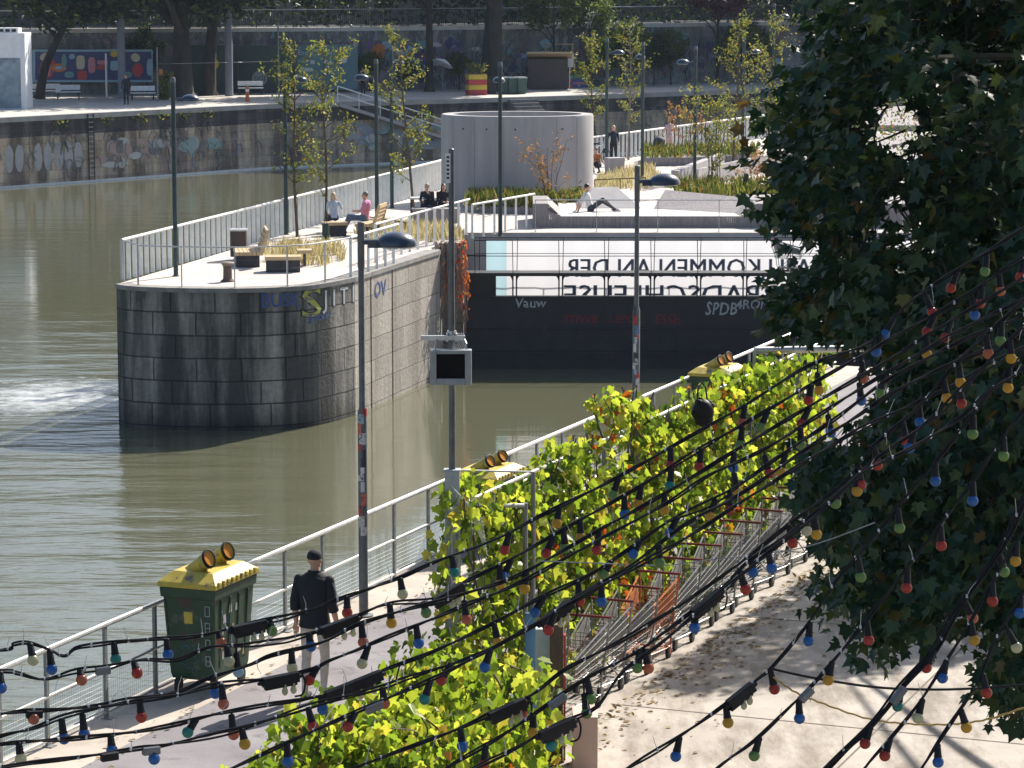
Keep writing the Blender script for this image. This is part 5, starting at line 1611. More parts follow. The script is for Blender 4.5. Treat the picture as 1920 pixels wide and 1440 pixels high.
# pram and bicycle behind the cylinder
q = G(1236, 300)
rt = thing('pram', 'dark pram with a grey hood on the path near the river railing', 'pram', q)
mb = MB(); mb.sphere(q + Vector((0, 0, .82)), (.26, .36, .22)); mb.build('hood', pm('grey hood cloth', (.06, .06, .07), (.12, .12, .13), 8, .8), rt, smooth=True)
mb = MB(); mb.box(q + Vector((0, -.05, .58)), (.42, .8, .22), taper=1.15); mb.box(q + Vector((0, -.1, .33)), (.4, .5, .12)); mb.build('basket', M['greycloth'], rt, bevel=.03)
mb = MB()
for s in (-1, 1): mb.tube([q + Vector((s * .22, -.4, .2)), q + Vector((s * .2, .1, .5)), q + Vector((s * .2, .5, 1.0))], .014, 6)
mb.tube([q + Vector((-.2, .5, 1.0)), q + Vector((.2, .5, 1.0))], .018, 6); mb.build('frame', M['dark'], rt)
for sx in (-1, 1):
    for sy in (-.4, .35):
        mb = MB(); mb.lathe([(.08, -.02), (.13, -.015), (.13, .015), (.08, .02)], Matrix.Translation(q + Vector((sx * .26, sy, .13))) @ Matrix.Rotation(R(90), 4, 'Y'), 14); mb.build('wheel', M['tyre'], rt)
q = G(1124, 312) + Vector((.0, .9, 0))
rt = thing('bicycle', 'bicycle leaning by the river railing beside the woman in dark clothes', 'bicycle', q)
for dx in (-.5, .5):
    mb = MB(); c = q + Vector((dx * .6, dx * .85, .34))
    dv = Vector((.577, .817, 0))
    pts = [c + dv * (.33 * math.cos(a)) + Vector((0, 0, .33 * math.sin(a))) for a in [i * math.pi / 12 for i in range(25)]]
    mb.tube(pts, .018, 6, cap=False)
    for k in range(8):
        a = k * math.pi / 4; mb.tube([c, c + dv * (.32 * math.cos(a)) + Vector((0, 0, .32 * math.sin(a)))], .003, 3)
    mb.build('wheel', M['tyre'], rt)
mb = MB(); f = lambda u, z: q + Vector((u * .577, u * .817, z))
for a, b in (((-.52, .34), (-.1, .3)), ((-.1, .3), (-.22, .85)), ((-.1, .3), (.38, .75)), ((-.2, .78), (.36, .82)), ((.34, .9), (.52, .34)), ((-.52, .34), (-.2, .78))): mb.tube([f(*a), f(*b)], .017, 6)
mb.tube([f(.34, .9) + Vector((-.22, .16, .08)), f(.34, .95), f(.34, .9) + Vector((.22, -.16, .08))], .014, 6); mb.build('frame', M['white'], rt)
mb = MB(); mb.box(f(-.23, .9), (.14, .25, .06), R(-35)); mb.build('saddle', M['black'], rt)

# ------------------------------------------------------------------ creeper at the lock corner
cp = G(845, 475); cp = Vector((-1.62, 87.9, 0))
rt = thing('creeper', 'autumn creeper hanging down the wall corner, brown above and bright red on the right', 'creeper', cp)
sb = MB(); lb = MB()
for k in range(130):
    x = rnd.uniform(A(816, 500, 87.6).x, A(874, 500, 87.6).x); y = 87.6 + rnd.uniform(-.1, .5)
    L = rnd.uniform(.9, 2.6) * (1.0 if x > -2.2 else .6); z0 = .1 + rnd.uniform(-.05, .12)
    pts = [Vector((x, y + .5, z0 - .02)), Vector((x, y + .1, z0)), Vector((x + rnd.uniform(-.06, .06), y, z0 - L * .3)), Vector((x + rnd.uniform(-.1, .1), y, z0 - L * .65)), Vector((x + rnd.uniform(-.14, .14), y, z0 - L))]
    sb.tube(pts, .012, 4)
    right_ = (x - A(816, 500, 87.6).x) / (A(874, 500, 87.6).x - A(816, 500, 87.6).x)
    nl_ = (int(22 * right_ ** 4) if rnd.random() < .55 else 1) + (2 if rnd.random() < .3 else 0)
    for q in range(nl_):
        f = rnd.random() ** .7; i = min(3, int(f * 4)); c = pts[i].lerp(pts[i + 1], f * 4 - i) + rv(.07)
        leaf(lb, c, Vector((rnd.uniform(-.4, .4), rnd.uniform(-.4, 0), -1)), Vector((rnd.uniform(-.5, .5), -1, .3)), rnd.uniform(.06, .13), OVAL, .3)
sb.build('stems', pm('dry vine stems', (.22, .16, .13), (.42, .33, .29), 9, .9), rt)
lb.build('leaves', leafmat('scarlet creeper', [(0, (.3, .05, .015)), (.5, (.55, .10, .02)), (.85, (.6, .2, .03)), (1, (.4, .25, .06))], .5), rt)
# ------------------------------------------------------------------ sprayed names on the pier
def wall_text(txt, px0, px1, ytop, ybot, mat, outline=None, name='graffiti', shear=0.0, bold=.012):
    a = None
    vs, fs, wd = text_polys(txt, 1.0, bold)
    hgt = max(v.y for v in vs); zlo = min(v.y for v in vs); hgt -= zlo
    for v in vs: v.y -= zlo
    arc = [0]
    ln_ = [Vector((p[0], p[1], 0)) for p in outl + [rwp(RWL)]]
    for p, q in zip(ln_[:-1], ln_[1:]): arc.append(arc[-1] + (q - p).length)
    def at(s):
        for i in range(len(ln_) - 1):
            if arc[i] <= s <= arc[i + 1]:
                f = (s - arc[i]) / max(1e-6, arc[i + 1] - arc[i]); d = (ln_[i + 1] - ln_[i]).normalized()
                return ln_[i].lerp(ln_[i + 1], f), Vector((d.y, -d.x, 0))
        return ln_[-1], Vector((0, -1, 0))
    def find(px):
        best = min(range(0, int(arc[-1] * 50)), key=lambda s: abs(proj(at(s / 50)[0] + Vector((0, 0, -.5)))[0] - px)); return best / 50
    s0, s1 = find(px0), find(px1)
    Yw = at((s0 + s1) / 2)[0].y
    zt, zb2 = A(960, ytop, Yw).z, A(960, ybot, Yw).z
    def make(grow, off, mt, nm):
        mb = MB(); out = []
        for v in vs:
            u = s0 + (s1 - s0) * (v.x / wd) + shear * (v.y / hgt)
            p, n_ = at(u); z = zb2 + (zt - zb2) * v.y / hgt
            out.append(p + n_ * off + Vector((0, 0, z + .03 * noise.noise(Vector((u * 3.1, z * 4, 2))))))
        mb.raw(out, fs); mb.build(nm, mt, PIER)
    if outline:
        vs, fs, wd0 = text_polys(txt, 1.0, bold + .03)
        z0_ = min(v.y for v in vs)
        for v in vs: v.x -= (wd0 - wd) / 2; v.y -= z0_ + .03
        make(0, .008, outline, name)
        vs, fs, _ = text_polys(txt, 1.0, bold)
        z0_ = min(v.y for v in vs)
        for v in vs: v.y -= z0_
    make(0, .012, mat, name)
bl = pm('blue wall spray', (.035, .07, .22), (.06, .11, .30), 6, .7); yl = pm('yellow wall spray', (.32, .32, .06), (.45, .45, .1), 6, .7)
wh = pm('pale wall spray', (.42, .43, .44), (.58, .6, .6), 6, .7); bk = pm('black wall spray', (.012, .014, .022), (.025, .028, .035), 6, .7); tq = pm('teal wall spray', (.12, .24, .22), (.2, .34, .31), 3, .8)
wall_text('BUSK', 491, 562, 549, 576, bl)
wall_text('S', 566, 602, 540, 594, yl, bk, bold=.0)
wall_text('J I T I', 604, 664, 540, 582, wh, bk, bold=.012)
wall_text('jor', 575, 622, 586, 604, bl)
wall_text('OV', 702, 724, 526, 556, bl)
mbt = MB()
for (p0, p1, ya, yb, s) in ((744, 774, 500, 540, tq),):
    pass
# ================================================================== far bank
def board(name, label, cat, px0, px1, ytop, ybot, mat, thick=.15, base=None, off=0.0):
    a, _ = (rwn(G((px0 + px1) / 2, ybot).x, off)) if base is None else (base, 0)
    Y = a.y
    l = A(px0, ybot, Y); r = A(px1, ybot, Y); t = A(px0, ytop, Y)
    rt = thing(name, label, cat, ((l.x + r.x) / 2, Y, max(0, l.z)))
    mb = MB(); mb.box(((l.x + r.x) / 2, Y, (max(0, l.z) + t.z) / 2), (r.x - l.x, thick, t.z - max(0, l.z)))
    mb.build('panel', mat, rt)
    return rt, Y
def Q(px, py, Y): p = A(px, py, Y); return Vector((p.x, Y, p.z))
flat = lambda n, c: pm(n, tuple(v * .9 for v in c), tuple(v * 1.08 for v in c), 3, .7)
mc = dict(navy=flat('mural navy', (.05, .06, .16)), red=flat('mural red', (.42, .05, .05)), pink=flat('mural pink', (.5, .2, .24)), sky=flat('mural sky', (.25, .4, .5)), cream=flat('mural cream', (.5, .45, .33)), teal=flat('mural teal', (.13, .28, .3)), yel=flat('mural yellow', (.55, .4, .05)), oran=flat('mural orange', (.5, .15, .04)))
ub = rwn(-26, 1.2)[0]
mu, Y = board('mural', 'long mural board with red, pink and blue shapes on the far bank', 'mural', 62, 287, 93, 154, mc['sky'], .12, base=ub)
mb = MB(); y2 = Y - .064
mb.face([Q(66, 150, y2), Q(284, 150, y2), Q(284, 97, y2), Q(66, 97, y2)]); mb.build('dark_ground', mc['navy'], mu)
def blob(px, py, w, h, rot, mat, k, n=14, pw=1.0):
    mb = MB(); pts = []
    for i in range(n):
        a = 2 * math.pi * i / n
        x = math.copysign(abs(math.cos(a)) ** pw, math.cos(a)) * w; y = math.copysign(abs(math.sin(a)) ** pw, math.sin(a)) * h
        pts.append(Q(px + x * math.cos(rot) - y * math.sin(rot), py + x * math.sin(rot) + y * math.cos(rot), Y - .068 - .004 * k))
    mb.face(pts[::-1]); mb.build('painted_shape', mc[mat], mu)
for i, s in enumerate([(88, 128, 14, 20, .3, 'red', .7), (90, 128, 5, 15, 0, 'pink', .5), (110, 127, 15, 8, 0, 'oran', 1), (110, 127, 7, 3, 0, 'sky', 1), (84, 106, 10, 7, -.4, 'cream', 1), (120, 115, 5, 14, 0, 'teal', 1), (151, 117, 8, 13, 0, 'cream', .5), (154, 141, 9, 9, 0, 'red', .5), (172, 122, 7, 15, 0, 'pink', .6), (192, 117, 10, 4, 0, 'pink', .5), (190, 126, 9, 4, 0, 'red', .5), (214, 101, 7, 6, 0, 'yel', 1), (215, 123, 8, 9, 0, 'sky', .4), (254, 108, 9, 8, .5, 'cream', 1), (258, 131, 10, 13, 0, 'red', 1), (281, 126, 6, 16, 0, 'sky', .7), (135, 106, 6, 5, 0, 'sky', 1), (240, 140, 8, 6, 0, 'teal', 1), (202, 140, 9, 7, 0, 'navy', 1), (130, 140, 9, 6, 0, 'teal', .8)]):
    blob(*s[:6], i, pw=s[6])
# white kiosk at the left edge
kb = G(24, 205); Yk = kb.y
kk = thing('kiosk', 'white boxy kiosk with a faded blue grey picture panel at the far left', 'kiosk', kb)
l = A(-60, 200, Yk); r = A(49, 200, Yk); tz = A(0, 62, Yk).z; mz = A(0, 107, Yk).z
mb = MB(); mb.box(((l.x + r.x) / 2, Yk + 1.2, tz / 2), (r.x - l.x, 2.4, tz)); mb.build('wall', pm('kiosk white', (.62, .64, .68), (.74, .76, .8), 2, .6), kk)
mb = MB(); mb.box(((l.x + r.x) / 2 - .12, Yk - .012, mz / 2), (r.x - l.x - .3, .02, mz - .1)); mb.build('picture_panel', pm('faded picture', (.10, .15, .2), (.32, .4, .46), .9, .6, spots=((.1, .13, .17), .8, .55)), kk)
rr = A(32, 60, Yk).x
mb = MB(); mb.box(((l.x + rr) / 2, Yk + 1.0, tz + .14), (rr - l.x, 1.2, .28)); rf = mb.build('roof_box', M['white'], kk)
mb = MB()
for k in range(6): mb.box((rr - .25 - k * .36, Yk + .39, tz + .14), (.24, .03, .16))
mb.build('window', M['dark'], rf)
# hoardings
gd = pm('dark green hoarding', (.025, .05, .045), (.045, .075, .065), 1, .7); tl = pm('teal hoarding', (.10, .19, .21), (.14, .24, .26), 1, .7)
h1, Y1 = board('hoarding', 'dark green hoarding with a yellow disc', 'hoarding', 352, 438, 84, 172, gd, .2, base=rwn(-20, 1.3)[0])
mb = MB(); cpt = Q(400, 120, Y1 - .12); mb.lathe([(.36, 0), (.36, .02)], Matrix.Translation(cpt) @ Matrix.Rotation(R(90), 4, 'X'), 20); mb.build('yellow_disc', mc['yel'], h1)
h2, Y2 = board('hoarding', 'dark green hoarding with a pale grey lettered disc', 'hoarding', 440, 553, 86, 170, gd, .2, base=rwn(-15, 1.2)[0])
mb = MB(); cpt = Q(487, 147, Y2 - .12); mb.lathe([(.5, 0), (.5, .02)], Matrix.Translation(cpt) @ Matrix.Rotation(R(90), 4, 'X'), 20); dsc = mb.build('grey_disc', flat('disc grey', (.22, .26, .26)), h2)
def plain_text(txt, px, py, hpx, Yv, mat, parent, nm='lettering'):
    vs, fs, wd = text_polys(txt, 1.0); hg = max(v.y for v in vs); o = Q(px, py, Yv); s = hpx * Yv / F / hg
    mb = MB(); mb.raw([Vector((o.x + v.x * s, Yv, o.z + v.y * s)) for v in vs], fs); mb.build(nm, mat, parent)
plain_text('SIGI', 476, 152, 9, Y2 - .145, gd, dsc)
h3, Y3 = board('hoarding', 'pale teal hoarding with white lines of text', 'hoarding', 555, 671, 84, 168, tl, .2, base=rwn(-11, 1.1)[0])
pale = flat('pale lettering', (.5, .58, .58))
plain_text('Endlich', 559, 103, 9, Y3 - .104, pale, h3); plain_text('mehr', 608, 103, 7, Y3 - .104, pale, h3); plain_text('mit', 559, 118, 8, Y3 - .104, pale, h3)
for k, (x0_, x1_, y_) in enumerate(((582, 590, 116), (559, 586, 130), (559, 576, 144), (608, 622, 116))):
    mb = MB(); mb.face([Q(x0_, y_ + 4, Y3 - .104), Q(x1_, y_ + 4, Y3 - .104), Q(x1_, y_ - 3, Y3 - .104), Q(x0_, y_ - 3, Y3 - .104)]); mb.build('text_line', pale, h3)
mb = MB(); cpt = Q(645, 113, Y3 - .12); mb.lathe([(.2, 0), (.2, .02)], Matrix.Translation(cpt) @ Matrix.Rotation(R(90), 4, 'X'), 16); mb.build('disc', pale, h3)
mb = MB(); rb = rwn(G(700, 170).x, .05)[0]
c = Q(700, 95, rb.y)
mb.extrude([c + Vector(v) for v in [(-.8, 0, -.1), (-.3, 0, .05), (.3, 0, .5), (.75, 0, .35), (.7, 0, -.5), (.1, 0, -.55), (-.1, 0, -.2)]], (0, -.02, 0))
mb.build('orange_graffiti', mc['oran'], RT)
grc = [mc['sky'], mc['cream'], mc['pink'], mc['teal'], mc['navy'], flat('graff violet', (.15, .1, .22)), flat('graff white', (.45, .46, .48))]
gb = [MB() for _ in grc]                          # sprayed strokes on the retaining wall and the quay wall
for k in range(420):
    x = rnd.uniform(-12, 18); base, an = rwn(x, .02)
    z = rnd.uniform(.3, 2.6); i = rnd.randrange(len(grc)); d = Vector((math.cos(an), math.sin(an), 0))
    p = base + Vector((0, 0, z)); n_ = Vector((math.sin(an), -math.cos(an), 0))
    pts = [p]
    for q in range(5): pts.append(pts[-1] + d * rnd.uniform(-.1, .32) + Vector((0, 0, rnd.uniform(-.4, .4))))
    for a, b in zip(pts[:-1], pts[1:]):
        a.z = max(.1, min(3.4, a.z)); b.z = max(.1, min(3.4, b.z)); gb[i].bar(a + n_ * .001 * i, b + n_ * .001 * i, .01, rnd.uniform(.08, .22), up=n_)
for i, b in enumerate(gb):
    if b.v: b.build('sprayed_strokes', grc[i], RT)
qc = [flat('quay spray %d' % i, c) for i, c in enumerate([(.37, .36, .37), (.28, .30, .36), (.37, .26, .24), (.24, .33, .33), (.16, .15, .16), (.46, .45, .44)])]
gb = [MB() for _ in qc]
def fq_at(x):
    for a, b in zip(FQ[:-1], FQ[1:]):
        if a[0] <= x <= b[0]:
            f = (x - a[0]) / (b[0] - a[0]); d = Vector((b[0] - a[0], b[1] - a[1], 0)).normalized()
            return Vector((x, a[1] + f * (b[1] - a[1]), 0)), d, Vector((d.y, -d.x, 0))
for k in range(230):
    x = rnd.choice([rnd.uniform(-32, -12), rnd.uniform(-26, -17), rnd.uniform(-12, 20)]); base, d, n_ = fq_at(x)
    if x > -12 or rnd.random() < .6:
        z = rnd.uniform(-3.2, -1.2); i = rnd.randrange(len(qc)); h = rnd.uniform(.5, 1.3); p = base + n_ * (.02 + .002 * i) + Vector((0, 0, z))
        w_ = rnd.uniform(.3, .6)
        pts = [p + d * (w_ * math.cos(a) * .8) + Vector((0, 0, h * .5 * math.sin(a))) for a in [q * .7 + rnd.uniform(-.2, .2) for q in range(rnd.choice([4, 6, 9]))]]
        for a, b in zip(pts[:-1], pts[1:]): gb[i].bar(a, b, .006, rnd.uniform(.05, .12), up=n_)
for i, b in enumerate(gb):
    if b.v: b.build('sprayed_strokes', qc[i], FW)
pb = [MB() for _ in qc]                           # big painted patches and bubble letters
def wall_blob(mb, x, z, w, h, off, lumps=9):
    base, d, n_ = fq_at(x); pts = []
    for q in range(18):
        a = 2 * math.pi * q / 18; k = 1 + .22 * noise.noise(Vector((math.cos(a) * 2 + x, math.sin(a) * 2 + z, lumps)))
        pts.append(base + n_ * off + d * (w * k * math.cos(a)) + Vector((0, 0, max(WATER + .25, min(-1.15, z + h * k * math.sin(a))))))
    mb.face(pts)
for k, px_ in enumerate((12, 28, 58, 74, 92, 108, 124)): wall_blob(pb[0], G(px_, 222).x, -2.25, .30, .75, .008 + .001 * k)
for k in range(16): wall_blob(pb[(2, 2, 4, 5)[k % 4]], G(rnd.uniform(170, 255), 215).x, rnd.uniform(-3.0, -1.7), rnd.uniform(.25, .9), rnd.uniform(.15, .4), .008 + .001 * k)
for k in range(14): wall_blob(pb[(3, 0, 3, 4)[k % 4]], G(rnd.uniform(285, 400), 208).x, rnd.uniform(-2.6, -1.7), rnd.uniform(.2, .7), rnd.uniform(.15, .4), .008 + .001 * k)
for k in range(40): wall_blob(pb[(1, 5, 1, 0, 3)[k % 5]], rnd.uniform(-10, -3), rnd.uniform(-2.8, -1.2), rnd.uniform(.15, .6), rnd.uniform(.1, .4), .008 + .0006 * k)
for i, b in enumerate(pb):
    if b.v: b.build('painted_patches', qc[i], FW)
pb = [MB() for _ in grc]
for k in range(90):
    x = rnd.uniform(-11, 19) if k > 30 else rnd.uniform(-9.5, -3.5); base, an = rwn(x, .012 + .0006 * k); d = Vector((math.cos(an), math.sin(an), 0)); i = rnd.choice([0, 0, 6, 6, 3, 4, 5, 5]); z = rnd.uniform(1.2, 3.2); w_ = rnd.uniform(.15, .5); h_ = rnd.uniform(.12, .4)
    pb[i].face([base + d * (w_ * math.cos(a) * (1 + .25 * math.sin(3 * a + k))) + Vector((0, 0, z + h_ * math.sin(a))) for a in [q * math.pi / 7 for q in range(14)]])
for i, b in enumerate(pb):
    if b.v: b.build('painted_patches', grc[i], RT)
lx, d, n_ = fq_at(-23.6)
ld = thing('quay_ladder', 'dark iron ladder set in the far quay wall', 'ladder', lx)
mb = MB()
for s in (-.2, .2): mb.bar(lx + d * s + n_ * .1 + Vector((0, 0, 0)), lx + d * s + n_ * .1 + Vector((0, 0, WATER)), .06)
mb.build('rail', M['dark'], ld)
mb = MB()
for k in range(14): mb.bar(lx - d * .2 + n_ * .1 + Vector((0, 0, -.2 - k * .27)), lx + d * .2 + n_ * .1 + Vector((0, 0, -.2 - k * .27)), .03)
mb.build('rung', M['galv'], ld)
# tufts on the quay wall top
mb = MB()
for x in (-25, -22.8, -21.2, -20, -19, -17.8, -13):
    b, d, n_ = fq_at(x)
    for q in range(22): leaf(mb, b + d * rnd.uniform(-.5, .5) + n_ * .1 + Vector((0, 0, -.25 + rnd.uniform(-.35, .1))), rv(), rv(), .2, OVAL)
tag(mb.build('wall_weeds', M['young']), 'yellowish weeds sprouting from the top of the far quay wall', 'weeds', kind='stuff')
# stairs and ramp rail on the far quay
s0, d, n_ = fq_at(-.2)
st_ = thing('stairs', 'dark stone steps let into the far quay wall', 'stairs', s0)
mb = MB()
for k in range(5): mb.box(s0 + n_ * (.2 + .3 * k) + d * .9 + Vector((0, 0, -.12 - .2 * k - 1.6)), (2.0, .3, 3.2), math.atan2(d.y, d.x))
mb.build('steps', pm('step stone', (.12, .11, .11), (.2, .19, .18), 2, .9), st_)
ra, _, nn = fq_at(-10.6); rb, _, _ = fq_at(-4.4)
rr_ = thing('quay_ramp_railing', 'pale handrail sloping down the far quay wall behind the lamps', 'railing', ra)
mb = MB()
for z in (1.0, .55): mb.tube([ra + nn * .3 + Vector((0, 0, z)), rb + nn * .3 + Vector((0, 0, z - 2.2))], .04, 6)
for k in range(6): p = ra.lerp(rb, k / 5) + nn * .3 + Vector((0, 0, -2.2 * k / 5)); mb.bar(p, p + Vector((0, 0, 1.0)), .05)
mb.build('handrail', M['railbar'], rr_)
mb = MB(); mb.extrude([ra, ra + nn * .6, rb + nn * .6 + Vector((0, 0, -2.2)), rb + Vector((0, 0, -2.2))], (0, 0, -.2)); mb.build('ramp', M['concrete'], rr_)
# upper street fence
fl_ = offset2(RWN, .35); fpt = [Vector((p[0], p[1], 4.15)) for p in fl_]
fe = thing('street_fence', 'long dark mesh fence along the upper street', 'fence', fpt[1])
mb = MB(); mb.tube([p + Vector((0, 0, 1.15)) for p in fpt], .035, 6); mb.tube([p + Vector((0, 0, .08)) for p in fpt], .025, 6); mb.build('top_rail', M['galv'], fe)
mb = MB(); k = 0
for a, b in zip(fpt[:-1], fpt[1:]):
    L = (b - a).length
    if a.x < -60 or a.x > 40: continue
    for q in range(int(L / 2.4)):
        p = a.lerp(b, q * 2.4 / L); pm_ = MB(); pm_.bar(p, p + Vector((0, 0, 1.13)), .06); pm_.build('post', M['dark'], fe)
    nseg = int(L / .14)
    for q in range(nseg):
        p = a.lerp(b, q / nseg); mb.bar(p + Vector((0, 0, .1)), p + Vector((0, 0, 1.12)), .03, .03)
mb.build('mesh_panel', pm('dark green mesh', (.02, .035, .03), (.035, .055, .045), 2, .6), fe)
# pylons, thin masts
def mast(px, yb, yt, w_, label, mat, name='pylon', cat='pylon', lampy=None):
    q = G(px, yb); zt = A(px, yt, q.y).z; mb = MB()
    mb.lathe([(w_ * 1.15, 0), (w_, .2), (w_, zt - .1), (w_ * .9, zt)], Matrix.Translation(q), 12)
    return tag(mb.build(name, mat, loc=q, smooth=True), label, cat)
pg = pm('grey pylon', (.16, .17, .2), (.22, .23, .26), 2, .7)
mast(229, 185, 26, .24, 'thick grey round pylon in front of the mural', pg); mast(430, 180, 8, .24, 'thick grey round pylon between the two dark green hoardings', pg)
mast(296, 190, 88, .05, 'thin grey mast with a line attached, right of the mural', M['galvdull'], 'mast', 'mast'); mast(523, 182, 42, .05, 'thin dark mast in front of the lettered disc hoarding', M['galvdull'], 'mast', 'mast'); mast(200, 182, 100, .06, 'thin pale mast standing in front of the middle of the mural', M['white'], 'mast', 'mast')
ma, mb_ = A(296, 120, G(296, 190).y), A(523, 115, G(523, 182).y)
mb = MB(); mb.tube([ma, mb_], .012, 4); tag(mb.build('cord', M['galv']), 'thin pale cord strung between masts on the far promenade', 'cord')
q = A(301, 135, G(296, 190).y); mb = MB(); mb.lathe([(.05, -.2), (.12, -.14), (.13, .14), (.05, .2)], Matrix.Translation(q), 12); tag(mb.build('lantern', mc['oran'], loc=q, smooth=True), 'orange paper lantern hanging right of the mural', 'lantern')
# benches, bins, planters
def far_bench(px, py, wid, label, rot=0.2):
    q = G(px, py); rt = thing('bench', label, 'bench', q, 'simple benches on the far promenade')
    T = Matrix.Rotation(rot, 4, 'Z')
    mb = MB(); mb.box(q + Vector((0, 0, .45)), (wid, .4, .06), rot); mb.build('seat', M['railbar'], rt)
    mb = MB(); mb.box(q + T @ Vector((0, .2, .72)), (wid, .05, .3), rot); mb.build('backrest', M['railbar'], rt)
    for s in (-1, 1):
        mb = MB(); mb.box(q + T @ Vector((s * (wid / 2 - .1), 0, .21)), (.06, .36, .42), rot); mb.build('leg', M['dark'], rt)
far_bench(268, 188, 1.5, 'pale bench right of the standing man on the far promenade'); far_bench(80, 184, 2.2, 'sunlit pale bench right of the white kiosk'); far_bench(128, 186, 1.5, 'pale bench below the middle of the mural'); far_bench(470, 178, 1.6, 'pale bench in front of the lettered disc hoarding')
q = G(464, 191); rt = thing('bollard', 'red and white marker bollard standing on the far quay', 'bollard', q)
mb = MB(); mb.lathe([(.14, 0), (.14, .2), (.11, .25), (.11, .85), (.06, .95)], Matrix.Translation(q), 12); mb.build('post', mc['oran'], rt, smooth=True)
mb = MB(); mb.lathe([(.115, .62), (.115, .76)], Matrix.Translation(q), 12); mb.build('band', M['white'], rt)
q = G(312, 187); young_tree(q, 1.6, .6, .1, 500, 'rounded dark green bush beside the thin mast on the far bank', 'farleaf0' if 'farleaf0' in M else 'young', (.2, .35), 5, group=None)
def wheelie(px, py, label, mat, lid):
    q = G(px, py); rt = thing('wheelie_bin', label, 'bin', q, 'wheelie bins on the far promenade')
    mb = MB(); mb.box(q + Vector((0, 0, .52)), (.56, .6, .95), .3, taper=1.12); mb.build('body', mat, rt, bevel=.02)
    mb = MB(); mb.box(q + Vector((0, 0, 1.04)), (.68, .74, .09), .3, taper=.85); mb.build('lid', lid, rt, bevel=.02)
    mb = MB(); mb.tube([q + Vector((-.3, .3, .1)), q + Vector((.3, .3, .1))], .1, 10); mb.build('wheels', M['tyre'], rt)
gl = pm('pale bin lid', (.3, .33, .34), (.42, .45, .46), 3, .5); bg_ = pm('bin green', (.03, .07, .06), (.05, .1, .08), 3, .6)
for px_, l, m1, m2 in ((920, 'black wheelie bin, leftmost of the bin row', M['dark'], M['dark']), (943, 'green wheelie bin beside the black one', bg_, gl), (960, 'green wheelie bin with a pale lid in the middle of the bin row', bg_, gl), (977, 'green wheelie bin, rightmost of the bin row', bg_, gl)): wheelie(px_, 176, l, m1, m2)
def crate(px, py, w_, h, label, mats, rot=.3):
    q = G(px, py); rt = thing('planter_box', label, 'planter', q, 'painted planter boxes on the far promenade')
    for k, mt in enumerate(mats):
        mb = MB(); hh = h / len(mats); mb.box(q + Vector((0, 0, hh * (k + .5))), (w_, .8, hh - .02), rot); mb.build('plank', mt, rt)
    mb = MB(); mb.box(q + Vector((0, 0, h + .02)), (w_ - .1, .7, .04), rot); sb_ = mb.build('soil', M['soil'], rt)
    mb = MB()
    for j in range(120): leaf(mb, q + Vector((rnd.uniform(-w_ / 2, w_ / 2), rnd.uniform(-.3, .3), h + rnd.uniform(0, .6))), rv() + Vector((0, 0, .7)), rv(), rnd.uniform(.15, .3), OVAL)
    mb.build('plants', M['young'], rt)
grn = flat('crate green', (.1, .25, .08)); blu = flat('crate blue', (.07, .1, .3))
crate(893, 178, 1.2, 1.3, 'tall red and yellow planter box left of the wheelie bins', [mc['red'], mc['yel'], mc['red'], mc['yel']])
crate(1018, 166, 1.5, .8, 'planter box of rainbow planks right of the wheelie bins', [mc['yel'], mc['red'], blu, grn])
crate(1050, 165, 1.5, .8, 'planter box with blue and orange planks', [mc['oran'], blu, mc['red'], mc['teal']])
crate(1080, 164, 1.4, .8, 'planter box of violet, green and yellow planks, rightmost of the painted boxes', [blu, mc['pink'], blu, grn])
q = rwn(G(830, 172).x, 4)[0]; rt = thing('parasol', 'tilted white parasol catching the sun on the far bank', 'parasol', q)
pc = A(830, 120, q.y); tz = pc.z
mb = MB(); Mp = Matrix.Translation(Vector((pc.x, q.y, tz))) @ Matrix.Rotation(R(24), 4, 'Y') @ Matrix.Rotation(R(-14), 4, 'X')
mb.lathe([(.75, 0), (.72, .03), (.4, .2), (.02, .34)], Mp, 8); mb.build('canopy', M['white'], rt)
mb = MB(); mb.tube([Vector((pc.x, q.y, 0)), Vector((pc.x, q.y, tz + .2))], .03, 8); mb.build('pole', M['galvdull'], rt)
q = rwn(G(960, 165).x, 2.0)[0]
sh = thing('garden_hut', 'small dark garden hut with a pale roof panel by the big trunk', 'hut', q)
mb = MB(); mb.box(q + Vector((1.5, 0, 1.0)), (2.6, 1.2, 2.0)); mb.build('wall', M['bin'], sh)
mb = MB(); mb.box(q + Vector((1.6, -.3, 2.2)), (3.0, 2.0, .12), M=Matrix.Rotation(R(-14), 4, 'X')); mb.build('roof', M['timber'], sh)

# ------------------------------------------------------------------ far trees
M['farleaf0'] = leafmat('far dark leaf', [(0, (.010, .028, .010)), (.5, (.025, .055, .016)), (.85, (.07, .11, .025)), (1, (.18, .22, .05))], .4, .5)
M['farleaf1'] = leafmat('far green leaf', [(0, (.05, .09, .02)), (.6, (.11, .16, .035)), (1, (.22, .24, .05))], .5, .5)
M['farleaf2'] = leafmat('copper leaf', [(0, (.05, .012, .02)), (.6, (.12, .03, .045)), (1, (.2, .07, .08))], .35, .5)
def crown_mesh(name, mat, rx, rz, n, size, holes=.0, seed=0, drop=0.0):
    mb = MB()
    cl_ = [(rv(), rnd.uniform(.25, .5)) for _ in range(26)]
    for k in range(n):
        v, s = rnd.choice(cl_)
        c = v * .72 + rv(rnd.random() ** .5 * s)
        p = Vector((c.x * rx, c.y * rx, c.z * rz))
        leaf(mb, p, rv(), rv(), rnd.uniform(size * .6, size * 1.4), OVAL, .3)
    me_o = mb.build(name, mat)
    return me_o
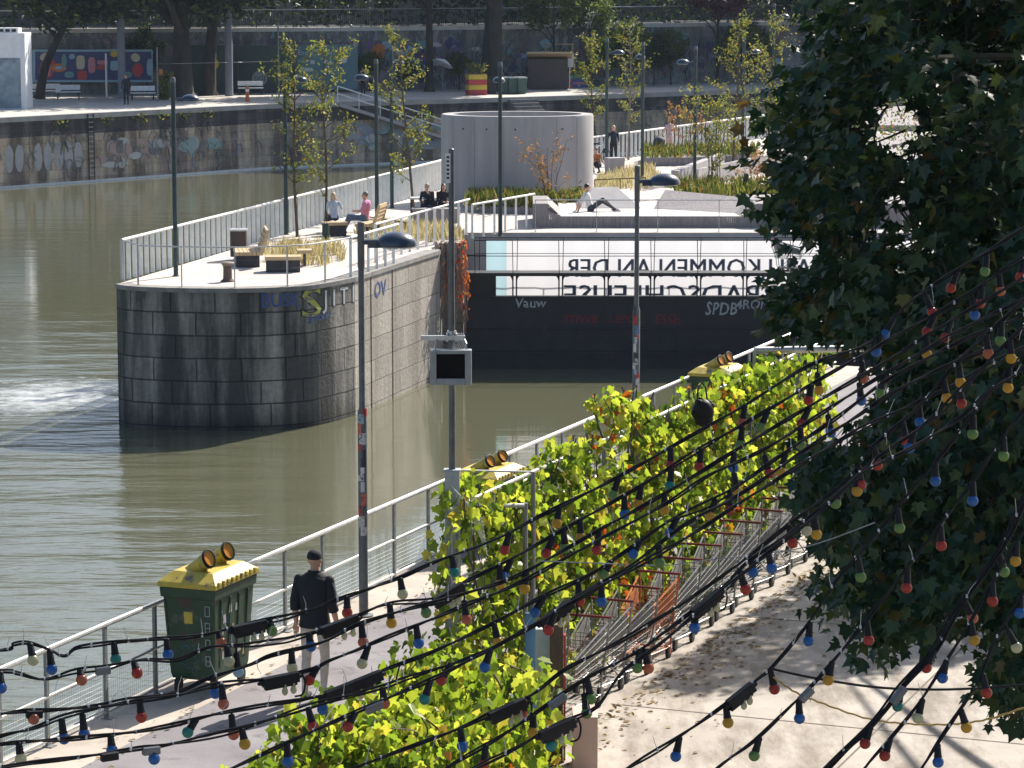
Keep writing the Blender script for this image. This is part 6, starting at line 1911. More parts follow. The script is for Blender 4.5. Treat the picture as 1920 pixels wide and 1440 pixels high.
def far_tree(base, h, cr, crz, label, mesh, trunk_r=.35, lean=(0, 0), cat='tree', group='big trees on the far bank', trunk='bark', low=None):
    rt = thing('tree', label, cat, base, group)
    tp = base + Vector((lean[0], lean[1], h - crz * .6))
    tb = MB(); pts = smooth_line([base, base.lerp(tp, .3) + Vector((lean[0] * -.12, 0, 0)), base.lerp(tp, .65), tp], 5)
    tb.tube(pts, [trunk_r * (1.35 if i == 0 else 1.0) * (1 - .6 * i / (len(pts) - 1)) for i in range(len(pts))], 12)
    for k in range(7):
        a = k * .9 + rnd.random(); p = pts[-4 - (k % 5)]
        e = p + Vector((math.cos(a) * cr * .7, math.sin(a) * cr * .7, crz * rnd.uniform(.3, .8)))
        tb.tube([p, p.lerp(e, .5) + Vector((0, 0, .3)), e], [trunk_r * .4, trunk_r * .25, .04], 6)
    tb.build('trunk', M[trunk], rt, smooth=True)
    c = mesh.copy(); COL.objects.link(c); c.name = 'crown'; c.parent = rt
    c.location = Vector((lean[0], lean[1], h - crz * .25)); c.scale = (cr, cr, crz); c.rotation_euler = (0, 0, rnd.uniform(0, 6))
    return rt
cm0 = crown_mesh('crown', M['farleaf0'], 1, 1, 9000, .085, seed=1)
cm1 = crown_mesh('crown', M['farleaf1'], 1, 1, 1900, .13, seed=2)
cm2 = crown_mesh('crown', M['farleaf2'], 1, 1, 2600, .11, seed=3)
def rw(x, off): return rwn(x, off)[0]
far_tree(rw(G(62, 178).x, 5.5), 9.6, 6.5, 4.2, 'dark leaning tree rising from behind the white kiosk', cm0, .32, (2.6, 0))
far_tree(rw(G(318, 178).x, 5), 10.2, 7.0, 4.4, 'huge dark ivy covered tree right of the mural', cm0, .75)
far_tree(rw(G(372, 178).x, 3.2), 10.4, 6, 4.2, 'dark tree close to the yellow disc hoarding', cm0, .5, (.6, 0))
far_tree(rw(G(880, 172).x, 3.2), 13, 6, 4.4, 'tall tree with a thick straight bare trunk behind the white parasol', cm0, .78, (.5, 0))
far_tree(rw(G(775, 172).x, 2.4), 12, 5, 4, 'slim dark trunked tree left of the thickest bare trunk', cm0, .3)
far_tree(rw(G(1180, 160).x, -6), 16, 7, 7.5, 'dark leafy street tree above the planted garden', cm0, .4)
far_tree(rw(G(1560, 150).x, 1), 15, 8.5, 8.8, 'dark bushy tree on the far right, partly behind the near tree', cm0, .5)
far_tree(rw(G(1760, 150).x, 2), 16, 9, 9, 'dark broad tree at the far right, behind the near tree', cm0, .5)
for i, (x, o, h, l) in enumerate([(-50, -8, 18, 'dark street tree beyond the left edge of the mural'), (-34, -9, 19, 'dark street tree above the mural'), (-20, -9, 18, 'dark street tree above the yellow disc hoarding'), (-7, -9, 19, 'dark street tree above the teal hoarding'), (9, -10, 18, 'dark street tree above the bin row'), (24, -10, 19, 'dark street tree above the copper leaved one'), (42, -9, 19, 'dark street tree at the far right of the upper street')]):
    b = rw(x, o - 14); b.z = 4.0
    far_tree(b, h - 4, 7.0, 5.0, l, cm0, .4, group='street trees along the upper street')
far_tree(rw(G(1010, 160).x, 2.2), 6.2, 2.3, 2.1, 'light green bushy tree behind the wheelie bins', cm1, .12, group=None)
far_tree(rw(G(1075, 160).x, 1.8), 5.4, 1.8, 1.7, 'smaller light green tree right of the bushy one behind the bins', cm1, .1, group=None)
far_tree(rw(G(1130, 160).x, 2.2), 3.2, 1.6, 1.5, 'low light green bush in the planted garden', cm1, .08, group=None)
far_tree(rw(G(1312, 155).x, 2.0), 7.2, 2.6, 2.3, 'copper leaved tree with dark red foliage', cm2, .14, group=None)
far_tree(rw(G(1345, 155).x, 3.5), 3.0, 2.2, 1.6, 'yellowish shrub beside the copper leaved tree', cm1, .06, group=None)
for px_, o, h, r, m_, l in ((1120, 1.2, 2.4, 1.2, cm1, 'rounded green shrub right of the low bush in the garden'), (1165, 1.5, 3.4, 1.5, cm1, 'tall green shrub in the middle of the planted garden'), (1205, 1.8, 2.6, 1.3, cm0, 'dark evergreen shrub in the planted garden'), (1245, 1.4, 2.9, 1.4, cm1, 'green shrub near the right end of the planted garden'), (1400, 1.5, 3.2, 1.7, cm0, 'dark shrub beyond the copper leaved tree'), (690, .8, 2.0, .9, cm1, 'green shrub at the right end of the teal hoarding'), (760, .8, 1.5, .9, cm1, 'low green shrub left of the white parasol'), (850, 1.0, 1.9, 1.0, cm1, 'green shrub at the foot of the thickest bare trunk'), (300, .6, 3.2, 1.3, cm0, 'dark ivy clump against the wall by the huge trunk')):
    far_tree(rw(G(px_, 166).x, o), h, r, h * .45, l, m_, .05, group=None)
swq = rw(G(1032, 160).x, 1.2); swt = thing('swing_frame', 'pale timber A frame in the planted garden on the far bank', 'frame', swq)
mb = MB()
for s_ in (-.9, .9):
    for d_ in (-.6, .6): mb.bar(swq + Vector((s_ + d_ * .4, d_, 0)), swq + Vector((s_, 0, 2.9)), .07)
mb.bar(swq + Vector((-1, 0, 2.9)), swq + Vector((1, 0, 2.9)), .07); mb.build('timbers', M['timber'], swt)
sgq = rw(G(1026, 150).x, 3.0); mb = MB(); mb.bar(sgq, sgq + Vector((0, 0, 2.2)), .06); mb.box(sgq + Vector((0, -.05, 1.9)), (.5, .05, .9)); tag(mb.build('notice_board', M['white'], loc=sgq), 'small white notice board on a post in the planted garden', 'sign')
fq_ = A(917, 72, rw(-2, 1.5).y); mb = MB(); mb.bar(Vector((fq_.x, fq_.y, 0)), fq_ + Vector((0, 0, .5)), .04); mb.face([fq_ + Vector((.02, -.03, .45)), fq_ + Vector((.34, -.08, .2)), fq_ + Vector((.3, -.03, -.45)), fq_ + Vector((.02, -.03, -.5))]); tag(mb.build('flag', mc['cream'], loc=fq_), 'small pale pennant on a pole right of the thick bare trunk', 'flag')
for mo in (cm0, cm1, cm2): bpy.data.objects.remove(mo)
# hedge and housefronts behind the upper street
mb = MB()
for k in range(9000):
    x = rnd.uniform(-52, 48); b = rw(x, -rnd.uniform(5.5, 7)); leaf(mb, b + Vector((0, 0, 4 + 2.9 * rnd.random() ** .8)), rv(), rv(), rnd.uniform(.25, .5), OVAL)
tag(mb.build('hedge', M['farleaf0']), 'long dark hedge behind the upper street fence', 'hedge')
for i, (xa, xb_, l, c) in enumerate(((-60, -18, 'dark housefront behind the street trees on the left', (.16, .14, .13)), (-16, 14, 'pale housefront behind the street trees in the middle', (.3, .27, .23)), (16, 60, 'dark housefront behind the street trees on the right', (.15, .14, .14)))):
    hb = thing('housefront', l, 'building', rw((xa + xb_) / 2, -18))
    p, an = rwn((xa + xb_) / 2, -18)
    T = Matrix.Translation(Vector((p.x, p.y, 4))) @ Matrix.Rotation(an, 4, 'Z')
    Lh = xb_ - xa
    mb = MB(); mb.box(T @ Vector((0, 4, 4)), (Lh, 8, 8), an); wl_ = mb.build('wall', pm('house render %d' % i, tuple(v * .8 for v in c), c, .5, .9), hb)
    for fl2 in range(2):
        for k in range(int(Lh / 3.2)):
            mb = MB(); mb.box(T @ Vector((-Lh / 2 + 1.8 + k * 3.2, -.02, 2.2 + fl2 * 3.7)), (1.1, .1, 1.9), an); wo = mb.build('window', M['dark'], hb)
    mb = MB(); mb.box(T @ Vector((0, 4, 8.3)), (Lh + .6, 8.6, .6), an); mb.build('roof', M['plinth'], hb)
# ================================================================== big plane tree on the right
OUT = [(1590, -300), (1575, 0), (1540, 40), (1505, 70), (1480, 130), (1470, 175), (1430, 190), (1425, 235), (1395, 275), (1385, 305), (1420, 345), (1425, 405), (1440, 440), (1515, 446), (1545, 478), (1545, 512), (1445, 516), (1420, 535), (1435, 560), (1412, 592), (1450, 612), (1470, 640),
       (1560, 645), (1632, 650), (1645, 720), (1640, 790), (1580, 815), (1500, 835), (1470, 870), (1465, 915), (1490, 950), (1500, 1010), (1540, 1040), (1500, 1095), (1495, 1130), (1540, 1150), (1585, 1180), (1600, 1235), (1650, 1240), (1680, 1200), (1740, 1215), (1800, 1165), (1835, 1200), (1830, 1270), (1850, 1330), (1870, 1365), (1920, 1360), (2300, 1360), (2600, 900), (2600, -300)]
HOLES = [((1690, 215), 55, 30, .75), ((1655, 260), 40, 28, .7), ((1700, 265), 45, 25, .6), ((1690, 405), 30, 45, .85), ((1655, 440), 60, 22, .5), ((1560, 395), 14, 22, .6), ((1540, 285), 18, 22, .4), ((1480, 300), 25, 22, .35), ((1850, 110), 22, 25, .6), ((1800, 470), 60, 20, .45), ((1620, 590), 22, 18, .4), ((1830, 1170), 50, 40, .3), ((1560, 1030), 30, 30, .4), ((1870, 410), 30, 20, .4)]
def in_poly(x, y, poly):
    ins = False; j = len(poly) - 1
    for i in range(len(poly)):
        if (poly[i][1] > y) != (poly[j][1] > y) and x < (poly[j][0] - poly[i][0]) * (y - poly[i][1]) / (poly[j][1] - poly[i][1] + 1e-9) + poly[i][0]: ins = not ins
        j = i
    return ins
M['plane'] = leafmat('plane tree leaf', [(0, (.012, .040, .020)), (.45, (.020, .055, .026)), (.8, (.040, .08, .024)), (.95, (.09, .11, .02)), (1, (.15, .08, .02))], .28, .42, spec=.4)
pt_base = Vector((10.5, 28.5, 0))
pt = thing('plane_tree', 'big dark leaved plane tree filling the right side of the picture', 'tree', pt_base)
tb = MB(); lb = MB()
trunk = smooth_line([pt_base, pt_base + Vector((-.1, 0, 2.2)), pt_base + Vector((-.4, .1, 4.6)), pt_base + Vector((-.5, 0, 7.5)), pt_base + Vector((-.3, .2, 11)), pt_base + Vector((-.2, 0, 15))], 5)
tb.tube(trunk, [.5 - .4 * i / (len(trunk) - 1) for i in range(len(trunk))], 14)
def in_crown(p):
    for c, r in (((7.6, 27, 7.4), (5.6, 6.4, 6.4)), ((5.2, 25, 4.6), (3.0, 4.5, 3.2)), ((13, 30, 16.5), (8, 9, 9.5)), ((9.3, 44.5, 7), (5.5, 5, 5))):  # last two blobs, mostly out of view, added to shade strings and yard
        q = Vector(((p.x - c[0]) / r[0], (p.y - c[1]) / r[1], (p.z - c[2]) / r[2]))
        if q.length < 1: return True
    return False
SHADOW = [(1525, 1085), (1390, 1170), (1255, 1250), (1230, 1300), (1500, 1290), (1700, 1250), (1925, 1240), (1990, 1085)]
def sunny_spot(p):                               # keep the boughs clear of the parts of the bank that lie in sun
    for zz in (0.0, 1.4, 2.6):
        L = p - SUN_DIR * ((p.z - zz) / SUN_DIR.z)
        if L.y < 28.3: continue
        x, y = proj(L)
        if -100 < x < 1990 and y < 1460 and not (zz == 0 and in_poly(x, y, SHADOW)):
            off = (L - Vector((rA.x, rA.y, 0))).dot(RN)
            if zz == 0 or 3.7 < off < 5.5: return True
    return False
nclu = 0; tries = 0; twigs = []
while nclu < 15500 and tries < 800000:
    tries += 1
    p = Vector((rnd.uniform(.8, 19), rnd.uniform(20, 51), rnd.uniform(1.4, 26))) if rnd.random() < .66 else (Vector((rnd.uniform(1.5, 7), rnd.uniform(21, 32), rnd.uniform(1.4, 10))) if rnd.random() < .7 else Vector((rnd.uniform(4, 14.8), rnd.uniform(39.5, 49.5), rnd.uniform(2, 12))))
    if not in_crown(p): continue
    x, y = proj(p)
    vis = x < 1990 and -80 < y < 1500
    if vis:
        ox = 14 * noise.noise(Vector((p.x * 2, p.y * 2, p.z * 2)))
        if not (in_poly(x + ox - 30, y + ox * .6, OUT) and in_poly(x + ox, y - 22, OUT) and in_poly(x + ox, y + 24, OUT)): continue
        if any(((x - h[0][0]) / (h[1] * 1.25 + 12)) ** 2 + ((y - h[0][1]) / (h[2] * 1.25 + 14)) ** 2 < 1 and rnd.random() < h[3] + .3 for h in HOLES): continue
    elif p.y < 41 and rnd.random() < (.55 if p.z > 9 else .75): continue
    if sunny_spot(p): continue
    if noise.noise(p * .55) < -.30: continue
    n_ = rnd.randint(5, 9)
    out = (p - Vector((9.0, 28, 7))).normalized()
    tw = p - out * .35 + Vector((0, 0, .1))
    twigs.append((tw, p))
    for k in range(n_):
        c = p + rv(rnd.uniform(.04, .3)) + out * rnd.uniform(-.1, .12)
        d = out * .5 + rv(.7) + Vector((0, 0, -.45))
        leaf(lb, c, d, Vector((0, 0, .9)) + rv(.8) + out * .3, rnd.uniform(.09, .155), PLANE, rnd.uniform(.05, .35))
    nclu += 1
print('tree clusters', nclu, tries)
for tw, p in twigs[::6]:
    tb.tube([tw + rv(.32), tw + rv(.1), p], [.012, .008, .003], 4, 1)
for k in range(34):
    p = twigs[rnd.randrange(len(twigs))][0]
    z = max(3.0, min(14, p.z - .2 * (p - pt_base).length * .3)); s = pt_base + Vector((-.4, .1, z * .9))
    tb.tube(smooth_line([s, s.lerp(p, .4) + Vector((0, 0, .5)), s.lerp(p, .75) + Vector((0, 0, .3)), p], 4), [.11 * (1 - .85 * i / 12) for i in range(13)], 6)
lb.build('crown', M['plane'], pt)
tb.build('trunk', [M['planebark'], M['bark']], pt, smooth=True)

# ================================================================== festoon lights
STR = {
 'a': [(0, 1218), (25, 1208), (53, 1205), (90, 1217), (120, 1230), (143, 1215), (187, 1208), (233, 1202), (287, 1198), (367, 1193), (437, 1177), (500, 1163), (563, 1148), (633, 1124), (750, 1083), (808, 1057), (933, 1007), (997, 975), (1131, 909), (1247, 844), (1375, 772), (1509, 689), (1632, 641), (1719, 556), (1920, 427)],
 'b': [(0, 1258), (33, 1262), (83, 1273), (140, 1257), (200, 1250), (267, 1237), (333, 1237), (393, 1213), (457, 1210), (520, 1200), (553, 1193), (640, 1167), (723, 1133), (814, 1124), (875, 1089), (968, 1042), (1056, 993), (1192, 916), (1302, 847), (1375, 806), (1498, 734), (1653, 645), (1789, 567), (1920, 482)],
 'c': [(0, 1337), (43, 1333), (113, 1330), (190, 1322), (240, 1312), (333, 1297), (393, 1270), (467, 1247), (509, 1229), (604, 1204), (670, 1171), (765, 1142), (822, 1128), (880, 1110), (968, 1080), (1100, 1007), (1246, 925), (1400, 832), (1520, 760), (1640, 690), (1760, 615), (1920, 520)],
 'd': [(0, 1380), (60, 1366), (120, 1343), (187, 1327), (240, 1317), (333, 1303), (400, 1284), (502, 1273), (582, 1255), (619, 1237), (670, 1218), (713, 1200), (812, 1160), (870, 1135), (960, 1098), (1040, 1058), (1128, 1008), (1256, 940), (1330, 890), (1440, 838), (1560, 762), (1660, 700), (1800, 620), (1920, 560)],
 'e': [(0, 1393), (110, 1387), (187, 1380), (267, 1370), (333, 1357), (400, 1340), (502, 1321), (563, 1310), (615, 1299), (684, 1280), (713, 1259), (812, 1222), (918, 1171), (998, 1127), (1100, 1080), (1190, 1022), (1256, 976), (1360, 925), (1465, 853), (1580, 775), (1660, 715), (1800, 640), (1920, 590)],
 'f': [(0, 1437), (147, 1420), (260, 1403), (307, 1397), (433, 1370), (502, 1350), (604, 1317), (717, 1288), (765, 1270), (907, 1222), (998, 1175), (1078, 1120), (1180, 1060), (1290, 980), (1390, 925), (1500, 850), (1600, 785), (1700, 722), (1920, 620)],
 'g': [(425, 1445), (538, 1393), (633, 1350), (717, 1313), (826, 1266), (936, 1208), (998, 1171), (1090, 1120), (1200, 1058), (1300, 1000), (1400, 935), (1500, 872), (1620, 800), (1760, 735), (1920, 650)],
 'h': [(655, 1445), (728, 1415), (856, 1368), (918, 1339), (998, 1302), (1063, 1253), (1167, 1200), (1233, 1160), (1300, 1117), (1400, 1046), (1494, 971), (1587, 900), (1633, 840), (1723, 762), (1805, 668), (1920, 563)],
 'i': [(828, 1445), (918, 1393), (1000, 1340), (1100, 1270), (1200, 1217), (1293, 1150), (1353, 1103), (1400, 1055), (1480, 998), (1560, 935), (1640, 862), (1740, 790), (1830, 700), (1920, 610)],
 'j': [(880, 1445), (960, 1405), (1040, 1360), (1117, 1327), (1167, 1260), (1240, 1205), (1330, 1128), (1420, 1052), (1520, 975), (1620, 885), (1700, 845), (1790, 790), (1860, 730), (1920, 690)],
 'k': [(1170, 1445), (1260, 1390), (1347, 1330), (1420, 1273), (1447, 1251), (1509, 1178), (1569, 1087), (1621, 1027), (1677, 960), (1754, 867), (1820, 781), (1882, 703), (1920, 660)],
 'l': [(1338, 1445), (1413, 1390), (1485, 1322), (1527, 1280), (1556, 1245), (1625, 1162), (1692, 1076), (1752, 997), (1824, 903), (1882, 816), (1920, 769)],
 'm': [(1545, 1445), (1640, 1354), (1692, 1286), (1749, 1222), (1794, 1144), (1850, 1069), (1891, 1001), (1920, 934)],
 'n': [(1617, 1445), (1670, 1384), (1722, 1320), (1775, 1237), (1816, 1170), (1861, 1091), (1920, 994)],
 'o': [(1726, 1445), (1764, 1384), (1812, 1312), (1842, 1260), (1869, 1192), (1920, 1106)],
}
SLAB = {'a': 'uppermost of the festoon light strings, crossing the man at his waist', 'b': 'festoon light string second from the top, with a black box in front of the man', 'c': 'festoon light string third from the top, passing just below the green container', 'd': 'festoon light string with a black box in front of the man\'s shins',
        'e': 'festoon light string over the asphalt path with the widest black box', 'f': 'lowest festoon light string at the left edge of the picture', 'g': 'thin festoon light string starting at the left end of the vine bush at the bottom', 'h': 'festoon light string crossing the vine bush with a flat black box near the gate post',
        'i': 'festoon light string running along the row of shopping carts with a large black box', 'j': 'festoon light string over the gate posts with a black box at the brown one', 'k': 'festoon light string over the shaded yard from which a yellow cord branches off', 'l': 'festoon light string over the sunlit yard, next right of the one with the yellow cord',
        'm': 'thick double festoon light string steeply crossing the lower right yard', 'n': 'festoon light string second from the right, steep over the bright yard', 'o': 'rightmost festoon light string at the lower right corner'}
SIDX = {k: i for i, k in enumerate(STR)}
def sdepth(k, x):
    i = SIDX[k]
    return 10.3 + 1.9 * (x / 1920) + (.22 * (7 - i) if i < 10 else -.25 * (i - 9)) * .6
BULB = """62,1238,c 97,1255,b 217,1236,t 510,1183,g 153,1275,o 257,1262,r 315,1227,b 415,1205,o 430,1240,c 447,1260,s 583,1212,b 548,1253,c 580,1275,r 403,1300,b 419,1320,o 63,1348,o 265,1345,r 120,1385,b 158,1377,b 210,1407,b 352,1373,t 289,1423,b 459,1395,y 438,1377,o 587,1362,r 605,1330,b 39,1423,c 540,1428,b 2,1290,b
755,1114,c 651,1149,r 734,1168,y 799,1149,g 875,1161,o 938,1095,y 945,1080,b 852,1073,t 984,1104,y 946,1031,r 1024,1037,r 1060,1028,g 1044,981,y 1089,1008,y 1003,1148,b 1028,1181,r 1087,1127,r
681,1204,o 785,1206,b 679,1244,c 827,1275,r 909,1251,b 796,1311,t 652,1362,r 721,1319,o 867,1399,b 978,1339,r 934,1204,y 999,1373,y 1033,1399,t 907,1434,r
1119,1031,r 1171,964,b 1150,928,g 1197,945,y 1256,911,t 1258,872,r 1311,875,r 1246,956,y 1256,1000,b 1375,877,b 1382,920,y 1332,968,y 1368,956,r 1426,801,g 1392,793,o 1388,834,g 1516,751,r 1536,731,y 1503,794,r 1558,811,b 1443,887,r 1464,884,y 1502,834,g 1619,710,o 1615,751,b 1650,737,g 1643,660,b 1187,1038,b 1237,1055,g 1486,1018,r 1512,995,c 1531,1002,y 1567,944,g 1614,909,r 1607,921,y 1645,872,r
1128,1128,b 1132,1077,g 1412,1073,b 1447,1065,b 1398,1105,r 1302,1177,b 1216,1253,o 1195,1252,g 1108,1310,g 1100,1337,g 1267,1418,b 1365,1355,y 1452,1292,r 1499,1347,b 1414,1417,g 1516,1202,b 1553,1275,y
1913,519,r 1783,540,r 1847,509,g 1876,546,o 1748,585,r 1828,591,b 1838,569,r 1659,626,b 1738,622,r 1773,633,r 1738,664,y 1853,663,o 1896,672,y 1876,639,g 1801,717,y 1775,746,y 1803,756,r 1890,727,y 1725,791,b 1699,826,r 1705,840,b 1824,814,g 1754,902,b 1882,855,g 1824,939,b
1687,990,g 1765,1023,r 1614,1082,g 1700,1102,r 1904,1052,y 1883,1072,g 1861,1127,r 1912,1149,b 1827,1200,y 1824,1159,o 1906,1214,c 1629,1200,r 1737,1252,r 1767,1271,b 1850,1299,r 1721,1346,c 1812,1364,y 1622,1394,r 1659,1417,r 1759,1429,b 1683,1324,t"""
bulbs = [(int(a), int(b), c) for a, b, c in (s.split(',') for s in BULB.split())]
def bulbmat(n, c):
    m, nt, b = newmat(n)
    b.inputs['Base Color'].default_value = (*c, 1); b.inputs['Roughness'].default_value = .22
    b.inputs['Specular IOR Level'].default_value = .6
    t = nt.nodes.new("ShaderNodeBsdfTranslucent"); t.inputs[0].default_value = (*c, 1)
    mx = nt.nodes.new("ShaderNodeMixShader"); mx.inputs[0].default_value = .45
    nt.links.new(b.outputs[0], mx.inputs[1]); nt.links.new(t.outputs[0], mx.inputs[2]); nt.links.new(mx.outputs[0], nt.nodes["Material Output"].inputs[0])
    return m
BM = {k: bulbmat('bulb glass ' + n, c) for k, n, c in (('r', 'red', (.42, .05, .03)), ('b', 'blue', (.03, .15, .42)), ('g', 'green', (.17, .29, .08)), ('y', 'yellow', (.55, .34, .03)), ('o', 'orange', (.48, .16, .08)), ('c', 'cream', (.55, .54, .36)), ('t', 'teal', (.03, .26, .22)), ('s', 'pale', (.35, .5, .6)))}
BOX = {'a': [(437, 500, 'K')], 'b': [(603, 672, 'K'), (814, 869, 'K'), (180, 207, 'g')], 'c': [(50, 80, 'k')], 'd': [(493, 560, 'K')], 'e': [(612, 716, 'K')], 'f': [(1016, 1072, 'K'), (190, 222, 'k'), (268, 300, 'g')], 'g': [(686, 716, 'g')], 'h': [(918, 985, 'K')], 'i': [(1300, 1352, 'K'), (1030, 1060, 'g')], 'j': [(1013, 1077, 'K')], 'k': [(1366, 1412, 'K')], 'l': [(1500, 1522, 'g')], 'm': [(1672, 1695, 'g')], 'n': [], 'o': []}
def ray_at(px, py, dist):
    d = ray(px, py); return CO + d * (dist / d.y)
lines = {}
def run_on(a, b, n=420):                          # the string carries on past the edge of the picture
    L = math.hypot(b[0] - a[0], b[1] - a[1])
    return [(b[0] + (b[0] - a[0]) / L * n * f, b[1] + (b[1] - a[1]) / L * n * f) for f in (.5, 1.0)]
for k, pts in STR.items():
    pts = run_on(pts[3], pts[0])[::-1] + pts + run_on(pts[-3], pts[-1])
    lines[k] = smooth_line([ray_at(x, y, sdepth(k, x)) for x, y in pts], 6)
spx = {k: [proj(p) for p in L] for k, L in lines.items()}
roots = {}
for k, L in lines.items():
    rt = thing('festoon_string', SLAB[k], 'string lights', L[0], 'festoon light strings')
    roots[k] = rt
    mb = MB()
    ph = rnd.uniform(0, 6)
    cum = 0; A_ = []; B_ = []; C_ = []
    for i, p in enumerate(L):
        if i: cum += (L[i] - L[i - 1]).length
        w = .0055 + .006 * max(0, noise.noise(Vector((cum * 1.6, SIDX[k] * 5, 0))))
        a = cum * 9 + ph
        A_.append(p + Vector((.2 * w * math.cos(a), w * math.cos(a), w * math.sin(a))))
        sag = .014 * max(0, noise.noise(Vector((cum * 2.1, SIDX[k] * 7, 4))))
        B_.append(p + Vector((0, -w * math.cos(a), -w * math.sin(a) - sag * 1.6)))
        C_.append(p + Vector((0, .008, .016 * noise.noise(Vector((cum * 1.1, SIDX[k] * 3, 8))) - .004)))
    mb.tube(A_, .0052, 6); mb.tube(B_, .0044, 6)
    if k in 'acefhjm': mb.tube(C_, .0028, 5)
    if k == 'm': mb.tube([p + Vector((.016, 0, .006)) for p in A_], .0055, 6); mb.tube([p + Vector((-.014, 0, -.004)) for p in C_], .005, 6)
    mb.build('cable', M['cable'], rt, smooth=True)
    zb = MB()
    i = 2
    while i < len(L) - 2:
        p = L[i]; zb.tube([L[i] + Vector((-.004, 0, 0)), L[i] + Vector((.004, 0, 0))], .0095, 7)
        d = Vector((rnd.uniform(-.5, .5), rnd.uniform(-.5, .2), rnd.choice([1, 1, 1, -1]))).normalized()
        if rnd.random() < .6:
            ln2 = rnd.uniform(.03, .085)
            zb.tube([p, p + d * ln2 * .5, p + d * ln2 + Vector((rnd.uniform(-.01, .01), 0, 0))], [.0016, .0014, .001], 4)
        i += rnd.randint(3, 9)
    zb.build('cable_ties', M['zip'], rt)
    for (x0_, x1_, kd) in BOX[k]:
        idx = [i for i, q in enumerate(spx[k]) if x0_ <= q[0] <= x1_]
        if not idx: idx = [min(range(len(L)), key=lambda i: abs(spx[k][i][0] - (x0_ + x1_) / 2))]
        i0 = min(idx); i1 = max(idx)
        a = ray_at(x0_, 0, 11); 
        def yat(x):
            s_ = spx[k]
            for q in range(len(s_) - 1):
                if s_[q][0] <= x <= s_[q + 1][0]: return s_[q][1] + (s_[q + 1][1] - s_[q][1]) * (x - s_[q][0]) / max(1e-6, s_[q + 1][0] - s_[q][0])
            return s_[i0][1]
        a = ray_at(x0_, yat(x0_), sdepth(k, x0_)) + Vector((0, -.012, -.012)); b = ray_at(x1_, yat(x1_), sdepth(k, x1_)) + Vector((0, -.012, -.012))
        if kd == 'K':
            mb = MB(); d = (b - a).normalized(); mb.bar(a, b, .034, .040); mb.bar(a + d * .008 + Vector((0, 0, -.024)), b - d * .008 + Vector((0, 0, -.024)), .026, .014)
            mb.tube([a - d * .022, a + d * .002], [.006, .013], 8); mb.tube([b - d * .002, b + d * .02], [.013, .006], 8)
            bxo = mb.build('junction_box', M['black'], rt, bevel=.004)
            for f in (.62, .86):
                c = a.lerp(b, f) + Vector((0, -.006, -.050)); mb = MB(); mb.sphere(c, (.013, .013, .017), nu=10, nv=7); mb.tube([c + Vector((0, 0, .014)), c + Vector((0, 0, .03))], .009, 8); mb.build('small_bulb', BM['c'], bxo, smooth=True)
            if rnd.random() < .6:
                mb = MB(); q = b + d * .015; mb.tube(smooth_line([q + Vector((0, 0, .01)), q + Vector((.012, 0, -.03)), q + Vector((.002, 0, -.075)), q + Vector((-.03, 0, -.085))], 4), .0042, 5); mb.build('loose_cable', M['cable'], bxo)
        else:
            mb = MB(); mb.bar(a, b, .028, .03); mb.build('connector', {'g': M['lampgrey'] if 'conn' not in M else M['conn'], 'o': BM['o'], 'k': M['black']}[kd], rt, bevel=.004)
sock_prof = [(.0085, 0), (.0125, .004), (.0135, .012), (.0125, .016), (.0135, .02), (.015, .045), (.0165, .050), (.0165, .056)]
nper = {}
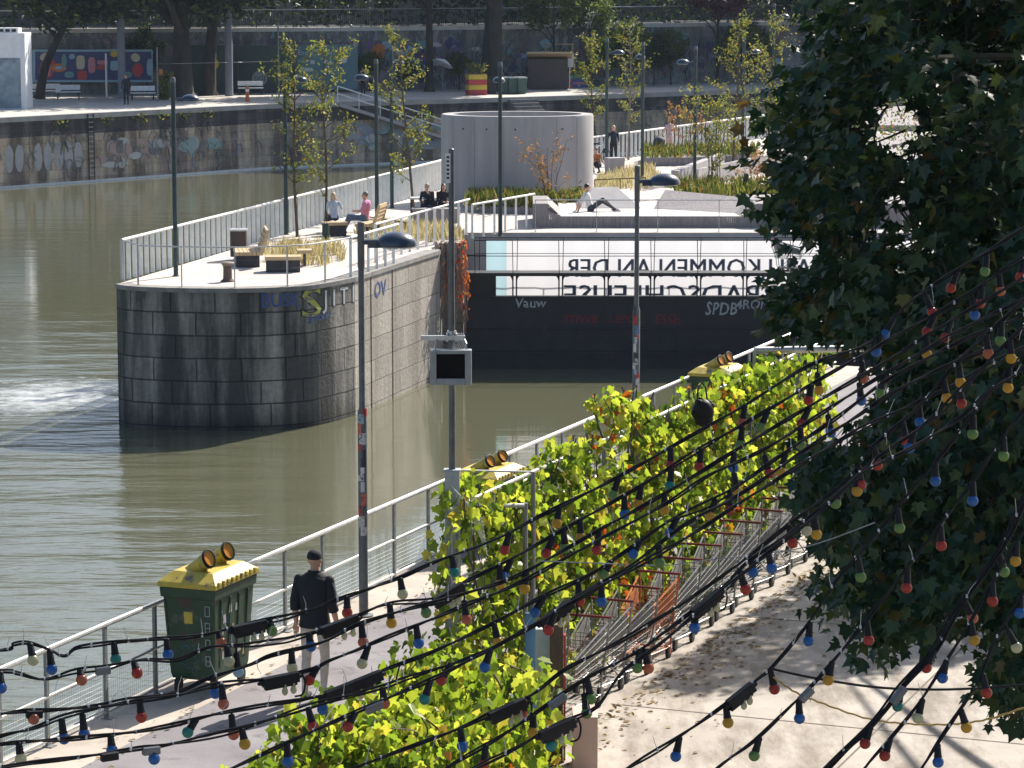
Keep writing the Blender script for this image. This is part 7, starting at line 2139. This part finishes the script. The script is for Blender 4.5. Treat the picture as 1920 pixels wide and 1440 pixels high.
for bx, by, bc in bulbs:
    best = None
    for k, S in spx.items():
        for i in range(len(S) - 1):
            if nper.get(k, 0) >= 99: continue
            for f in (0, .5):
                x = S[i][0] + (S[i + 1][0] - S[i][0]) * f; y = S[i][1] + (S[i + 1][1] - S[i][1]) * f
                dx = bx - x; dy = by - y
                if dy < 14 or abs(dx) > .55 * dy + 4 or dy > 74: continue
                cost = abs(math.hypot(dx, dy) - 38) + .5 * abs(dx - 5)
                if best is None or cost < best[0]: best = (cost, k, lines[k][i].lerp(lines[k][i + 1], f))
    if best is None: continue
    _, k, at = best
    nper[k] = nper.get(k, 0) + 1
    c = ray_at(bx, by, at.y - .015)
    d = (c - at); L = d.length; d.normalize()
    q = Vector((0, 0, 1)).rotation_difference(d).to_matrix().to_4x4()
    s = max(.35, (L - .018) / .056)
    st0 = at
    if s > 1.15: s = 1.1; st0 = c - d * (.056 * s + .018)
    mb = MB(); mb.lathe([(r, z * s) for r, z in sock_prof], Matrix.Translation(st0) @ q, 12)
    if (st0 - at).length > .01: mb.tube([at, at.lerp(st0, .5) + Vector((.004, 0, 0)), st0], .0045, 6)
    so = mb.build('socket', M['black'], roots[k], smooth=True)
    mb = MB()
    rb_ = .0228
    prof = [(.0125, -.028), (.0135, -.019)] + [(rb_ * math.cos(a), rb_ * math.sin(a)) for a in [-.75 + i * (math.pi / 2 + .75) / 8 for i in range(8)]] + [(.001, rb_)]
    mb.lathe(prof, Matrix.Translation(c) @ q, 16); mb.build('bulb', BM[bc], so, smooth=True)
# side cords
def cord(name, label, pts, mat, r, kx='k', wav=0.0):
    L = smooth_line([ray_at(x, y, sdepth(kx, x) - .03) for x, y in pts], 10)
    if wav: L = [p + Vector((0, 0, wav * math.sin(i * 1.9))) for i, p in enumerate(L)]
    mb = MB(); mb.tube(L, r, 6)
    return tag(mb.build(name, mat, loc=L[0], smooth=True), label, 'cord')
cord('cable', 'black cable running level to the right across the bright yard', [(1447, 1254), (1520, 1270), (1620, 1286), (1700, 1292), (1800, 1292), (1925, 1284)], M['cable'], .0055)
cord('twisted_cord', 'yellow twisted cord sagging to the right across the bright yard', [(1450, 1270), (1490, 1297), (1540, 1318), (1625, 1347), (1700, 1357), (1780, 1358), (1850, 1349), (1925, 1325)], pm('ochre cord', (.30, .19, .04), (.45, .3, .08), 60, .7), .0042, wav=.002)
cord('thin_wire', 'thin grey wire crossing in front of the shopping carts', [(1010, 1052), (1120, 1056), (1240, 1060), (1330, 1050), (1500, 1028), (1640, 980)], M['galvdull'], .0025, 'e')
# ------------------------------------------------------------------ autumn air
mb = MB(); mb.box((0, 100, 12), (420, 420, 34))
hz = tag(mb.build('haze', bpy.data.materials.new('thin haze')), 'thin pale haze lying over the river', 'haze', kind='stuff')
hm_ = hz.data.materials[0]; hm_.use_nodes = True
hnt = hm_.node_tree
hnt.nodes.remove(hnt.nodes['Principled BSDF'])
pv = hnt.nodes.new('ShaderNodeVolumePrincipled')
pv.inputs['Color'].default_value = (.62, .76, 1.0, 1); pv.inputs['Density'].default_value = .00011; pv.inputs['Anisotropy'].default_value = .1
hnt.links.new(pv.outputs[0], hnt.nodes['Material Output'].inputs['Volume'])
# ------------------------------------------------------------------ unused originals

for o in bpy.data.objects:
    if 'label' in o and len(o['label'].split()) > 16: print('LONG', len(o['label'].split()), o['label'])
